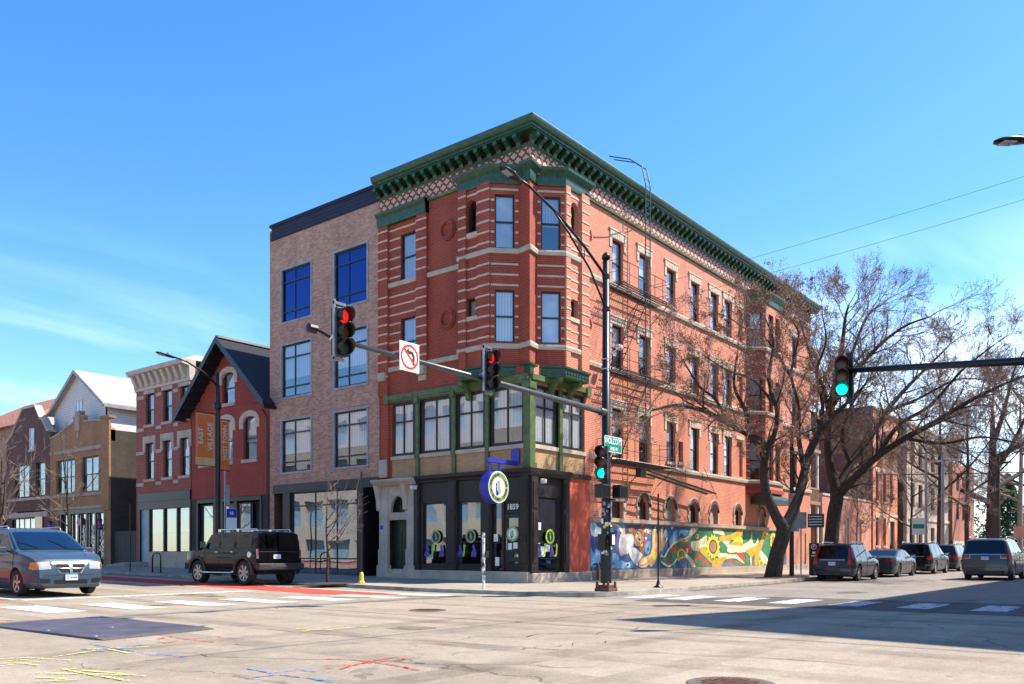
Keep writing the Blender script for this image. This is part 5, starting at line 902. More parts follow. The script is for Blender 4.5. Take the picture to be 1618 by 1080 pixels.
window(NF, -14.95, -9.95, zg, 4.28, NB, glassm='pane_store', style='fix', dep=.08, fw=.07, mull=(-13.1, -11.5), trans=(3.6, 1.02), label='black framed shop window')
m = MB(); m.fb(NF, -14.9, -10.0, -.26, -.24, zg, 1.0); m.build('blue_panel', 'panel_blue', NB)
m = MB(); m.fb(NF, -13.9, -11.9, -.6, -.58, 2.2, 3.1); m.build('blue_notice', 'blue_print', NB)
m = MB(); textmesh(m, 'CONSTRUCTION', .24, onfr(NF, -12.9, 2.8, -.57)); textmesh(m, 'MANAGEMENT', .19, onfr(NF, -12.9, 2.45, -.57)); m.build('lettering', 'white_print', NB)
m = MB(); m.wall(Fr((-.04, 15.5), (1, 0)), 0, 1.6, .2, 4.3); m.quad((1.5, 16.6, 0), (1.5, 15.3, 0), (1.5, 15.3, 4.3), (1.5, 16.6, 4.3)); m.quad((-.04, 16.25, .1), (1.6, 16.25, .1), (1.6, 16.25, 4.3), (-.04, 16.25, 4.3)); m.build('passage_wall', 'brown_brick', NB)
m = MB(); m.fb(NF, -9.55, -8.47, -1.1, -1.0, .2, 4.3); m.box(-.04, 1.0, 9.5, 9.56, .2, 4.3); m.build('recess', 'black_frame', NB)
m = MB()
for z in (1.8, 3.0):
    for t in (-9.2, -8.9): m.fb(NF, t, t+.12, -1.0, -.97, z-.03, z+.03)
m.build('meter', 'steel', NB)
# gabled red house
GH = bld('red brick house with steep black gable roof and cream arched window hoods', 16.65, 24.0, 20, 12.9, 'house', 'gabled_house')
GF = Fr((.02, 0), (0, -1)); yc = 20.35; zr = 12.75; ze = 9.15
hG = [ly(17.85, 19.0)+(6.2, 8.45), ly(20.0, 21.1)+(6.2, 8.45), ly(22.0, 23.1)+(6.2, 8.45)]; hA2 = ly(19.8, 20.95)+(9.35, 11.0)
m = MB(); m.wall(GF, -24.0, -16.65, 4.3, 9.1, hG); P_ = GF.p
sl_ = (zr-.35-9.1)/(24.0-yc)
# gable triangle around the attic window
def gz(y): return 9.1+(1-abs(y-yc)/(24.0-yc))*(zr-.35-9.1)
ys = [16.65, 19.8, 20.35, 20.95, 24.0]
for a, b in zip(ys, ys[1:]):
    for lo, hi in (((9.1, None),) if (b <= 19.8 or a >= 20.95) else ((9.1, 9.35), (11.0, None))):
        za, zb = (gz(a), gz(b)) if hi is None else (hi, hi)
        m.add([P_(-a, 0, lo), P_(-b, 0, lo), P_(-b, 0, zb), P_(-a, 0, za)], [(0, 1, 2, 3)] if za > lo+.01 and zb > lo+.01 else [(1, 2, 3)] if zb > lo+.01 else [(0, 1, 3)])
a, b, u, v = hA2; m.wall(GF, a, a, u, u, [hA2]) if False else None
for (p, q) in ((a, 1), (b, -1)): m.quad(P_(p, 0, u), P_(p, -.22, u), P_(p, -.22, v), P_(p, 0, v))
m.quad((.02, 24, 0), (18, 24, 0), (18, 24, 9.2), (.02, 24, 9.2)); m.build('wall', 'house_red', GH)
m = MB()
for s_, y in ((1, 24.55), (-1, 16.2)):
    A_ = Vector((-.75, yc, zr)); Bv = Vector((-.75, y, 9.1-.45)); n_ = 0
    m.hexa([(-.75, yc, zr-.14), (18, yc, zr-.14), (18, y, 8.72), (-.75, y, 8.72), (-.75, yc, zr), (18, yc, zr), (18, y, 8.86), (-.75, y, 8.86)])
m.build('roof', 'shingle_black', GH)
m = MB(); m.box(-.72, 18, yc-.14, yc+.14, zr-.02, zr+.10); m.build('ridge_cap', 'grey_roof', GH)
m = MB()
for y in (24.6, 16.15):
    k = 1 if y > yc else -1
    m.hexa([(-.80, yc, zr-.30), (-.74, yc, zr-.30), (-.74, y, 8.56), (-.80, y, 8.56), (-.80, yc, zr+.04), (-.74, yc, zr+.04), (-.74, y, 8.92), (-.80, y, 8.92)])
    for j in range(1, 9): t = j/9.; yy = yc+(y-yc)*t; zz = zr+(8.86-zr)*t; m.box(-.72, 0, yy-.07, yy+.07, zz-.42, zz-.16)
m.build('bargeboard', 'black_frame', GH); m = MB(); m.tube([(-.35, 16.8, 8.6), (-.1, 16.75, 8.2), (-.1, 16.75, .4)], .05, 8); m.box(-.8, 18, 16.05, 16.2, 8.55, 8.7); m.build('gutter', 'black_metal', GH)
hd = MB(); sl2 = MB()
for q in hG+[hA2]:
    a, b, u, v = q; window(GF, a, b, u, v, GH, dep=.14, blind='blind_grey', bz=.4); arch(hd, GF, a, b, v-.22, v, -.1, .03); archband(hd, GF, a, b, v-.22, v, .30, 0, .07); hd.fb(GF, a-.3, a, 0, .07, v-.62, v-.22); hd.fb(GF, b, b+.3, 0, .07, v-.62, v-.22); sl2.fb(GF, a-.1, b+.1, -.1, .09, u-.18, u)
hd.build('window_hood', 'cream_stone', GH); sl2.build('stone_sill', 'pale_stone', GH)
zg = h(0, 20)+.12
m = MB(); m.wall(GF, -24.0, -16.65, zg-.1, 4.3, [(-23.4, -17.4, zg-.1, 4.05)], .3); m.build('painted_wall', 'grey_brick', GH)
m = MB(); m.fb(GF, -23.4, -17.4, .0, .05, 4.05, 4.25); m.fb(GF, -23.45, -23.3, -.1, .05, zg, 4.05); m.fb(GF, -17.5, -17.35, -.1, .05, zg, 4.05); m.fb(GF, -21.9, -21.0, -.4, -.05, zg, 4.05); m.fb(GF, -20.0, -19.7, -.35, -.05, zg, 4.05); m.build('shop_frame', 'black_frame', GH)
for a, b in ((-23.2, -22.0), (-21.0, -20.0), (-19.7, -18.5)): window(GF, a, b, zg+.4, 3.95, GH, glassm='pane_store', style='fix', dep=.12, blind='curtain', bz=.3)
m = MB(); m.fb(GF, -18.5, -17.5, -.5, -.4, zg, 4.0); m.build('door', 'dark_plastic', GH); m = MB(); m.box(.9, 17, 17, 23.6, .2, 10.2); m.build('interior', 'interior', GH)
# three storey striped brick building
TH = bld('three storey striped red brick building with ornate cream cornice', 24.05, 30.1, 18, 12.2, name='rowhouse_building')
TF = Fr((.0, 0), (0, -1)); tc_ = [(24.2, 25.15), (26.05, 27.0), (28.05, 29.0)]
hT = [ly(a, b)+r for a, b in tc_ for r in ((8.95, 10.8), (5.7, 7.85))]
m = MB(); m.wall(TF, -30.1, -24.03, 4.85, 11.1, hT); m.wall(TF, -30.1, -29.75, .4, 4.85); m.quad((0, 30.1, 0), (18, 30.1, 0), (18, 30.1, 11.6), (0, 30.1, 11.6)); m.quad((.3, 24.03, 8), (18, 24.03, 8), (18, 24.03, 11.8), (.3, 24.03, 11.8)); m.build('wall', 'striped_brick', TH)
m = MB(); m.sweep([(0, 30.2), (0, 24.0)], [(-.2, 11.05), (.06, 11.05), (.08, 11.2), (.10, 11.25), (.12, 11.85), (.55, 11.95), (.62, 12.1), (.62, 12.2), (-.3, 12.22)])
for k in range(9): y = 24.45+k*.67; m.fprism(Fr((0, y+.14), (-1, 0)), [(.08, 11.2), (.2, 11.25), (.32, 11.5), (.5, 11.9), (.08, 11.9)], -.28, 0) 
m.build('cornice', 'cream_paint', TH); m = MB(); m.hexa([(-.5, 24.0, 12.2), (6, 24, 12.2), (6, 30.1, 12.2), (-.5, 30.1, 12.2), (.5, 24.3, 12.6), (5, 24.3, 12.6), (5, 29.8, 12.6), (.5, 29.8, 12.6)]); m.box(-.2, 18, 24.05, 30.05, 11.5, 11.9) if False else None; m.build('roof', 'grey_roof', TH)
hd = MB(); sl2 = MB()
for i, q in enumerate(hT):
    a, b, u, v = q; window(TF, a, b, u, v, TH, dep=.14, blind='blind_grey', bz=.5)
    if u < 6: hd.fb(TF, a-.25, b+.25, 0, .06, v, v+.42); hd.fb(TF, a-.25, a, 0, .06, v-.55, v); hd.fb(TF, b, b+.25, 0, .06, v-.55, v)
    else: hd.fb(TF, a-.14, b+.14, 0, .06, v, v+.22)
    sl2.fb(TF, a-.12, b+.12, -.1, .08, u-.16, u)
for z in (10.55, 8.6, 7.2, 5.3):
    for a, b in ((25.35, 25.85), (27.2, 27.8), (29.2, 30.08)): hd.fb(TF, -b, -a, 0, .03, z, z+.2)
hd.build('stone_lintel', 'pale_stone', TH); sl2.build('stone_sill', 'pale_stone', TH)
zg = h(0, 27)+.12
m = MB(); m.fb(TF, -29.8, -24.05, -.1, .06, 4.35, 4.85); m.fb(TF, -29.8, -24.05, -.1, .02, 3.9, 4.35)
for y in (29.7, 28.55, 26.9, 25.45, 24.1): m.fb(TF, -y-.06, -y+.06, -.12, .03, zg, 3.9)
m.build('shop_frame', 'black_frame', TH)
for a, b in ((-28.5, -26.95), (-26.85, -25.5), (-25.4, -24.15)): window(TF, a, b, 1.35, 3.9, TH, glassm='pane_store', style='fix', dep=.04, fw=.04, blind='curtain', bz=0)
m = MB(); m.fb(TF, -28.5, -24.15, -.14, -.10, 1.35, 2.5); m.build('frosted_film', 'frost_blue', TH); m = MB(); m.fb(TF, -29.65, -28.6, -.14, -.08, zg, 3.9); m.build('door', 'frost_blue', TH)
m = MB(); m.fb(TF, -28.55, -24.05, -.1, .12, zg-.2, 1.35); m.build('stone_base', 'stone', TH); m = MB(); m.box(.9, 17, 24.4, 29.8, .2, 11); m.build('interior', 'interior', TH)
m = MB(); m.hexa([(-1.6, 28.5, zg-.12), (0, 28.5, zg-.12), (0, 33.2, zg-.12), (-1.6, 33.2, zg-.12), (-1.6, 28.5, zg+.30), (0, 28.5, zg+.30), (0, 33.2, zg-.10), (-1.6, 33.2, zg-.10)]); m.build('entrance_ramp', 'kerb', TH)
# alley fence between
m = MB(); m.box(.2, .3, 30.15, 33.25, .5, 2.6)
for k in range(18): m.box(.16, .2, 30.2+k*.17, 30.33+k*.17, .5, 2.65)
tag(m.build('alley_gate', 'dark_plastic'), 'dark board gate in the gap beside the yellow brick commercial block', 'gate')
# tan commercial building
TB = bld('two storey yellow brick commercial block with stepped parapet and dark brick flank', 33.3, 41.9, 20, 10.4, name='commercial_building')
KF = Fr((0, 0), (0, -1))
hK = [ly(34.9, 37.3)+(5.3, 7.6), ly(38.2, 41.0)+(5.3, 7.6)]
m = MB(); m.wall(KF, -41.9, -33.3, 4.35, 8.4, hK); 
zt = [(33.3, 9.15), (34.5, 9.75), (36.9, 9.95), (37.0, 10.3), (37.35, 10.35), (37.4, 10.62), (38.0, 10.62), (38.05, 10.35), (38.4, 10.3), (38.45, 9.95), (41.0, 9.3), (41.9, 9.2)]
m.fprism(KF, [(-41.9, 8.4), (-33.3, 8.4)]+[(-y, z) for y, z in zt], -.3, 0); m.wall(KF, -34.0, -33.3, .4, 4.35); m.wall(KF, -41.9, -40.6, .4, 4.35); m.build('wall', 'tan_brick', TB)
m = MB(); m.fb(KF, -34.35, -33.28, 0, .12, 4.0, 9.85); m.fb(KF, -34.4, -33.2, -.3, .16, 9.85, 10.0); m.build('pier', 'tan_brick', TB)
m = MB(); m.fb(KF, -41.2, -34.4, 0, .06, 8.0, 8.25); m.fb(KF, -41.9, -33.3, 0, .08, 5.05, 5.22); m.fb(KF, -38.0, -37.4, 0, .1, 9.4, 10.7); m.fb(KF, -37.8, -37.6, 0, .06, 8.9, 9.4)
m.fb(KF, -41.9, -33.3, 0, .1, 4.2, 4.36)
for (a, za), (b, zb) in zip(zt[1:], zt[2:]): m.fprism(KF, [(-b, zb), (-a, za), (-a, za+.1), (-b, zb+.1)], -.33, .05) if abs(a-b) > .2 else None
m.build('stone_trim', 'stone_block', TB)
m = MB(); m.wall(Fr((0, 33.3), (1, 0)), 0, 20, .3, 9.1); m.quad((0, 33.35, 8.8), (20, 33.35, 8.8), (20, 41.9, 8.8), (0, 41.9, 8.8)); m.build('flank_wall', 'grey_brick', TB)
for a, b, u, v in hK: n_ = 3 if b-a > 2.5 else 2; window(KF, a, b, u, v, TB, dep=.16, fw=.08, style='sash', mull=[a+(b-a)*(i+1)/n_ for i in range(n_-1)], blind='blind_grey', bz=.5)
zg = h(0, 37)+.12
m = MB(); m.fb(KF, -40.6, -34.0, -.1, .02, 3.9, 4.2)
for y in (34.1, 35.3, 36.5, 37.7, 38.9, 40.3): m.fb(KF, -y-.1, -y+.1, -.1, .02, zg, 3.9)
m.build('shop_frame', 'black_frame', TB); window(KF, -40.5, -34.1, zg+.3, 3.9, TB, glassm='pane_store', style='fix', dep=.12, blind='blind_grey', bz=.45)
m = MB(); 
for y in (35.8, 37.1, 38.4): m.lathe([(.0, 0), (.35, 0)], (0, 0, 0), 'x', 12) if False else None
for y, s_ in ((34.75, 1), (35.9, 1), (37.2, .9)):
    q = random.Random(int(y*10))
    for i in range(26): zz = 1.3+i*.07; yy = y+q.uniform(-.25, .25)*(1-i/40); m.fb(KF, -yy-.08, -yy+.08, -.11, -.10, zz, zz+.10)
m.build('window_decal', 'white_print', TB)
m = MB(); ring(m, KF, -37.6, 3.35, 0, .28, .03, 10); m.build('pink_sticker', 'pink_print', TB)
for y in (34.2, 41.3):
    m = MB(); m.mi = 0; m.lathe([(0, .3), (.13, .3), (.13, -.3), (0, -.3)], (-.25, y, 3.1), 'z', 10); m.mi = 1
    m.lathe([(.0, .42), (.10, .38), (.16, .30), (.16, .24), (.0, .24)], (-.25, y, 3.1), 'z', 10); m.lathe([(0, -.24), (.16, -.24), (.16, -.32), (.0, -.36)], (-.25, y, 3.1), 'z', 10)
    for k in range(3): m.mi = 2; m.lathe([(.133, .22-k*.2), (.133, .10-k*.2)], (-.25, y, 3.1), 'z', 10)
    m.build('barber_pole', ['red_print', 'black_metal', 'blue_print'], TB)
m = MB(); m.box(.8, 18, 33.7, 41.5, .2, 8.6); m.build('interior', 'interior', TB)
# white sided house behind
WH = thing('sided_house', 'white clapboard house with pale roof and skylight rising behind the yellow brick block', 'house', (5, 40, 0))
x0, ya, yb, zr, ze = 1.0, 36.0, 43.6, 13.75, 11.3
WF = Fr((x0, 0), (0, -1)); m = MB(); m.fprism(WF, [(-yb, 8), (-ya, 8), (-ya, ze), (-(ya+yb)/2, zr), (-yb, ze)], -.1, 0); m.wall(Fr((x0, ya), (1, 0)), 0, 14, 8, ze); m.build('wall', 'siding', WH)
m = MB(); yc2 = (ya+yb)/2
for y, z in ((ya-.35, ze-.22), (yb+.35, ze-.22)): m.hexa([(x0-.35, yc2, zr-.02), (15, yc2, zr-.02), (15, y, z-.02), (x0-.35, y, z-.02), (x0-.35, yc2, zr+.1), (15, yc2, zr+.1), (15, y, z+.1), (x0-.35, y, z+.1)])
m.build('roof', 'shingle_pale', WH)
m = MB()
for y, z in ((ya-.37, ze-.22), (yb+.37, ze-.22)): m.hexa([(x0-.40, yc2, zr-.14), (x0-.35, yc2, zr-.14), (x0-.35, y, z-.16), (x0-.40, y, z-.16), (x0-.40, yc2, zr+.12), (x0-.35, yc2, zr+.12), (x0-.35, y, z+.12), (x0-.40, y, z+.12)])
m.box(x0-.35, 15, ya-.5, ya-.36, ze-.42, ze-.22); m.build('trim', 'grey_paint', WH)
m = MB(); m.hexa([(4.2, 38.6, 12.85), (5.6, 38.6, 12.85), (5.6, 37.6, 12.22), (4.2, 37.6, 12.22), (4.2, 38.6, 13.05), (5.6, 38.6, 13.05), (5.6, 37.6, 12.42), (4.2, 37.6, 12.42)]); m.build('skylight', 'navy_siding', WH)
window(WF, -40.2, -39.2, 10.8, 11.8, WH, fm='white_paint', dep=-.08, style='fix', mull=(-39.7,))
# brown gambrel building
DB = bld('dark brown brick building with curved gable parapet edged in stone', 41.95, 49.3, 18, 11.7, name='gambrel_building')
hD = [ly(42.7, 44.2)+(5.35, 7.7), ly(45.3, 47.8)+(5.35, 7.7)]; hD2 = ly(44.3, 45.2)+(8.7, 10.2)
m = MB(); m.wall(KF, -49.3, -41.95, 4.3, 8.4, hD)
gp_ = [(41.95, 9.75), (42.3, 9.8), (43.2, 10.7), (43.5, 10.75), (44.3, 11.7), (46.3, 11.72), (47.3, 10.9), (48.3, 9.9), (49.0, 9.55), (49.3, 9.5)]
m.fprism(KF, [(-49.3, 8.4), (-41.95, 8.4)]+[(-y, z) for y, z in gp_], -.35, 0); m.wall(KF, -49.3, -41.95, .5, 1.2); m.wall(KF, -42.9, -41.95, 1.2, 4.3); m.wall(KF, -49.3, -48.2, 1.2, 4.3); m.build('wall', 'brown_brick', DB)
m = MB()
for (a, za), (b, zb) in zip(gp_, gp_[1:]): m.fprism(KF, [(-b, zb), (-a, za), (-a, za+.16), (-b, zb+.16)], -.45, .08)
m.fb(KF, -49.3, -41.95, 0, .08, 5.08, 5.26); m.fb(KF, -48.8, -42.4, 0, .05, 3.85, 4.2); m.fb(KF, -45.3, -44.2, 0, .08, 8.55, 8.7); m.build('stone_coping', 'pale_stone', DB)
for q in hD: a, b, u, v = q; window(KF, *q, DB, dep=.14, blind='blind_grey', bz=.4, mull=((a+b)/2,) if b-a > 2 else ())
window(KF, -45.1, -44.4, 8.7, 10.2, DB, dep=-.07, fm='white_paint', style='sash'); m = MB(); m.box(.6, 17, 42.2, 49, .4, 8.2); m.build('interior', 'interior', DB)
window(KF, -48.2, -44.4, 1.6, 3.8, DB, glassm='pane_store', style='fix', dep=.1, mull=(-47.3, -46.4, -45.4), blind='curtain', bz=.2); m = MB(); m.fb(KF, -44.3, -43.1, -.1, .03, .8, 3.9); m.build('red_door', 'lamp_red', DB)
m = MB()
m.hexa([(.3, 45.6, 11.3), (16, 45.6, 11.3), (16, 42.2, 9.2), (.3, 42.2, 9.2), (.3, 45.6, 11.4), (16, 45.6, 11.4), (16, 42.2, 9.3), (.3, 42.2, 9.3)]); m.hexa([(.3, 45.6, 11.3), (16, 45.6, 11.3), (16, 49.2, 9.2), (.3, 49.2, 9.2), (.3, 45.6, 11.4), (16, 45.6, 11.4), (16, 49.2, 9.3), (.3, 49.2, 9.3)]); m.build('roof', 'grey_roof', DB)
# far left red roofed building
FB = thing('church_hall', 'mottled brick hall with a broad red shingle roof beyond the dark brown building', 'building', (5, 58, 0))
m = MB(); m.box(2, 30, 51.0, 70, .5, 11.4); m.build('wall', 'mixed_brick', FB)
m = MB(); m.hexa([(1.4, 50.2, 11.3), (30, 50.2, 11.3), (30, 70, 11.3), (1.4, 70, 11.3), (8, 54.5, 15.2), (30, 54.5, 15.2), (30, 66, 15.2), (8, 66, 15.2)]); m.build('roof', 'shingle_red', FB)
m = MB(); m.box(-.5, 10, 76, 96, .5, 9); tag(m.build('tan_building', 'tan_brick'), 'low tan building at the far left end of the avenue', 'building')
m = MB(); m.box(-.3, 2, 49.5, 51.2, .6, 3.8); m.build('porch', 'black_frame', FB)
# ------------------------------------------------------------------ side street, beyond the corner building
PK = thing('pink_annex', 'single storey salmon painted brick annex with pale tall windows', 'building', (33.8, 0, 0))
hP = [(36.2, 37.0, 1.0, 3.9), (39.0, 39.8, 1.0, 3.9), (42.2, 43.0, 1.0, 3.9)]
m = MB(); m.wall(RF, 33.8, 45.6, 0, 5.35, hP); m.quad((33.8, 0, 0), (33.8, 8, 0), (33.8, 8, 5.35), (33.8, 0, 5.35)); m.quad((33.8, 0, 5.3), (45.6, 0, 5.3), (45.6, 9, 5.3), (33.8, 9, 5.3)); m.build('wall', 'pink_brick', PK)
m = MB(); m.fb(RF, 33.75, 45.6, -.3, .06, 5.35, 5.5); m.fb(RF, 33.75, 34.1, 0, .08, .1, 3.2); m.build('coping', 'pale_stone', PK)
for q in hP: window(RF, *q, PK, fm='white_paint', dep=.12, blind='curtain', bz=0, style='fix', fw=.12)
m = MB(); m.box(34.2, 45, .5, 8, .2, 5); m.build('interior', 'interior', PK)
R3 = thing('brick_flats', 'narrow three storey orange red brick flats with brown flank wall behind the annex', 'building', (45.7, 0, 0))
h3 = [(a, b, u, v) for a, b in ((46.9, 47.7), (49.1, 49.9), (51.2, 52.0)) for u, v in ((9.6, 11.5), (5.6, 8.0))]+[(46.9, 47.7, 1.9, 4.2), (49.1, 49.9, 1.9, 4.2), (51.0, 52.6, .6, 4.0)]
m = MB(); m.wall(RF, 45.7, 53.5, 0, 13.2, h3); m.fb(RF, 45.7, 46.3, 0, .12, 0, 13.2); m.build('wall', 'sunlit_brick', R3)
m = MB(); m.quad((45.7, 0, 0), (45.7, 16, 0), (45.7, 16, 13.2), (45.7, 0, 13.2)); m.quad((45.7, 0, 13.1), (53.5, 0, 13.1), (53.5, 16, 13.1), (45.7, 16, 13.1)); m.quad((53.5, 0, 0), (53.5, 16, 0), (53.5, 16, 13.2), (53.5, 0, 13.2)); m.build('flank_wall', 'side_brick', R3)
hd = MB()
for q in h3: a, b, u, v = q; window(RF, *q, R3, dep=.15, style='sash' if u > 1 else 'fix', blind='blind_grey', bz=.4); hd.fb(RF, a-.15, b+.15, 0, .05, v, v+.28); hd.fb(RF, a-.1, b+.1, 0, .08, u-.15, u)
for z in (4.4, 8.15, 11.7, 13.0): hd.fb(RF, 45.7, 53.5, 0, .04 if z < 13 else .2, z+.002, z+.16)
hd.build('stone_trim', 'cream_stone', R3); m = MB(); m.box(46.2, 53, .6, 15, .2, 12.8); m.build('interior', 'interior', R3)
S3 = thing('stone_flats', 'three storey greystone flats with dark flank wall and arched doorway', 'building', (55.5, 0, 0))
hS = [(a, b, u, v) for a, b in ((58, 59.6), (61, 62.6), (66, 67.6), (69, 70.6)) for u, v in ((9.4, 11.6), (5.6, 7.8), (1.2, 3.8))]
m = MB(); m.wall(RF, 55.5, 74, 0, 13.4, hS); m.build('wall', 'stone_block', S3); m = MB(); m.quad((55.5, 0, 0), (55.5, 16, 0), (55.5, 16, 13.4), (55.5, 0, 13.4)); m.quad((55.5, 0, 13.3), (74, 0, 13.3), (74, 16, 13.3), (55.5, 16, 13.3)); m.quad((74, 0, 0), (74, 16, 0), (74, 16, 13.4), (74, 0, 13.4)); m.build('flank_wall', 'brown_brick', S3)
for q in hS: window(RF, *q, S3, dep=.2, blind='blind_grey', bz=.5)
m = MB(); 
for z in (4.4, 8.2, 12.2, 13.2): m.fb(RF, 55.5, 74, 0, .12, z+.002, z+.25)
m.fb(RF, 55.5, 55.9, 0, .3, 0, 13.4); m.build('stone_trim', 'pale_stone', S3); m = MB(); m.box(56, 73, .6, 15, .2, 13); m.build('interior', 'interior', S3)
brick('house_tan', (.42, .16, .10), (.34, .12, .08), (.40, .20, .14))
R4 = thing('brick_flats', 'long salmon brick building with white base at the far end of the side street', 'building', (76, 0, 0))
m = MB(); hF = [(78+k*3.2, 79.4+k*3.2, u, v) for k in range(3) for u, v in ((8.2, 9.9), (5.0, 6.8))]; m.wall(RF, 76, 88, 2.6, 11.2, hF); m.quad((76, 0, 0), (76, 14, 0), (76, 14, 11.2), (76, 0, 11.2)); m.quad((76, 0, 11.1), (88, 0, 11.1), (88, 14, 11.1), (76, 14, 11.1)); m.build('wall', 'house_tan', R4)
m = MB(); m.fb(RF, 76, 88, -.1, .06, 0, 2.6); m.build('stone_base', 'pale_stone', R4); m = MB(); m.box(76.5, 87.5, .5, 13, .2, 11); m.build('interior', 'interior', R4)
for q in hF: window(RF, *q, R4, dep=.2)
# across the side street: tall block that shades the junction (out of frame), pale offices opposite (seen in the panes)
SB = thing('tall_corner_block', 'tall brick block on the near right corner, known by its shadow on the road', 'building', (10, -25, 0))
m = MB(); PL = [(-1.9, -20.6), (-6.2, -45), (60, -45), (60, -23.6), (5.4, -22.4)]; m.gpoly(PL, 17.8, False); [m.quad((*a, 0), (*b, 0), (*b, 17.8), (*a, 17.8)) for a, b in zip(PL, PL[1:]+PL[:1])]; m.build('wall', 'stone', SB)
plain('office_concrete', (.42, .40, .36), .8, var=.1, vs=.4)
OF = thing('pale_offices', 'pale concrete and glass offices across the avenue, mirrored in the shop windows', 'building', (-32, 20, 0))
m = MB()
for z in (0, 4.2, 8.2, 12.2): m.box(-50, -31, -2, 70, z+2.6, z+4.2)
for k in range(19): m.box(-31.6, -30.9, -2+k*4, -1.2+k*4, 0, 16)
m.box(-50, -31.8, 10, 11, 0, 21); m.build('wall', 'office_concrete', OF); m = MB(); m.box(-50, -31.6, -1.9, 69, 0, 16); m.build('glazing', 'frost_blue', OF)
# ------------------------------------------------------------------ street furniture
def housing(par, c, face, on=None, name='signal_head', closed=True):
    """three lens traffic signal; c centre, face unit 2D direction the lenses look"""
    f = Vector((face[0], face[1], 0)); s = Vector((-f.y, f.x, 0)); c = Vector(c); H_ = .325
    m = MB()
    for k in (1, 0, -1):
        z = c.z+k*H_; q = [c+s*a+f*b+Vector((0, 0, k*H_+e)) for e in (-.165, .165) for a, b in ((-.17, .02), (.17, .02), (.15, -.18), (-.15, -.18))]
        m.hexa(q)
    hd = m.build('housing', 'black_plastic', par, bev=.012)
    m = MB()
    for k in (1, 0, -1):
        z = k*H_; n = 20; vs = []
        for i in range(n+1):
            a = R_(-50+280*i/n); r = .155; u = s*(r*math.cos(a))+Vector((0, 0, z+r*math.sin(a)))
            ln = .13+.13*max(0, math.sin(a)*.5+.5); vs += [c+u+f*.02, c+u+f*(.02+ln), c+u*1.05+Vector((0, 0, -z*.05))+f*(.02+ln), c+u*1.05+Vector((0, 0, -z*.05))+f*.02]
        fs = []
        for i in range(n):
            for j in range(4): a_, b_ = 4*i, 4*i+4; fs.append((a_+j, a_+(j+1) % 4, b_+(j+1) % 4, b_+j))
        m.add(vs, fs)
    m.build('visor', 'black_plastic', hd, smooth=True)
    for k, nm, onm, offm in ((1, 'red', 'light_red_on', 'light_red_off'), (0, 'amber', 'light_amber_off', 'light_amber_off'), (-1, 'green', 'light_green_on', 'light_off')):
        m = MB(); n = 20; cc = c+Vector((0, 0, k*H_)); vs = [cc+f*.055]+[cc+f*.03+s*(.145*math.cos(2*math.pi*i/n))+Vector((0, 0, .145*math.sin(2*math.pi*i/n))) for i in range(n)]
        m.add(vs, [(0, 1+i, 1+(i+1) % n) for i in range(n)]); m.build('lens', onm if on == nm else offm, hd, smooth=True)
    return hd
def cobra(mb, tip, d, tilt=.12):
    """lamp head: a flattened tapering shell at tip, pointing along 2D dir d"""
    d = Vector((d[0], d[1], 0)); s = Vector((-d.y, d.x, 0)); tip = Vector(tip); st = [(-.42, .05, .05), (-.36, .07, .07), (-.2, .12, .075), (0, .16, .07), (.2, .165, .055), (.33, .12, .045), (.4, .03, .02)]
    k = len(mb.v); n = 10
    for x, w_, t in st:
        for i in range(n): a = 2*math.pi*i/n; p = tip+d*x+s*(w_*math.cos(a))+Vector((0, 0, t*math.sin(a)*(1 if math.sin(a) > 0 else .55)-x*tilt*0+x*tilt)); mb.v.append(tuple(p))
    for j in range(len(st)-1):
        for i in range(n): mb.f.append((k+j*n+i, k+(j+1)*n+i, k+(j+1)*n+(i+1) % n, k+j*n+(i+1) % n)); mb.m.append(mb.mi)
    mb.f.append(tuple(k+i for i in range(n))); mb.m.append(mb.mi)
def lamp_head(par, tip, d, mat='black_metal', tilt=.12):
    m = MB(); cobra(m, tip, d, tilt); o = m.build('lamp_head', mat, par, smooth=True)
    d3 = Vector((d[0], d[1], 0)); s3 = Vector((-d3.y, d3.x, 0)); t = Vector(tip); q = [t+d3*a+s3*b+Vector((0, 0, a*tilt-.05)) for a, b in ((.0, -.09), (.27, -.09), (.27, .09), (.0, .09))]
    m = MB(); m.hexa(q+[p+Vector((0, 0, .03)) for p in q]); m.build('lens', 'lamp_clear', o); m = MB(); m.lathe([(0, .13), (.05, .12), (.05, .04), (0, .04)], t-d3*.15, 'z', 10); m.build('photocell', 'grey_paint', o); return o
PX, PY = -4.1, -6.06; z0 = ZP
SP = thing('signal_pole', 'tall dark traffic pole on the near corner with mast arm, lamp and street name plate', 'traffic pole', (PX, PY, z0))
m = MB(); m.tube([(PX, PY, z0+.25), (PX, PY, z0+1.6), (PX, PY, 10.3)], [.155, .15, .10], 14); m.lathe([(0, .22), (.06, .18), (.13, .10), (.13, 0), (0, 0)], (PX, PY, 10.3), 'z', 12); m.lathe([(.17, 0), (.175, 1.3), (.155, 1.45)], (PX, PY, z0+.25), 'z', 14); m.build('pole', 'black_metal', SP, smooth=True)
m = MB(); m.box(PX-.26, PX+.26, PY-.26, PY+.26, z0, z0+.10); m.box(PX-.2, PX+.2, PY-.2, PY+.2, z0+.1, z0+.2)
for a in (-.2, .2):
    for b in (-.2, .2): m.lathe([(0, .3), (.045, .3), (.05, .1), (0, .1)], (PX+a, PY+b, z0), 'z', 8)
m.build('base_plate', 'rust', SP, bev=.02)
m = MB(); m.tube([(PX, PY, 5.58), (PX-5, PY, 5.68), (-14.75, PY, 5.76)], [.088, .07, .045], 12); m.lathe([(.11, 0), (.12, .05), (.12, .3), (.1, .35)], (PX-.35, PY, 5.585), 'x', 12); m.build('mast_arm', 'arm_grey', SP, smooth=True)
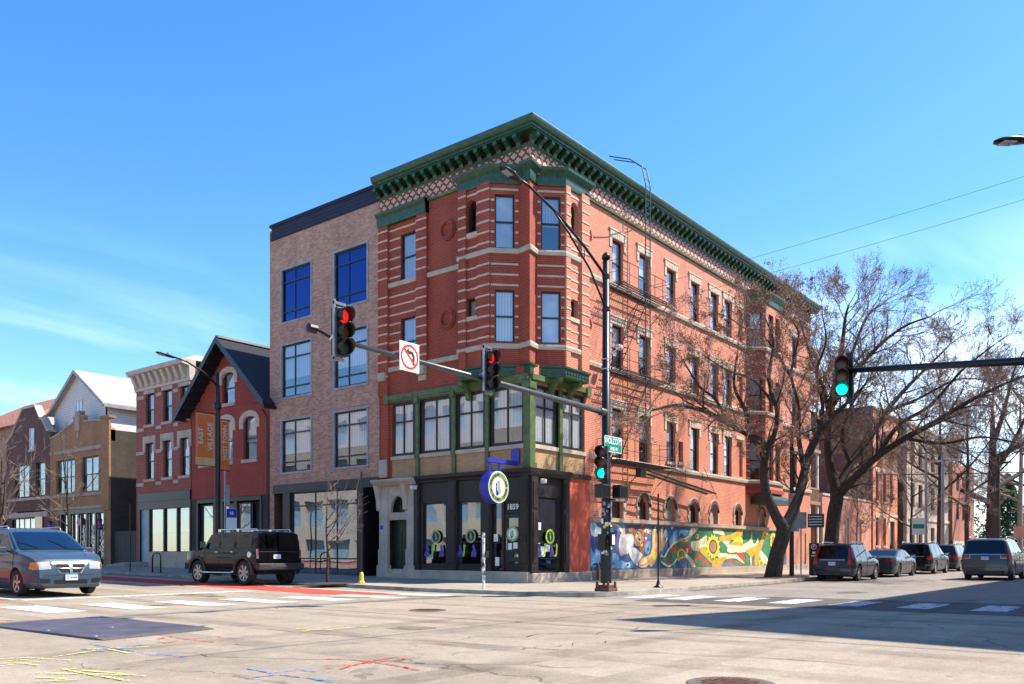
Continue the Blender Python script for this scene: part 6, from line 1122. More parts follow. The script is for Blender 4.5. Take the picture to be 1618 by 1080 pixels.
for x in (-14.72, -9.98):
    hd = housing(SP, (x, PY-.28, 5.86), (0, -1), 'red'); m = MB(); m.box(x-.2, x-.16, PY-.275, PY-.215, 5.25, 6.5); m.box(x-.2, x+.1, PY-.28, PY-.2, 6.4, 6.46); m.box(x-.2, x+.1, PY-.28, PY-.2, 5.26, 5.32); m.tube([(x-.18, PY-.25, 5.75), (x-.05, PY, 5.74)], .05, 8); m.build('hanger', 'steel', hd)
m = MB(); m.lathe([(0, -.12), (.09, -.1), (.1, .08), (0, .12)], (-15.3, PY-.05, 5.85), 'x', 10); m.tube([(-15.2, PY-.05, 5.85), (-14.7, PY, 5.75)], .03); m.build('detector', 'black_metal', SP)
# lamp arm
m = MB(); m.tube([(PX, PY, 9.75), (PX-1.2, PY, 10.35), (PX-2.6, PY, 10.9), (PX-3.9, PY, 11.22), (PX-4.4, PY, 11.28)], [.045, .042, .04, .036, .034], 8); m.tube([(PX, PY, 8.75), (PX-.9, PY, 9.75), (PX-2.0, PY, 10.5), (PX-2.7, PY, 10.88)], .03, 8); m.tube([(PX-1.2, PY, 10.02), (PX-1.2, PY, 10.35)], .015); m.lathe([(.12, 0), (.12, .12)], (PX, PY, 9.7), 'z', 12); m.lathe([(.125, 0), (.125, .12)], (PX, PY, 8.7), 'z', 12); m.build('lamp_arm', 'black_metal', SP, smooth=True)
lamp_head(SP, (PX-4.7, PY, 11.26), (-1, 0))
m = MB()
for z in (3.2, 4.35, 6.9, 7.2): m.lathe([(.15, 0), (.15, .03)], (PX, PY, z), 'z', 12)
m.build('strap', 'steel', SP)
hd = housing(SP, (PX-.42, PY-.12, 4.02), (-.98, -.2), 'green'); m = MB(); m.box(PX-.4, PX, PY-.06, PY+.02, 4.5, 4.56); m.box(PX-.4, PX, PY-.06, PY+.02, 3.45, 3.51); m.build('hanger', 'black_plastic', hd)
for s_, dx, dy in ((-1, -.40, -.12), (1, .26, -.34)):
    m = MB(); c = (PX+dx, PY+dy, 3.16); m.cbox(c, (.42, .34, .42)); m.build('pedestrian_signal', 'black_plastic', SP, bev=.05)
m = MB(); m.box(PX-.3, PX+.3, PY-.16, PY-.10, 2.9, 2.95); m.build('signal_bracket', 'black_plastic', SP)
SF = Fr((PX+.12, PY-.17), (1, .0))
m = MB(); m.fb(SF, -.50, .50, -.01, .01, 4.36, 4.86); plate = m.build('street_name_sign', 'teal_sign', SP)
m = MB(); 
for a, b, u, v in ((-.49, .49, 4.37, 4.39), (-.49, .49, 4.83, 4.85), (-.49, -.475, 4.37, 4.85), (.475, .49, 4.37, 4.85)): m.fb(SF, a, b, .01, .013, u, v)
textmesh(m, 'WOLCOTT', .26, onfr(SF, -.0, 4.70, .016), sx=.78); textmesh(m, 'N', .11, onfr(SF, -.42, 4.74, .016)); textmesh(m, 'AV', .11, onfr(SF, .41, 4.74, .016)); textmesh(m, '1900 W', .17, onfr(SF, .03, 4.47, .016), sx=.8); m.build('lettering', 'white_print', plate)
# stickers and control box on the pole
m = MB(); m.cbox((PX-.02, PY-.2, 1.72), (.2, .14, .42)); m.cbox((PX-.23, PY-.02, 1.62), (.22, .22, .5)); m.cbox((PX+.2, PY-.04, 1.62), (.16, .2, .3)); m.build('junction_box', 'black_plastic', SP, bev=.02)
m = MB(); q = random.Random(3)
for i in range(34):
    a = R_(q.uniform(150, 330)); z = q.uniform(1.2, 2.75); w_ = q.uniform(.05, .12); hh = q.uniform(.04, .13); r = .168; m.mi = q.choice([0, 0, 0, 1, 1, 2, 3])
    c = Vector((PX+r*math.cos(a), PY+r*math.sin(a), z)); t = Vector((-math.sin(a), math.cos(a), 0)); nn = Vector((math.cos(a), math.sin(a), 0))*.004*i/8; m.quad(c-t*w_/2+nn, c+t*w_/2+nn, c+t*w_/2+Vector((0, 0, hh))+nn, c-t*w_/2+Vector((0, 0, hh))+nn)
m.mi = 0; m.fb(Fr((PX-.02, PY-.272), (1, 0)), -.07, .08, 0, .005, 1.55, 1.85); m.build('sticker', ['white_print', 'grey_paint', 'yellow_print', 'red_print'], SP)
# no left turn sign hung on the mast arm
NL = thing('no_left_turn_sign', 'white square sign with red ring and crossed out left arrow on the mast arm', 'traffic sign', (-12.62, PY-.12, 5.1))
FN = Fr((-12.62, PY-.12), (1, 0)); m = MB(); cz = 5.74
m.fb(FN, -.31, .31, -.012, 0, cz-.33, cz+.33); m.build('panel', 'white_print', NL, bev=.006)
m = MB(); m.mi = 1; m.fpoly(FN, [(.09, cz-.17), (.16, cz-.17), (.16, cz+.04), (.10, cz+.14), (-.02, cz+.14), (-.02, cz+.20), (-.16, cz+.10), (-.02, cz+.01), (-.02, cz+.07), (.06, cz+.07), (.09, cz+.02)], .003); m.mi = 0; ring(m, FN, 0, cz, .23, .28, .005, 40); m.fpoly(FN, [(-.185, cz+.15), (-.15, cz+.185), (.185, cz-.15), (.15, cz-.185)], .007); m.build('symbol', ['red_print', 'black_print'], NL)
# right hand signal on its own pole out of frame
RP = thing('signal_pole', 'dark mast arm reaching in from the right edge with a green traffic light', 'traffic pole', (-4.1, -20.6, .1))
m = MB(); m.tube([(-4.1, -20.6, .1), (-4.1, -20.6, 10.5)], [.16, .10], 12); m.build('pole', 'black_metal', RP, smooth=True); m = MB(); m.tube([(-4.1, -20.6, 5.35), (-4.1, -13.25, 5.92)], [.12, .065], 12); m.build('mast_arm', 'black_metal', RP, smooth=True)
hd = housing(RP, (-4.15, -13.12, 5.77), (-.93, -.37), 'green'); m = MB(); m.box(-4.0, -3.96, -13.35, -13.2, 5.1, 6.4); m.build('hanger', 'black_metal', hd)
m = MB(); m.tube([(-4.1, -20.6, 9.6), (-5.6, -19.6, 9.9), (-8.3, -17.9, 8.85)], .04, 8); m.build('lamp_arm', 'black_metal', RP, smooth=True)
tp = (-8.75, -17.55); lamp_head(RP, (tp[0], tp[1], 8.68), (-.8, .6), tilt=-.12)
# left street lamp with banners
LX, LY = -4.75, 13.9; zl = ZP+h(LX, LY)
LP = thing('street_lamp', 'black street lamp with orange banners in front of the gabled red house', 'street lamp', (LX, LY, zl))
m = MB(); m.tube([(LX, LY, zl), (LX, LY, zl+.8), (LX, LY, 7.9), (LX, LY, 9.35)], [.16, .13, .11, .07], 12); m.lathe([(.2, 0), (.2, .35), (.14, .6)], (LX, LY, zl), 'z', 12); m.lathe([(.13, 0), (.17, .05), (.17, .25), (.1, .35)], (LX, LY, 7.7), 'z', 12); m.build('pole', 'black_metal', LP, smooth=True)
m = MB(); m.tube([(LX, LY, 8.75), (LX-.7, LY, 9.25), (LX-1.5, LY, 9.58), (LX-2.2, LY, 9.68)], [.05, .045, .04, .035], 8); m.build('lamp_arm', 'black_metal', LP, smooth=True); lamp_head(LP, (LX-2.5, LY, 9.68), (-1, 0))
BF = Fr((LX, LY), (1, 0)); 
for t0, t1, z1, z2, nm, tx, sz in ((-1.07, -.14, 5.2, 7.45, 'orange banner reading EAST VILLAGE', ('EAST', 'VILLAGE'), .33), (.14, .60, 5.05, 7.25, 'orange banner reading WEST TOWN', ('WEST TOWN',), .27)):
    m = MB(); m.fb(BF, t0, t1, -.01, .01, z1+.3 if len(tx) > 1 else z1, z2); b_ = m.build('banner', 'orange_banner', LP, label=nm)
    if len(tx) > 1: m = MB(); m.fb(BF, t0, t1, -.01, .01, z1-.05, z1+.3); m.build('banner_hem', 'sand_banner', b_)
    m = MB(); m.tube([BF.p(0, 0, z2+.03), BF.p(t0 if t0 < 0 else t1, 0, z2+.03)], .02, 6); m.tube([BF.p(0, 0, z1-.06), BF.p(t0 if t0 < 0 else t1, 0, z1-.06)], .02, 6); m.build('banner_rod', 'black_metal', b_)
    m = MB(); cx = (t0+t1)/2
    for i, s_ in enumerate(tx): off_ = (-.22+.46*i) if len(tx) > 1 else 0; textmesh(m, s_, sz, (lambda x, y, o=off_: BF.p(cx+o-y, .014, (z1+z2)/2+(.12 if len(tx) > 1 else .1)+x)), sx=.95 if len(tx) == 1 else 1.0)
    for a, b, u, v in ((t0+.05, t1-.05, z2-.06, z2-.04), (t0+.05, t0+.07, z1+.35, z2-.04), (t1-.07, t1-.05, z1+.35, z2-.04)): m.fb(BF, a, b, .01, .013, u, v)
    m.build('lettering', 'cream_paint', b_)
# bus stop sign
bx_, by_ = -4.9, 13.1; zb = ZP+h(bx_, by_); BS = thing('bus_stop_sign', 'blue and white bus stop sign panel above the black boxy off road vehicle', 'bus stop sign', (bx_, by_, zb))
m = MB(); m.tube([(bx_, by_, zb), (bx_, by_, 4.9)], .035, 8); m.build('post', 'grey_paint', BS); F3 = Fr((bx_, by_-.05), (1, 0)); m = MB(); m.fb(F3, .03, .56, 0, .02, 2.35, 3.25); p_ = m.build('panel', 'white_print', BS); m = MB(); m.fb(F3, .04, .55, .02, .023, 2.85, 3.24); m.build('blue_header', 'blue_print', p_); m = MB(); textmesh(m, '66', .2, onfr(F3, .295, 3.05, .026)); m.build('number', 'white_print', p_); m = MB(); m.fb(F3, .03, .20, .0, .02, 3.35, 4.3); m.build('side_panel', 'grey_paint', BS)
# thin posts
def post(name, x, y, top, label, cat='post', mat='black_metal', r=.03, base=None, grp=None):
    z = ZP+h(x, y)-.002; t = thing(name, label, cat, (x, y, z), group=grp); m = MB(); m.tube([(x, y, z), (x, y, top)], r, 8); m.build('post', mat, t)
    if base: m = MB(); m.lathe([(.17, 0), (.16, .03), (.08, .08), (.05, .2), (r, .26)], (x, y, z), 'z', 12); m.build('foot', base, t, smooth=True)
    return t
post('barrier_post', -.64, -5.96, 3.3, 'slim black pole with a round foot on the corner pavement in front of the mural', base='black_metal', r=.032)
t = post('banded_post', -5.14, 3.91, 4.3, 'slim black pole with a yellow base outside the speckled brick block', r=.04, mat='black_metal'); m = MB(); zq = ZP+h(-5.14, 3.91); m.lathe([(.13, 0), (.13, .05), (.09, .1), (.08, .34), (.05, .42)], (-5.14, 3.91, zq), 'z', 10); m.build('foot', 'yellow_print', t, smooth=False)
t = post('sticker_post', -5.09, -1.98, 1.95, 'short white post plastered with stickers outside the corner shop', mat='white_paint', r=.045)
m = MB(); q = random.Random(5)
for i in range(30): m.mi = q.choice([0, 1, 1, 2, 3]); z = q.uniform(.4, 1.9); a = R_(q.uniform(150, 300)); c = Vector((-5.09+.048*math.cos(a), -1.98+.048*math.sin(a), z)); tt = Vector((-math.sin(a), math.cos(a), 0)); w_ = q.uniform(.03, .05); m.quad(c-tt*w_, c+tt*w_, c+tt*w_+Vector((0, 0, .07)), c-tt*w_+Vector((0, 0, .07)))
m.cbox((-5.0, -2.02, 1.25), (.14, .1, .2)); m.build('sticker', ['white_print', 'grey_paint', 'black_print', 'steel'], t)
post('sign_post', -5.4, 20.4, 3.7, 'thin dark sign pole on the pavement left of the bike rack', r=.03); 
rk = thing('bike_rack', 'black hoop bike rack on the pavement before the striped brick building', 'bike rack', (-5.0, 18.65, 0)); x, y1, y2 = -5.0, 18.28, 19.03; zk = ZP+h(x, 18.6)
m = MB(); m.tube([(x, y1, zk), (x, y1, zk+.75), (x, y1+.1, zk+.9), (x, (y1+y2)/2, zk+.95), (x, y2-.1, zk+.9), (x, y2, zk+.75), (x, y2, zk)], .035, 8); m.build('hoop', 'black_metal', rk, smooth=True)
m = MB(); m.lathe([(.1, 0), (.1, .015), (0, .02)], (x, y1, zk)); m.lathe([(.1, 0), (.1, .015), (0, .02)], (x, y2, zk)); m.build('foot', 'black_metal', rk)
# side street poles
zq = ZP+h(13.2, -5.6); DP = thing('utility_post', 'dark utility post with a permit sign just behind the forked tree', 'post', (13.3, -5.4, zq))
m = MB(); m.tube([(13.3, -5.4, zq), (13.3, -5.4, 7.0)], [.11, .08], 10); m.tube([(13.3, -5.4, 6.7), (13.3, -7.2, 7.3)], .03); m.build('post', 'black_metal', DP); F4 = Fr((13.2, -5.55), (.5, -1)); 
m = MB(); m.fb(F4, -.26, .26, 0, .02, 3.2, 4.1); m.fb(F4, -.22, .22, 0, .02, 2.3, 3.1); p_ = m.build('permit_panel', 'grey_paint', DP); m = MB(); m.mi = 0; ring(m, F4, -.12, 3.95, .04, .09, .025, 16); m.fb(F4, -.2, .2, .02, .024, 3.5, 3.54); m.fb(F4, -.2, .2, .02, .024, 3.62, 3.66); m.mi = 1; m.fb(F4, -.22, .22, .02, .024, 3.22, 3.38); m.build('print', ['red_print', 'lime_print'], p_)
zq = ZP+.06; for_ = [(17.6, -4.3), (18.9, -5.0)]
TS = thing('parking_sign', 'two small grey green street signs on thin poles by the parked dark crossover', 'parking sign', (17.6, -4.5, zq))
m = MB(); m.tube([(17.6, -4.3, zq), (17.6, -4.3, 3.4)], .03, 6); m.build('post', 'black_metal', TS); F5 = Fr((17.4, -4.4), (.4, -1)); m = MB(); m.fb(F5, -.3, .25, 0, .02, 2.55, 3.4); m.build('panel', 'grey_paint', TS); m = MB(); m.fb(F5, .3, 1.1, 0, .02, 2.6, 3.3); m.build('panel', 'dark_green', TS); m = MB(); textmesh(m, 'HOVIG', .16, onfr(F5, .7, 3.1, .024)) if False else None
for k in range(4): m.fb(F5, .36, 1.0, .021, .024, 2.72+k*.14, 2.77+k*.14)
m.build('print', 'white_paint', TS); m = MB(); m.tube([F5.p(.7, -.03, .1), F5.p(.7, -.03, 3.3)], .03, 6); m.lathe([(.15, 0), (.1, .05), (.03, .08)], F5.p(.7, -.03, .12)); m.build('post', 'black_metal', TS)
mx_, my_ = 16.1, -5.55; MT = thing('parking_meter', 'black parking pay box standing at the kerb behind the dark crossover', 'parking meter', (mx_, my_, zq)); m = MB(); m.cbox((mx_, my_, zq+.8), (.42, .5, 1.6)); m.build('cabinet', 'black_plastic', MT, bev=.04); F6 = Fr((mx_-.22, my_), (0, -1)); m = MB(); ring(m, F6, 0, 1.6, .11, .14, .005, 20); textmesh(m, 'P', .2, onfr(F6, 0, 1.6, .005)); m.fb(F6, -.08, .08, 0, .004, 1.25, 1.36); m.fb(F6, -.12, .12, 0, .004, 1.12, 1.18); m.build('print', 'white_print', MT)
# far lamp, poles, wires
zq = ZP+.15
FL = thing('street_lamp', 'pale cobra head lamp showing through the branches beyond the large tree', 'street lamp', (36, -6.2, zq)); m = MB(); m.tube([(36, -6.2, zq), (36, -6.2, 9.0)], [.11, .07], 8); m.tube([(36, -6.2, 8.9), (36, -7.6, 9.3)], .04); m.build('pole', 'steel', FL); lamp_head(FL, (36, -8.0, 9.3), (0, -1), 'grey_paint')
def upole(x, y, top, label, mat='wood', r=.15):
    t = thing('utility_pole', label, 'utility pole', (x, y, .2)); m = MB(); m.tube([(x, y, .2), (x, y, top)], [r, r*.7], 8); m.build('pole', mat, t); m = MB(); m.box(x-.06, x+.06, y-1.1, y+1.1, top-.7, top-.55); m.build('crossarm', mat, t)
upole(41.5, -6.1, 8.6, 'pale grey utility pole in front of the greystone flats', 'steel', .14); upole(66, -5.9, 10.5, 'brown utility pole near the far salmon brick building', 'bark', .22)
m = MB(); c = Fr((30.5, -5.9), (.4, -1)); t = post('street_sign', 34.5, -6.0, 3.7, 'green and white street sign on a thin pole beyond the parked sedan', 'street sign'); F7 = Fr((34.4, -6.1), (.5, -1)); m = MB(); m.fb(F7, -.4, .4, 0, .02, 2.5, 3.6); m.build('panel', 'white_paint', t); m = MB(); m.fb(F7, -.35, .35, .02, .023, 2.9, 3.2); m.build('green_band', 'teal_sign', t)
t = post('warning_sign', 78, -9+2.9, 3.6, 'faded pink sign on a pole beside the far dark trunk', 'sign'); F8 = Fr((77.9, -6.2), (.5, -1)); m = MB(); m.fb(F8, -.7, .6, 0, .02, 2.9, 4.1); m.build('panel', 'pink_brick', t)
def wire(name, a, b, sag, r, label, n=24):
    a = Vector(a); b = Vector(b); m = MB(); m.tube([a.lerp(b, i/n)-Vector((0, 0, sag*4*(i/n)*(1-i/n))) for i in range(n+1)], r, 4); return tag(m.build(name, 'black_metal'), label, 'cable')
wire('overhead_cable', (45.7, 16, 8.6), (48, -30, 7.2), .5, .045, 'thick black cable crossing low behind the trees')
wire('overhead_cable', (45.7, 16, 10.6), (48, -30, 8.4), .5, .03, 'thin cable just above the thick black cable behind the trees')
wire('overhead_wire', (5.3, -.1, 12.4), (14, -26, 17.9), .3, .007, 'upper thin wire rising to the right edge across the sky')
wire('overhead_wire', (5.3, -.1, 11.6), (14, -26, 17.0), .3, .007, 'lower thin wire rising to the right edge across the sky')
wire('phone_wire', (2.8, -.75, 16.0), (9.0, -.5, 17.5), .5, .02, 'pale loop of wire hanging from the green cornice by the bay')
# ------------------------------------------------------------------ vehicles
def boolcut(o, cutters):
    for c in cutters: md = o.modifiers.new('b', 'BOOLEAN'); md.operation = 'DIFFERENCE'; md.object = c; md.solver = 'EXACT'
    bpy.context.view_layer.update(); me = bpy.data.meshes.new_from_object(o.evaluated_get(bpy.context.evaluated_depsgraph_get())); o.modifiers.clear(); old = o.data; o.data = me; bpy.data.meshes.remove(old)
    for c in cutters: d = c.data; bpy.data.objects.remove(c); bpy.data.meshes.remove(d)
class Car:
    def __init__(s, name, label, cat, loc, rz, L, W, prof, belt, paint, r=.34, ax=(1.4, -1.4), gc=.24, tum=.32, nose=.90, tail=.92, rim='rim_metal', spokes=5, ww=.22, flare=0, gr=None, pitch=0):
        s.L, s.W, s.prof, s.belt, s.gc, s.tum, s.nose, s.tail = L, W, prof, belt, gc, tum, nose, tail
        s.o = thing(name, label, cat, loc, rz, gr, local=True); s.o.rotation_euler = (0, pitch, rz)
        xs = sorted({round(p[0], 3) for p in prof} | {round(prof[0][0]+(prof[-1][0]-prof[0][0])*i/34, 3) for i in range(35)}); xs = [x for i, x in enumerate(xs) if i == 0 or x-xs[i-1] > .012]
        if xs[-1] < prof[-1][0]: xs[-1] = prof[-1][0]
        m = MB(); rings = []
        for x in xs:
            c = s.sec(x); rings.append([(x, -y, z) for y, z in reversed(c[1:-1])]+[(x, c[0][0], c[0][1])]*0+[(x, y, z) for y, z in c[1:-1]])
        # full ring: bottom centre excluded; go from left low .. top centre .. right low
        k = 0; vs = []; n = 0
        for x in xs:
            c = s.sec(x); ring_ = [(x, y, z) for y, z in c]+[(x, -y, z) for y, z in reversed(c[1:-1])]; n = len(ring_); vs += ring_
        fs = []
        for i in range(len(xs)-1):
            for j in range(n): fs.append((i*n+j, i*n+(j+1) % n, (i+1)*n+(j+1) % n, (i+1)*n+j))
        fs.append(tuple(reversed(range(n)))); fs.append(tuple((len(xs)-1)*n+j for j in range(n)))
        m.add(vs, fs); s.body = m.build('body', paint, s.o)
        bm = bmesh.new(); bm.from_mesh(s.body.data); bmesh.ops.recalc_face_normals(bm, faces=bm.faces); bm.to_mesh(s.body.data); bm.free()
        cut = []
        for a in ax:
            for sd in (1, -1):
                c = MB(); c.lathe([(0, -.30), (r+.065, -.30), (r+.065, .30), (0, .30)], (a, sd*(W/2), r+.01), 'y', 28); q = c.build('cutter', 'black_plastic', s.o); bm = bmesh.new(); bm.from_mesh(q.data); bmesh.ops.remove_doubles(bm, verts=bm.verts, dist=1e-5); bmesh.ops.recalc_face_normals(bm, faces=bm.faces); bm.to_mesh(q.data); bm.free(); cut.append(q)
        boolcut(s.body, cut)
        s.body.data.polygons.foreach_set('use_smooth', [True]*len(s.body.data.polygons)); s.body.data.set_sharp_from_angle(angle=R_(28))
        lin_ = MB()
        for a in ax: lin_.box(a-r-.05, a+r+.05, -W/2+.27, W/2-.27, gc-.03, r*2+.05)
        lin_.box(ax[1]+.3, ax[0]-.3, -W/2+.2, W/2-.2, gc-.06, gc+.1); lin_.build('underbody', 'dark_plastic', s.o)
        for a in ax:
            for sd in (1, -1): s.wheel(a, sd, r, ww, rim, spokes)
            if flare:
                for sd in (1, -1):
                    m = MB(); K = 14
                    for i in range(K):
                        q = []
                        for an in (R_(-8+196*i/K), R_(-8+196*(i+1)/K)):
                            for rr in (r+.06, r+.16): q.append((a+rr*math.cos(an), r+.01+rr*math.sin(an)))
                        y0, y1 = sd*(W/2-.06), sd*(W/2+flare); P = [(q[0][0], y0, q[0][1]), (q[1][0], y0, q[1][1]), (q[3][0], y0, q[3][1]), (q[2][0], y0, q[2][1])]; P2 = [(u, y1, w_) for u, _, w_ in P]; m.hexa(P+P2)
                    m.build('wheel_arch', 'dark_plastic', s.o)
    def zt(s, x):
        p = s.prof
        if x <= p[0][0]: return p[0][1]
        for (a, za), (b, zb) in zip(p, p[1:]):
            if a <= x <= b: return za+(zb-za)*(x-a)/max(1e-6, b-a)
        return p[-1][1]
    def plan(s, x):
        a = max(0, (x-(s.L/2-.75))/.75); b = max(0, (-x-(s.L/2-.55))/.55); return 1-(1-s.nose)*a**2.2-(1-s.tail)*b**2.2
    def sec(s, x):
        w_ = s.W/2*s.plan(x); z1 = s.zt(x); zb = min(s.belt, z1-.05); zl = s.gc; e = min(.07, (z1-zb)*.5); wt = w_*.972-(z1-e-zb)*s.tum
        a = max(0, (abs(x)-(s.L/2-.25))/.25); zl2 = zl+.06*a
        return [(0, zl2), (w_*.90, zl2), (w_*.965, zl2+.10), (w_*1., zl+(zb-zl)*.50), (w_*.995, zl+(zb-zl)*.78), (w_*.972, zb), (wt, z1-e), (wt*.90, z1-e*.35), (wt*.6, z1-e*.06), (0, z1)]
    def hw(s, x, z):
        c = s.sec(x)[1:]
        for (a, za), (b, zb) in zip(c, c[1:]):
            if za <= z <= zb: return a+(b-a)*(z-za)/max(1e-6, zb-za)
        return 0 if z > c[-1][1] else c[0][0]
    def endx(s, y, z, sg):
        x = sg*s.L/2
        for i in range(400):
            if z <= s.zt(x)+1e-4 and s.hw(x, min(z, s.zt(x)-.0)) >= abs(y)-1e-4: return x
            x -= sg*.006
        return x
    def patch(s, q, kind, mat, name, par=None, off=.008, nu=6, nv=3, both=False, label=None, smooth=True):
        m = MB()
        for sd in ((1, -1) if both else (1,)):
            vs = []
            for i in range(nu+1):
                for j in range(nv+1):
                    u, v = i/nu, j/nv; a = [(1-u)*(1-v)*q[0][k]+u*(1-v)*q[1][k]+u*v*q[2][k]+(1-u)*v*q[3][k] for k in (0, 1)]
                    if kind in ('front', 'rear'): sg = 1 if kind == 'front' else -1; y = a[0]*sd; vs.append((s.endx(y, a[1], sg)+sg*off, y, a[1]))
                    elif kind == 'top': x, f = a; zz = s.zt(x); c = s.sec(x); yy = f*c[-4][0]*sd; cc = c[-4:]; z = c[-1][1]
                    if kind == 'top':
                        z = None
                        for (ya, za), (yb, zb) in zip(cc, cc[1:]):
                            if yb <= abs(yy) <= ya: z = za+(zb-za)*(ya-abs(yy))/max(1e-6, ya-yb)
                        z = c[-1][1] if z is None else z; d = s.zt(x+.02)-s.zt(x-.02); nn = Vector((-d, 0, .04)).normalized()*off; vs.append((x+nn.x, yy, z+nn.z))
                    if kind == 'side': vs.append((a[0], sd*(s.hw(a[0], a[1])+off), a[1]))
            fs = []
            for i in range(nu):
                for j in range(nv): f = (i*(nv+1)+j, (i+1)*(nv+1)+j, (i+1)*(nv+1)+j+1, i*(nv+1)+j+1); fs.append(f)
            m.add(vs, fs)
        return m.build(name, mat, par or s.o, smooth=smooth, label=label)
    def wheel(s, a, sd, r, ww, rim, spokes):
        yo = sd*(s.W/2-.02); c = (a, 0, r); R1 = r*.66
        P = lambda prof: [(q, sd*d) for q, d in prof]
        m = MB(); m.lathe(P([(0, s.W/2-.06-ww*.5), (R1*.95, s.W/2-.06-ww*.5)]), c, 'y', 24); w_ = m.build('wheel', 'black_plastic', s.o, smooth=False)
        y0 = s.W/2-.02-ww; y1 = s.W/2-.02
        m = MB(); m.lathe(P([(R1, y0), (r*.92, y0), (r*.985, y0+.03), (r, y0+.06), (r, y1-.05), (r*.985, y1-.025), (r*.92, y1), (R1+.02, y1-.005), (R1, y1-.02), (R1*.97, y1-.1)]), c, 'y', 36); m.build('tyre', 'tyre', w_, smooth=True)
        m = MB(); m.lathe(P([(R1*1.0, y1-.012), (R1*.93, y1-.018), (R1*.9, y1-.06), (R1*.88, y1-.16)]), c, 'y', 36); m.lathe(P([(0, y1-.02), (r*.12, y1-.022), (r*.17, y1-.04), (r*.17, y1-.08)]), c, 'y', 16)
        for i in range(spokes):
            an = 2*math.pi*i/spokes+.3; ca, sa = math.cos(an), math.sin(an); h1, h2 = r*.085, r*.12
            def q(rr, hh, y): return (a+rr*ca-hh*sa, sd*y, r+rr*sa+hh*ca)
            m.hexa([q(r*.1, -h1, y1-.09), q(R1*.93, -h2, y1-.07), q(R1*.93, h2, y1-.07), q(r*.1, h1, y1-.09), q(r*.1, -h1, y1-.035), q(R1*.93, -h2, y1-.025), q(R1*.93, h2, y1-.025), q(r*.1, h1, y1-.035)])
        m.build('rim', rim, w_, smooth=False)
    def box(s, x0, x1, y0, y1, z0, z1, mat, name, par=None, both=False, bev=.01, label=None):
        m = MB()
        for sd in ((1, -1) if both else (1,)): m.box(x0, x1, min(sd*y0, sd*y1), max(sd*y0, sd*y1), z0, z1)
        return m.build(name, mat, par or s.o, bev=bev, label=label)
    def seams(s, xs, z0, z1):
        m = MB()
        for sd in (1, -1):
            for x in xs:
                P = [(x, sd*(s.hw(x, z0+(z1-z0)*i/8)+.002), z0+(z1-z0)*i/8) for i in range(9)]; m.tube(P, .006, 4)
        m.build('door_gap', 'black_plastic', s.o)
    def mirrors(s, x, z, mat, sz=(.10, .20, .15)):
        for sd in (1, -1):
            y = s.hw(x, z)+.02; m = MB(); m.box(x-sz[0]*.5, x+sz[0], min(sd*(y+.03), sd*(y+.03+sz[1])), max(sd*(y+.03), sd*(y+.03+sz[1])), z, z+sz[2]); o = m.build('mirror', mat, s.o, bev=.03); m = MB(); m.tube([(x, sd*(y-.06), z+.03), (x, sd*(y+.06), z+.05)], .025, 6); m.build('stalk', 'black_plastic', o)
            m = MB(); m.box(x-sz[0]*.5-.006, x-sz[0]*.5, min(sd*(y+.05), sd*(y+.01+sz[1])), max(sd*(y+.05), sd*(y+.01+sz[1])), z+.02, z+sz[2]-.02); m.build('mirror_glass', 'chrome', o)
    def rails(s, x0, x1, y, mat='steel', hh=.06):
        for sd in (1, -1):
            m = MB(); m.tube([(x0, sd*y, s.zt(x0)-.03), (x0+.12, sd*y, s.zt(x0+.12)+hh), (x1-.12, sd*y, s.zt(x1-.12)+hh), (x1, sd*y, s.zt(x1)-.03)], .022, 8); m.build('roof_rail', mat, s.o, smooth=True)
    def plate(s, end, z, y=0, txt='AB 2 3471', blue=True):
        sg = 1 if end == 'front' else -1; x = s.endx(abs(y)+.1, z, sg)+sg*.03; m = MB(); m.box(min(x, x+sg*.012), max(x, x+sg*.012), y-.155, y+.155, z-.08, z+.08); o = m.build('number_plate', 'white_print', s.o)
        X = x+sg*.016; m = MB(); textmesh(m, txt, .085, (lambda a, b: (X, y+(a if sg > 0 else -a), z-.015+b)), sx=.8); m.build('digits', 'blue_print', o); m = MB(); m.box(min(x+sg*.012, X), max(x+sg*.012, X), y-.15, y+.15, z+.045, z+.075); m.build('header_band', 'sky_print', o)
# --- minivan, near left
vz = h(-14.3, 7)
V = Car('minivan', 'slate blue minivan at the left edge, driving toward the camera', 'van', (-15.3, 7.2, vz), R_(-90), 5.0, 1.99,
        [(-2.5, .62), (-2.46, .95), (-2.36, 1.14), (-2.1, 1.62), (-1.9, 1.73), (-1.2, 1.79), (0, 1.79), (.40, 1.75), (.58, 1.69), (1.42, 1.21), (1.56, 1.165), (1.9, 1.10), (2.2, 1.02), (2.36, .94), (2.44, .82), (2.5, .56)], 1.10, 'paint_teal', r=.335, ax=(1.55, -1.47), gc=.22, tum=.30, nose=.80, spokes=5)
V.o.scale = (1.07, 1.07, 1.09)
V.patch([(.61, -.95), (1.40, -.99), (1.40, .99), (.61, .95)], 'top', 'windshield_glass', 'windshield', off=.006, nu=6, nv=16)
V.patch([(-2.34, -.85), (-2.12, -.85), (-2.12, .85), (-2.34, .85)], 'top', 'car_glass', 'rear_window', off=.006, nv=8)
for q in ([(.38, 1.15), (1.24, 1.15), (.62, 1.58), (.36, 1.61)], [(-.72, 1.15), (.30, 1.15), (.30, 1.62), (-.72, 1.63)], [(-2.0, 1.15), (-.82, 1.15), (-.82, 1.62), (-1.9, 1.57)]): V.patch(q, 'side', 'car_glass', 'side_window', off=.006, both=True)
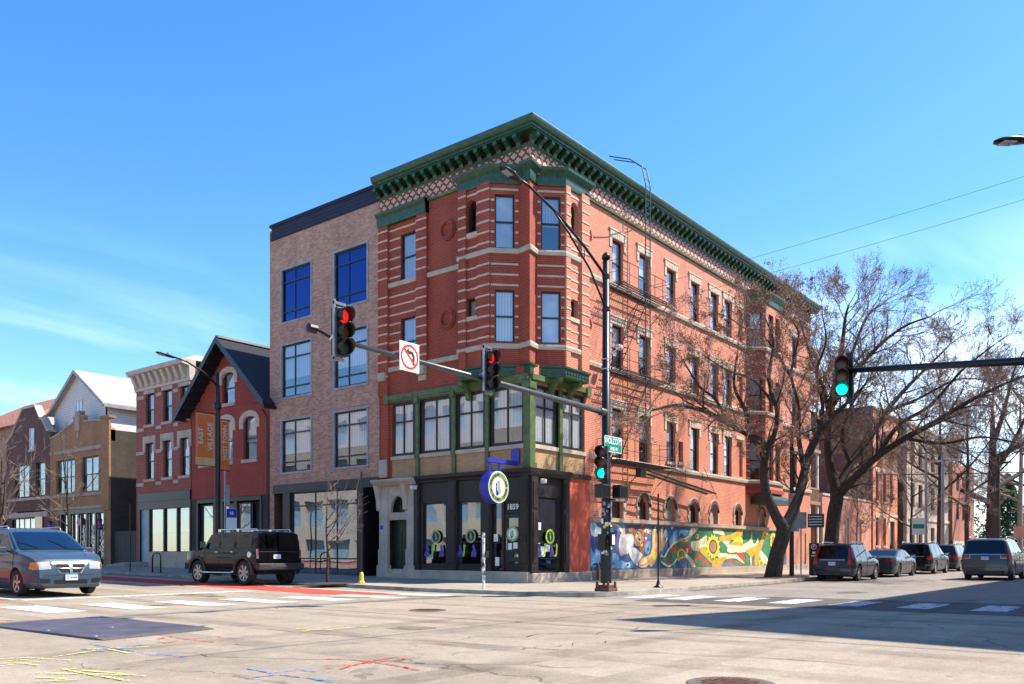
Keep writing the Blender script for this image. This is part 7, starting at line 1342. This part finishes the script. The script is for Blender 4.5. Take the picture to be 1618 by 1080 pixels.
for sd in (1, -1):
    o = V.patch([(sd*.48, .70), (sd*.90, .68), (sd*.88, .87), (sd*.52, .885)], 'front', 'lamp_clear', 'headlight', off=.012); V.patch([(sd*.80, .69), (sd*.93, .70), (sd*.91, .86), (sd*.80, .87)], 'front', 'lamp_amber', 'indicator', par=o, off=.018)
    V.patch([(sd*.52, .35), (sd*.82, .36), (sd*.80, .46), (sd*.54, .45)], 'front', 'black_plastic', 'fog_recess', off=.012)
V.patch([(-.27, .585), (.27, .585), (.46, .87), (-.46, .87)], 'front', 'rim_metal', 'grille_frame', off=.010, nu=10, nv=6); g_ = V.patch([(-.245, .605), (.245, .605), (.425, .85), (-.425, .85)], 'front', 'black_plastic', 'grille', off=.022, nu=10, nv=6)
V.patch([(-.03, .59), (.03, .59), (.05, .865), (-.05, .865)], 'front', 'rim_metal', 'grille_bar', par=g_, off=.036); V.patch([(-.33, .715), (.33, .715), (.35, .74), (-.35, .74)], 'front', 'rim_metal', 'grille_bar', par=g_, off=.032)
V.patch([(-.42, .33), (.42, .33), (.42, .42), (-.42, .42)], 'front', 'black_plastic', 'air_intake', off=.012)
V.patch([(-.93, .225), (.93, .225), (.93, .28), (-.93, .28)], 'front', 'dark_plastic', 'lip', off=.02, nu=16); V.patch([(-.94, .54), (.94, .54), (.94, .552), (-.94, .552)], 'front', 'dark_plastic', 'bumper_seam', off=.004, nu=16)
V.plate('front', .49, 0.0, 'ZD 84509'); V.mirrors(1.0, 1.12, 'paint_teal'); V.rails(-2.0, .35, .68, 'rim_metal'); V.seams((.36, 1.40, -.78), .38, 1.08)
m = MB(); m.tube([(1.40, .4, 1.24), (1.0, .05, 1.47)], .008, 4); m.tube([(1.40, -.35, 1.24), (1.06, -.75, 1.43)], .008, 4); m.tube([(1.25, -.84, 1.15), (1.2, -.86, 2.0)], .004, 4); m.build('wiper', 'black_plastic', V.o)
m = MB(); m.box(1.34, 1.48, -.8, .8, 1.19, 1.215); m.build('cowl', 'black_plastic', V.o)
V.patch([(1.7, -.72), (2.40, -.52), (2.40, -.505), (1.7, -.70)], 'top', 'black_plastic', 'bonnet_gap', off=.003); V.patch([(1.7, .72), (2.40, .52), (2.40, .505), (1.7, .70)], 'top', 'black_plastic', 'bonnet_gap', off=.003)
# --- boxy black off-roader
hz = h(-7, 9)
U = Car('offroad_vehicle', 'boxy black off road vehicle parked at the kerb of the avenue, rear toward the camera', 'off-roader', (-6.95, 8.75, hz), R_(90), 4.75, 2.06,
        [(-2.375, .72), (-2.36, 1.12), (-2.30, 1.94), (-2.15, 1.99), (.55, 1.97), (.72, 1.93), (1.12, 1.36), (1.20, 1.31), (2.15, 1.27), (2.33, 1.18), (2.375, .95)], 1.30, 'paint_black', r=.455, ax=(1.48, -1.56), gc=.42, tum=.20, nose=.93, tail=.97, spokes=7, ww=.31, flare=.02)
U.patch([(.78, -.93), (1.08, -.96), (1.08, .96), (.78, .93)], 'top', 'car_glass', 'windshield', nv=8)
U.patch([(-.82, 1.36), (.82, 1.36), (.80, 1.85), (-.80, 1.85)], 'rear', 'car_glass', 'rear_window', nu=8)
for q in ([(.02, 1.38), (.92, 1.38), (.62, 1.80), (.05, 1.84)], [(-.95, 1.38), (-.10, 1.38), (-.10, 1.84), (-.95, 1.85)], [(-2.05, 1.38), (-1.12, 1.38), (-1.12, 1.85), (-1.98, 1.86)]): U.patch(q, 'side', 'car_glass', 'side_window', both=True)
for sd in (1, -1):
    U.patch([(sd*.90, .98), (sd*.985, .98), (sd*.985, 1.32), (sd*.90, 1.32)], 'rear', 'rim_metal', 'light_surround', off=.012); U.patch([(sd*.915, 1.08), (sd*.97, 1.08), (sd*.97, 1.30), (sd*.915, 1.30)], 'rear', 'lamp_red', 'taillight', off=.03)
U.box(-2.55, -2.30, -1.0, 1.0, .55, .80, 'dark_plastic', 'rear_bumper', bev=.04); U.plate('rear', 1.05, .12, '38 471')
m = MB(); textmesh(m, 'HUMMER', .10, lambda a, b: (-2.556, .15-a*1.6, .70+b)); m.build('lettering', 'rim_metal', U.o)
U.box(2.30, 2.48, -.98, .98, .55, .82, 'dark_plastic', 'front_bumper', bev=.04); m = MB()
for y in (-.6, .6): m.tube([(2.45, y, .6), (2.55, y, 1.0), (2.42, y, 1.28)], .035, 8)
for z in (.85, 1.22): m.tube([(2.5, -.72, z), (2.56, 0, z), (2.5, .72, z)], .035, 8)
m.build('bull_bar', 'chrome', U.o, smooth=True)
for sd in (1, -1): m = MB(); m.tube([(-1.0, sd*1.04, .50), (-.9, sd*1.10, .44), (.9, sd*1.10, .44), (1.0, sd*1.04, .50)], .04, 8); m.build('side_step', 'chrome', U.o, smooth=True)
for sd in (1, -1): m = MB(); m.tube([(-2.1, sd*.72, 1.98), (-2.0, sd*.72, 2.06), (.3, sd*.72, 2.07), (.45, sd*.72, 1.97)], .03, 8); m.cbox((.35, sd*.72, 2.03), (.16, .1, .12)); m.cbox((-.85, sd*.72, 2.03), (.14, .1, .12)); m.build('roof_rack', 'chrome', U.o, bev=.01)
m = MB(); [m.cbox((-2.26, y, 1.985), (.05, .12, .03)) for y in (-.35, 0, .35)]; m.build('marker_lamp', 'lamp_clear', U.o)
m = MB(); m.lathe([(0, .0), (.11, .0), (.12, -.02)], (-1.95, 1.035, 1.12), 'y', 20); m.build('fuel_cap', 'chrome', U.o); U.mirrors(.88, 1.36, 'black_plastic', (.12, .16, .26)); U.seams((-.02, -1.04, .98), .55, 1.30)
m = MB(); [m.cbox((x, 1.04, 1.22), (.16, .03, .03)) for x in (.12, -.88)]; m.build('door_handle', 'chrome', U.o); U.patch([(-.93, 1.22), (.93, 1.22), (.93, 1.24), (-.93, 1.24)], 'rear', 'dark_plastic', 'tailgate_seam', off=.004)
U.patch([(.98, -.75), (.98, -.75), (.98, .75), (.98, .75)], 'top', 'black_plastic', 'wiper_cowl') if False else None
# --- parked along the side street
def suv(name, label, cat, x, y, L, W, H, paint, light='std', rz=0, wb=2.7, r=.35, gr='cars parked along the side street kerb', belt=None, rails=True, hatch=.35, plate_='Q 47 2210', rim='rim_metal', extra=None):
    b = belt or H*.58; hh = H
    prof = [(-L/2, .58), (-L/2+.03, b-.12), (-L/2+.06, b), (-L/2+hatch, hh-.10), (-L/2+hatch+.14, hh-.03), (-L/2+1.1, hh), (-.1, hh-.01), (.15, hh-.06), (.95, b+.12), (1.05, b+.07), (L/2-.5, b-.07), (L/2-.12, b-.24), (L/2, .66)]
    c = Car(name, label, cat, (x, y, h(x, y)), rz, L, W, prof, b, paint, r=r, ax=(wb/2+.05, -wb/2+.05), gc=.22, tum=.34, gr=gr, tail=.90, nose=.84, rim=rim, spokes=7)
    c.patch([(.20, -.92), (.90, -.97), (.90, .97), (.20, .92)], 'top', 'car_glass', 'windshield', nv=8)
    q = [(-W*.40, b+.03), (W*.40, b+.03), (W*.35, hh-.14), (-W*.35, hh-.14)]; c.patch(q, 'rear', 'car_glass', 'rear_window', nu=8)
    wx = -L/2+hatch
    c.patch([(-.02, b+.05), (.78, b+.05), (.22, hh-.15), (-.02, hh-.14)], 'side', 'car_glass', 'side_window', both=True); c.patch([(-1.02, b+.05), (-.10, b+.05), (-.10, hh-.14), (-1.0, hh-.13)], 'side', 'car_glass', 'side_window', both=True)
    c.patch([(-L/2+.42, b+.06), (-1.12, b+.05), (-1.1, hh-.13), (wx+.22, hh-.17)], 'side', 'car_glass', 'side_window', both=True)
    W2_ = W/2
    for sd in (1, -1):
        if light == 'tall': c.patch([(sd*W2_*.80, b-.24), (sd*W2_*.93, b-.24), (sd*W2_*.72, hh-.10), (sd*W2_*.64, hh-.10)], 'rear', 'lamp_red', 'taillight', off=.014, nv=6); c.patch([(sd*W2_*.74, b-.26), (sd*W2_*.94, b-.26), (sd*W2_*.94, b-.04), (sd*W2_*.74, b-.02)], 'rear', 'lamp_red', 'lower_taillight', off=.016)
        elif light == 'wide': c.patch([(sd*W2_*.60, b-.22), (sd*W2_*.94, b-.22), (sd*W2_*.94, b-.03), (sd*W2_*.60, b-.03)], 'rear', 'rim_metal', 'light_surround', off=.012); c.patch([(sd*W2_*.62, b-.205), (sd*W2_*.93, b-.205), (sd*W2_*.93, b-.045), (sd*W2_*.62, b-.045)], 'rear', 'lamp_red', 'taillight', off=.02)
        else: c.patch([(sd*W2_*.72, b-.24), (sd*W2_*.95, b-.24), (sd*W2_*.93, b+.02), (sd*W2_*.74, b-.02)], 'rear', 'lamp_red', 'taillight', off=.015)
        c.patch([(sd*W2_*.5, .62), (sd*W2_*.8, .62), (sd*W2_*.8, .76), (sd*W2_*.5, .74)], 'front', 'lamp_clear', 'headlight', off=.012)
    c.patch([(-W*.46, .26), (W*.46, .26), (W*.46, .44), (-W*.46, .44)], 'rear', 'dark_plastic', 'lower_bumper', nu=10); c.patch([(-W*.3, b-.06), (W*.3, b-.06), (W*.3, b-.02), (-W*.3, b-.02)], 'rear', 'rim_metal', 'chrome_strip', off=.02); c.patch([(-W*.47, .56), (W*.47, .56), (W*.47, .575), (-W*.47, .575)], 'rear', 'black_plastic', 'bumper_seam', off=.004, nu=10)
    c.plate('rear', b-.20, 0, plate_); c.mirrors(.78, b+.02, paint); c.seams((-.06, -1.08, .93), .34, b-.02)
    m = MB(); [m.cbox((xx, sd*(W/2+.005), b-.12), (.18, .03, .03)) for xx in (.1, -.9) for sd in (1, -1)]; m.build('door_handle', 'chrome', c.o)
    if rails: c.rails(-L/2+.6, .05, W*.36)
    return c
kx = -7.65
A1 = suv('crossover', 'dark navy crossover with tall red tail lights, nearest of the parked row', 'car', 14.35, kx, 4.5, 1.82, 1.69, 'paint_navy', 'tall', wb=2.62)
s_ = Car('sedan', 'grey sedan parked between the navy crossover and the black utility vehicle', 'car', (21.2, kx, h(21, 0)), 0, 4.85, 1.84,
        [(-2.42, .60), (-2.40, .98), (-2.30, 1.04), (-1.75, 1.08), (-.95, 1.38), (-.4, 1.45), (.1, 1.44), (.35, 1.40), (1.15, 1.02), (1.25, .98), (2.0, .86), (2.3, .74), (2.42, .60)], .96, 'paint_slate', r=.33, ax=(1.45, -1.35), gc=.18, tum=.36, tail=.88, nose=.84, gr='cars parked along the side street kerb', spokes=10, rim='rim_dark')
s_.patch([(-1.68, -.88), (-1.0, -.88), (-1.0, .88), (-1.68, .88)], 'top', 'car_glass', 'rear_window', nv=8); s_.patch([(.40, -.93), (1.1, -.93), (1.1, .93), (.40, .93)], 'top', 'car_glass', 'windshield', nv=8)
s_.patch([(-.05, 1.0), (.92, .99), (.32, 1.32), (-.05, 1.36)], 'side', 'car_glass', 'side_window', both=True); s_.patch([(-1.3, 1.03), (-.13, 1.0), (-.13, 1.36), (-.75, 1.34)], 'side', 'car_glass', 'side_window', both=True)
for sd in (1, -1): s_.patch([(sd*.48, .78), (sd*.86, .80), (sd*.84, .94), (sd*.5, .93)], 'rear', 'lamp_red', 'taillight', off=.014)
s_.plate('rear', .68, 0, 'BK 71 303'); s_.mirrors(.75, .98, 'paint_slate'); s_.seams((-.09, -1.1, .98), .3, .94); s_.patch([(-.85, .22), (.85, .22), (.85, .36), (-.85, .36)], 'rear', 'dark_plastic', 'lower_bumper', nu=10)
suv('utility_vehicle', 'glossy black utility vehicle parked behind the grey sedan', 'car', 28.6, kx-.05, 5.0, 2.0, 1.80, 'paint_jet', 'std', wb=2.86, r=.37, plate_='AV 55 018')
suv('minivan', 'very dark minivan with red side lamps parked beyond the black utility vehicle', 'car', 35.9, kx, 5.1, 1.98, 1.76, 'paint_olive', 'std', wb=3.0, r=.34, plate_='E 22 904', hatch=.28)
suv('parked_car', 'small bluish parked car, last and farthest of the row', 'car', 43.0, kx, 4.6, 1.85, 1.70, 'paint_blue', 'std', wb=2.7, plate_='C 1 18')
suv('utility_vehicle', 'big grey utility vehicle with chrome framed tail lights driving away at the right edge', 'car', 19.7, -12.85, 5.3, 2.03, 1.92, 'paint_grey', 'wide', wb=3.08, r=.40, gr=None, belt=1.20, hatch=.30, plate_='AK 93 112')
# ------------------------------------------------------------------ trees
def tree(name, label, base, limbs, seed, twig=1., bud=0, r0=.35, depth=5, mat='bark', cat='tree', tw_mat='twig_grey', maxseg=9000, spread=.5, up=.25, group=None, flen=1., bmat='bud', budsize=.05, dens=.9):
    q = random.Random(seed); bz = base[2]; t = thing(name, label, cat, base, group=group); tr = MB(); tw = MB(); bd = MB(); cnt = [0]; RM = .0062*max(1, (Vector(base)-Vector(CAM)).length/42)
    def leafy(p, n, s_):
        for i in range(n):
            d = Vector((q.gauss(0, 1), q.gauss(0, 1), q.gauss(0, 1))).normalized(); c = p+d*q.uniform(0, .14); a = d.orthogonal().normalized()*s_*q.uniform(.5, 1.2); b = d.cross(a).normalized()*s_*q.uniform(.3, .8); bd.add([c-a, c+b, c+a, c-b], [(0, 1, 2, 3)])
    def grow(p, d, L, r, lev):
        cnt[0] += 1
        r = max(r, RM); n = max(3, int(L/.32)) if lev < 3 else 3; pts = [p.copy()]; dd = d.copy(); seg = L/n; rr = [r]; kids = []
        for i in range(n):
            wv_ = .10+.035*lev; dd = (dd+Vector((q.gauss(0, wv_), q.gauss(0, wv_), q.gauss(0, wv_*.8)+up*.14))).normalized(); p = p+dd*seg; pts.append(p.copy()); rr.append(max(RM*.7, r*(1-.7*(i+1)/n))); kids.append((p.copy(), dd.copy(), rr[-1], (i+1)/n))
        (tr if r > .045 else tw).tube(pts, rr, 7 if r > .12 else 5 if r > .04 else 3, cap=False)
        if lev >= depth or cnt[0] > maxseg:
            if bud: leafy(p, bud, budsize)
            return
        for (pp, d2, r2, f) in kids:
            if f < .3 and lev < 3: continue
            for s_ in ((1, -1) if q.random() < .35+.1*lev else (1,)):
                ax_ = d2.orthogonal().normalized(); ax_.rotate(Matrix.Rotation(q.uniform(0, 6.283), 3, d2)); nd = (d2+ax_*q.uniform(spread, spread*1.9)+Vector((0, 0, up*.6))).normalized()
                grow(pp, nd, L*q.uniform(.42, .66)*(1.12-f*.35), r2*.7, lev+1)
    for L in limbs:      # L: list of (x, y, z, r) in world space
        P = [Vector(a[:3]) for a in L]; R1 = [a[3] for a in L]; pts = []; rr = []
        for i in range(len(P)-1):
            a = P[max(0, i-1)]; b = P[i]; c = P[i+1]; d = P[min(len(P)-1, i+2)]
            for j in range(5): u = j/5; pts.append(.5*((2*b)+(c-a)*u+(2*a-5*b+4*c-d)*u*u+(3*b-a-3*c+d)*u**3)); rr.append(R1[i]+(R1[i+1]-R1[i])*u)
        pts.append(P[-1]); rr.append(R1[-1]); tr.tube(pts, rr, 10 if rr[0] > .15 else 7)
        n = len(pts)
        for i in range(2, n):
            if rr[i] > r0*.58 or q.random() > dens: continue
            for _ in range(1):
                d = (pts[i]-pts[i-1]).normalized(); ax_ = d.orthogonal().normalized(); ax_.rotate(Matrix.Rotation(q.uniform(0, 6.283), 3, d)); nd = (d*.65+ax_*q.uniform(.5, 1.)+Vector((0, 0, up))).normalized(); grow(pts[i], nd, q.uniform(1.3, 2.8)*flen*(.6+.4*min(1, rr[i]/.1)), min(.05, rr[i]*.5), 2)
        grow(pts[-1], (pts[-1]-pts[-2]).normalized(), 2.2*flen, rr[-1]*.95, 2)
    tr.build('trunk', mat, t, smooth=True); tw.build('twigs', tw_mat, t)
    if bud: bd.build('buds', bmat, t)
    return t
def wp(px, py, y=None, x=None, dpt=None):
    k = (px-809)/1342; a = (.7829+k*.6221, .6221-k*.7829)
    if y is not None: u = (y-CAM[1])/a[1]
    elif x is not None: u = (x-CAM[0])/a[0]
    else: u = dpt
    return (CAM[0]+u*a[0], CAM[1]+u*a[1], CAM[2]+u*(873-py)/1342)
def limb(spec): return [wp(px, py, dpt=d)+(r*.78,) for px, py, d, r in spec]
# large forked tree before the mural
b = wp(1222, 914, dpt=39.3)
tree('street_tree', 'large leaning tree with a low fork and reddish buds in front of the mural', (b[0], b[1], ZP), [
    limb([(1221, 914, 39.3, .52), (1228, 875, 39.3, .44), (1238, 838, 39.3, .42), (1226, 815, 39.2, .30), (1210, 775, 39.0, .27), (1207, 735, 38.6, .24), (1208, 705, 38.3, .23), (1186, 688, 37.8, .20), (1150, 668, 37, .16), (1110, 648, 36, .13), (1070, 640, 35.2, .09), (1030, 648, 34.6, .05)]),
    limb([(1236, 842, 39.3, .40), (1258, 795, 39.8, .29), (1270, 750, 40.3, .26), (1280, 712, 40.6, .24), (1296, 682, 41, .22), (1312, 660, 41.3, .18), (1335, 640, 41.6, .12)]),
    limb([(1208, 712, 38.4, .20), (1222, 690, 38.2, .15), (1228, 650, 38.0, .13), (1215, 600, 37.6, .10), (1222, 540, 37.2, .07), (1210, 505, 37, .04)]),
    limb([(1180, 686, 37.7, .15), (1178, 650, 37.4, .12), (1160, 610, 37, .09), (1165, 560, 36.6, .05)]),
    limb([(1270, 740, 40.4, .18), (1262, 690, 39.8, .13), (1262, 640, 39.4, .10), (1250, 590, 39, .08), (1262, 530, 38.6, .05), (1250, 505, 38.4, .03)]),
    limb([(1292, 690, 40.9, .16), (1300, 640, 40.5, .12), (1290, 590, 40.2, .09), (1305, 540, 40, .06), (1300, 500, 39.8, .03)]),
    limb([(1150, 668, 37, .11), (1130, 630, 36.5, .08), (1105, 610, 36, .06), (1080, 570, 35.6, .03)]),
    limb([(1225, 640, 38, .10), (1190, 600, 37, .07), (1150, 585, 36, .05), (1110, 560, 35.5, .03)]),
    limb([(1252, 600, 39, .09), (1215, 540, 38.5, .06), (1180, 520, 38, .04), (1150, 500, 37.6, .03)])], 11, r0=.40, bud=3, depth=5, maxseg=30000, flen=.82, spread=.44, budsize=.034, dens=.45)
b = wp(1310, 906, dpt=43.5)
tree('street_tree', 'biggest bare tree, spreading over the side street behind the parked cars', (b[0], b[1], ZP+.05), [
    limb([(1310, 908, 43.5, .50), (1313, 860, 43.5, .46), (1318, 810, 43.5, .44), (1322, 782, 43.5, .42), (1312, 740, 43.6, .27), (1308, 700, 43.7, .25), (1313, 650, 43.8, .23), (1320, 600, 44, .20), (1330, 550, 44, .15), (1336, 500, 44, .09), (1342, 480, 44, .04)]),
    limb([(1322, 785, 43.5, .34), (1350, 755, 43, .25), (1385, 722, 42.4, .22), (1430, 692, 41.5, .19), (1475, 668, 40.5, .16), (1520, 640, 39.5, .13), (1570, 614, 38.5, .09), (1625, 590, 37.5, .05)]),
    limb([(1325, 770, 43.6, .30), (1345, 730, 44, .23), (1375, 690, 44.4, .20), (1400, 650, 44.8, .17), (1430, 615, 45, .13), (1465, 580, 45, .09), (1500, 545, 45, .05)]),
    limb([(1316, 640, 43.8, .19), (1350, 590, 43, .14), (1390, 545, 42, .11), (1430, 515, 41, .08), (1470, 500, 40, .04)]),
    limb([(1312, 655, 43.8, .16), (1296, 600, 43.4, .12), (1280, 560, 43, .09), (1262, 500, 42.8, .05)]),
    limb([(1322, 610, 44, .16), (1345, 560, 44.6, .12), (1370, 500, 45, .09), (1395, 480, 45.4, .04)]),
    limb([(1385, 722, 42.4, .17), (1420, 672, 41.4, .13), (1470, 640, 40.6, .10), (1520, 585, 40, .07), (1570, 545, 39.4, .04)]),
    limb([(1430, 692, 41.5, .13), (1490, 700, 40.5, .10), (1550, 690, 39.6, .07), (1610, 700, 39, .04)]),
    limb([(1400, 650, 44.8, .12), (1450, 630, 44, .09), (1510, 600, 43.2, .06), (1560, 600, 42.6, .04)]),
    limb([(1345, 735, 44, .16), (1330, 690, 43, .12), (1345, 640, 42, .09), (1372, 600, 41.4, .05)])], 23, r0=.42, bud=1, depth=5, maxseg=34000, flen=.95, spread=.40, budsize=.034, up=.16, dens=.72)
def simple(px, base_y, top_y, dpt, r, seed, label, name='small_tree', lean=0, bud=0, maxseg=1500, flen=.5, group=None, zoff=ZP, depth=4, wide=1., mat='bark', tw='twig_grey'):
    x, y, _ = wp(px, 873, dpt=dpt); zb = h(x, y)+zoff; q = random.Random(seed); H_ = CAM[2]+dpt*(873-top_y)/1342-zb; L = [[(x, y, zb, r), (x+q.uniform(-.1, .1), y, zb+H_*.3, r*.8), (x+lean*.4, y+q.uniform(-.1, .1), zb+H_*.55, r*.6), (x+lean, y, zb+H_*.85, r*.2)]]
    for i in range(5): a = q.uniform(0, 6.28); z1 = zb+H_*(.32+.08*i); k = H_*.26*wide; L.append([(x+lean*.2, y, z1, r*.45), (x+math.cos(a)*k*.5, y+math.sin(a)*k*.5, z1+H_*.12, r*.3), (x+math.cos(a)*k, y+math.sin(a)*k, z1+H_*.30, r*.12)])
    return tree(name, label, (x, y, zb), L, seed, r0=r*1.1, bud=bud, depth=depth, maxseg=maxseg, flen=flen, group=group, mat=mat, tw_mat=tw, spread=.45)
simple(517, 917, 765, 31.0, .055, 5, 'slender bare sapling in front of the speckled brick shop window', bud=0, maxseg=420, flen=.42)
simple(107, 905, 690, 46, .09, 6, 'bare young tree in front of the yellow brick barber shop', maxseg=500, flen=.6)
simple(3, 905, 690, 47, .12, 8, 'bare tree at the far left edge before the dark brown building', maxseg=260, flen=.8, wide=1.2)
simple(1354, 905, 735, 56, .06, 9, 'thin young bare tree before the salmon annex windows', maxseg=500, flen=.6)
BG = 'bare trees lining the far side street'
for i, (px, ty, d, r, lab) in enumerate([(1485, 610, 72, .27, 'bare street tree with a thick dark trunk in front of the greystone flats'), (1528, 620, 84, .26, 'bare street tree before the far salmon brick building'), (1440, 700, 64, .12, 'low bare tree with pale twigs beside the dark flank wall')]):
    simple(px, 900, ty, d, r, 30+i, lab, name='bare_tree', maxseg=3600, flen=1.5, group=BG, wide=1.5, bud=2, depth=5)
simple(1568, 900, 600, 92, .75, 41, 'massive dark trunked bare tree at the far end of the side street', name='bare_tree', maxseg=6000, flen=2.2, group=BG, wide=2.0, bud=2, depth=5)
simple(1612, 900, 590, 100, .35, 42, 'pale barked bare tree at the right edge by the evergreen', name='bare_tree', maxseg=5000, flen=2., group=BG, wide=2.0, bud=2, depth=5, mat='twig_grey')
simple(1655, 900, 560, 110, .5, 43, 'bare tree just outside the right edge, its twigs reaching in', name='bare_tree', maxseg=4500, flen=2.2, group=BG, wide=2.2, bud=2, depth=5)
x, y, _ = wp(1592, 873, dpt=120); t = thing('evergreen_tree', 'dark green evergreen showing between trunks at the far right', 'tree', (x, y, .3)); m = MB(); m.tube([(x, y, .3), (x, y, 12)], [.3, .05], 8); m.build('trunk', 'bark', t); m = MB(); q = random.Random(2)
for i in range(5200):
    z = q.uniform(.4, 12.4); R1 = (13-z)*.36*q.uniform(.3, 1)**.5; a = q.uniform(0, 6.28); c = Vector((x+R1*math.cos(a), y+R1*math.sin(a), z)); u = Vector((q.gauss(0, 1), q.gauss(0, 1), q.gauss(0, .4))).normalized()*.34; v = u.orthogonal().normalized()*.12; m.add([c-u, c+v, c+u, c-v], [(0, 1, 2, 3)])
m.build('crown', 'conifer', t)
# distant hedge of shrubs closing the street
hd_ = MB(); q = random.Random(4)
for i in range(9000):
    yy = q.uniform(-60, 30); xx = q.uniform(128, 150); z = q.uniform(0, 7+2*math.sin(yy*.4)+1.5*math.sin(yy*1.1)); c = Vector((xx, yy, z+.3)); u = Vector((q.gauss(0, 1), q.gauss(0, 1), q.gauss(0, 1))).normalized()*.5; v = u.orthogonal().normalized()*.2; hd_.add([c-u, c+v, c+u, c-v], [(0, 1, 2, 3)])
plain('far_wood', (.12, .10, .07), .9, var=.5, vs=.4); o = hd_.build('distant_wood', 'far_wood', kind='stuff'); tag(o, 'brownish far off wood closing the end of the side street', 'wood')
# tree pits
for (px, d, sx, sy, lab) in ((1236, 39.6, 2.6, .9, 'strip of dark mulch round the forked tree and the dark post'), (517, 31.0, 1.3, .8, 'square tree pit of dark soil round the sapling')):
    x, y, _ = wp(px, 873, dpt=d); m = MB(); q = random.Random(1); zz = ZP+h(x, y)
    K = 24; P = [(x+sx*math.cos(6.283*i/K)*q.uniform(.85, 1.1), y+sy*math.sin(6.283*i/K)*q.uniform(.85, 1.1)) for i in range(K)]
    m.add([(x, y, zz+.05)]+[(a, b_, ZP+h(a, b_)+.004) for a, b_ in P], [(0, 1+i, 1+(i+1) % K) for i in range(K)]); m.build('tree_pit', 'mulch', kind='structure', smooth=True)
bpy.context.view_layer.update()
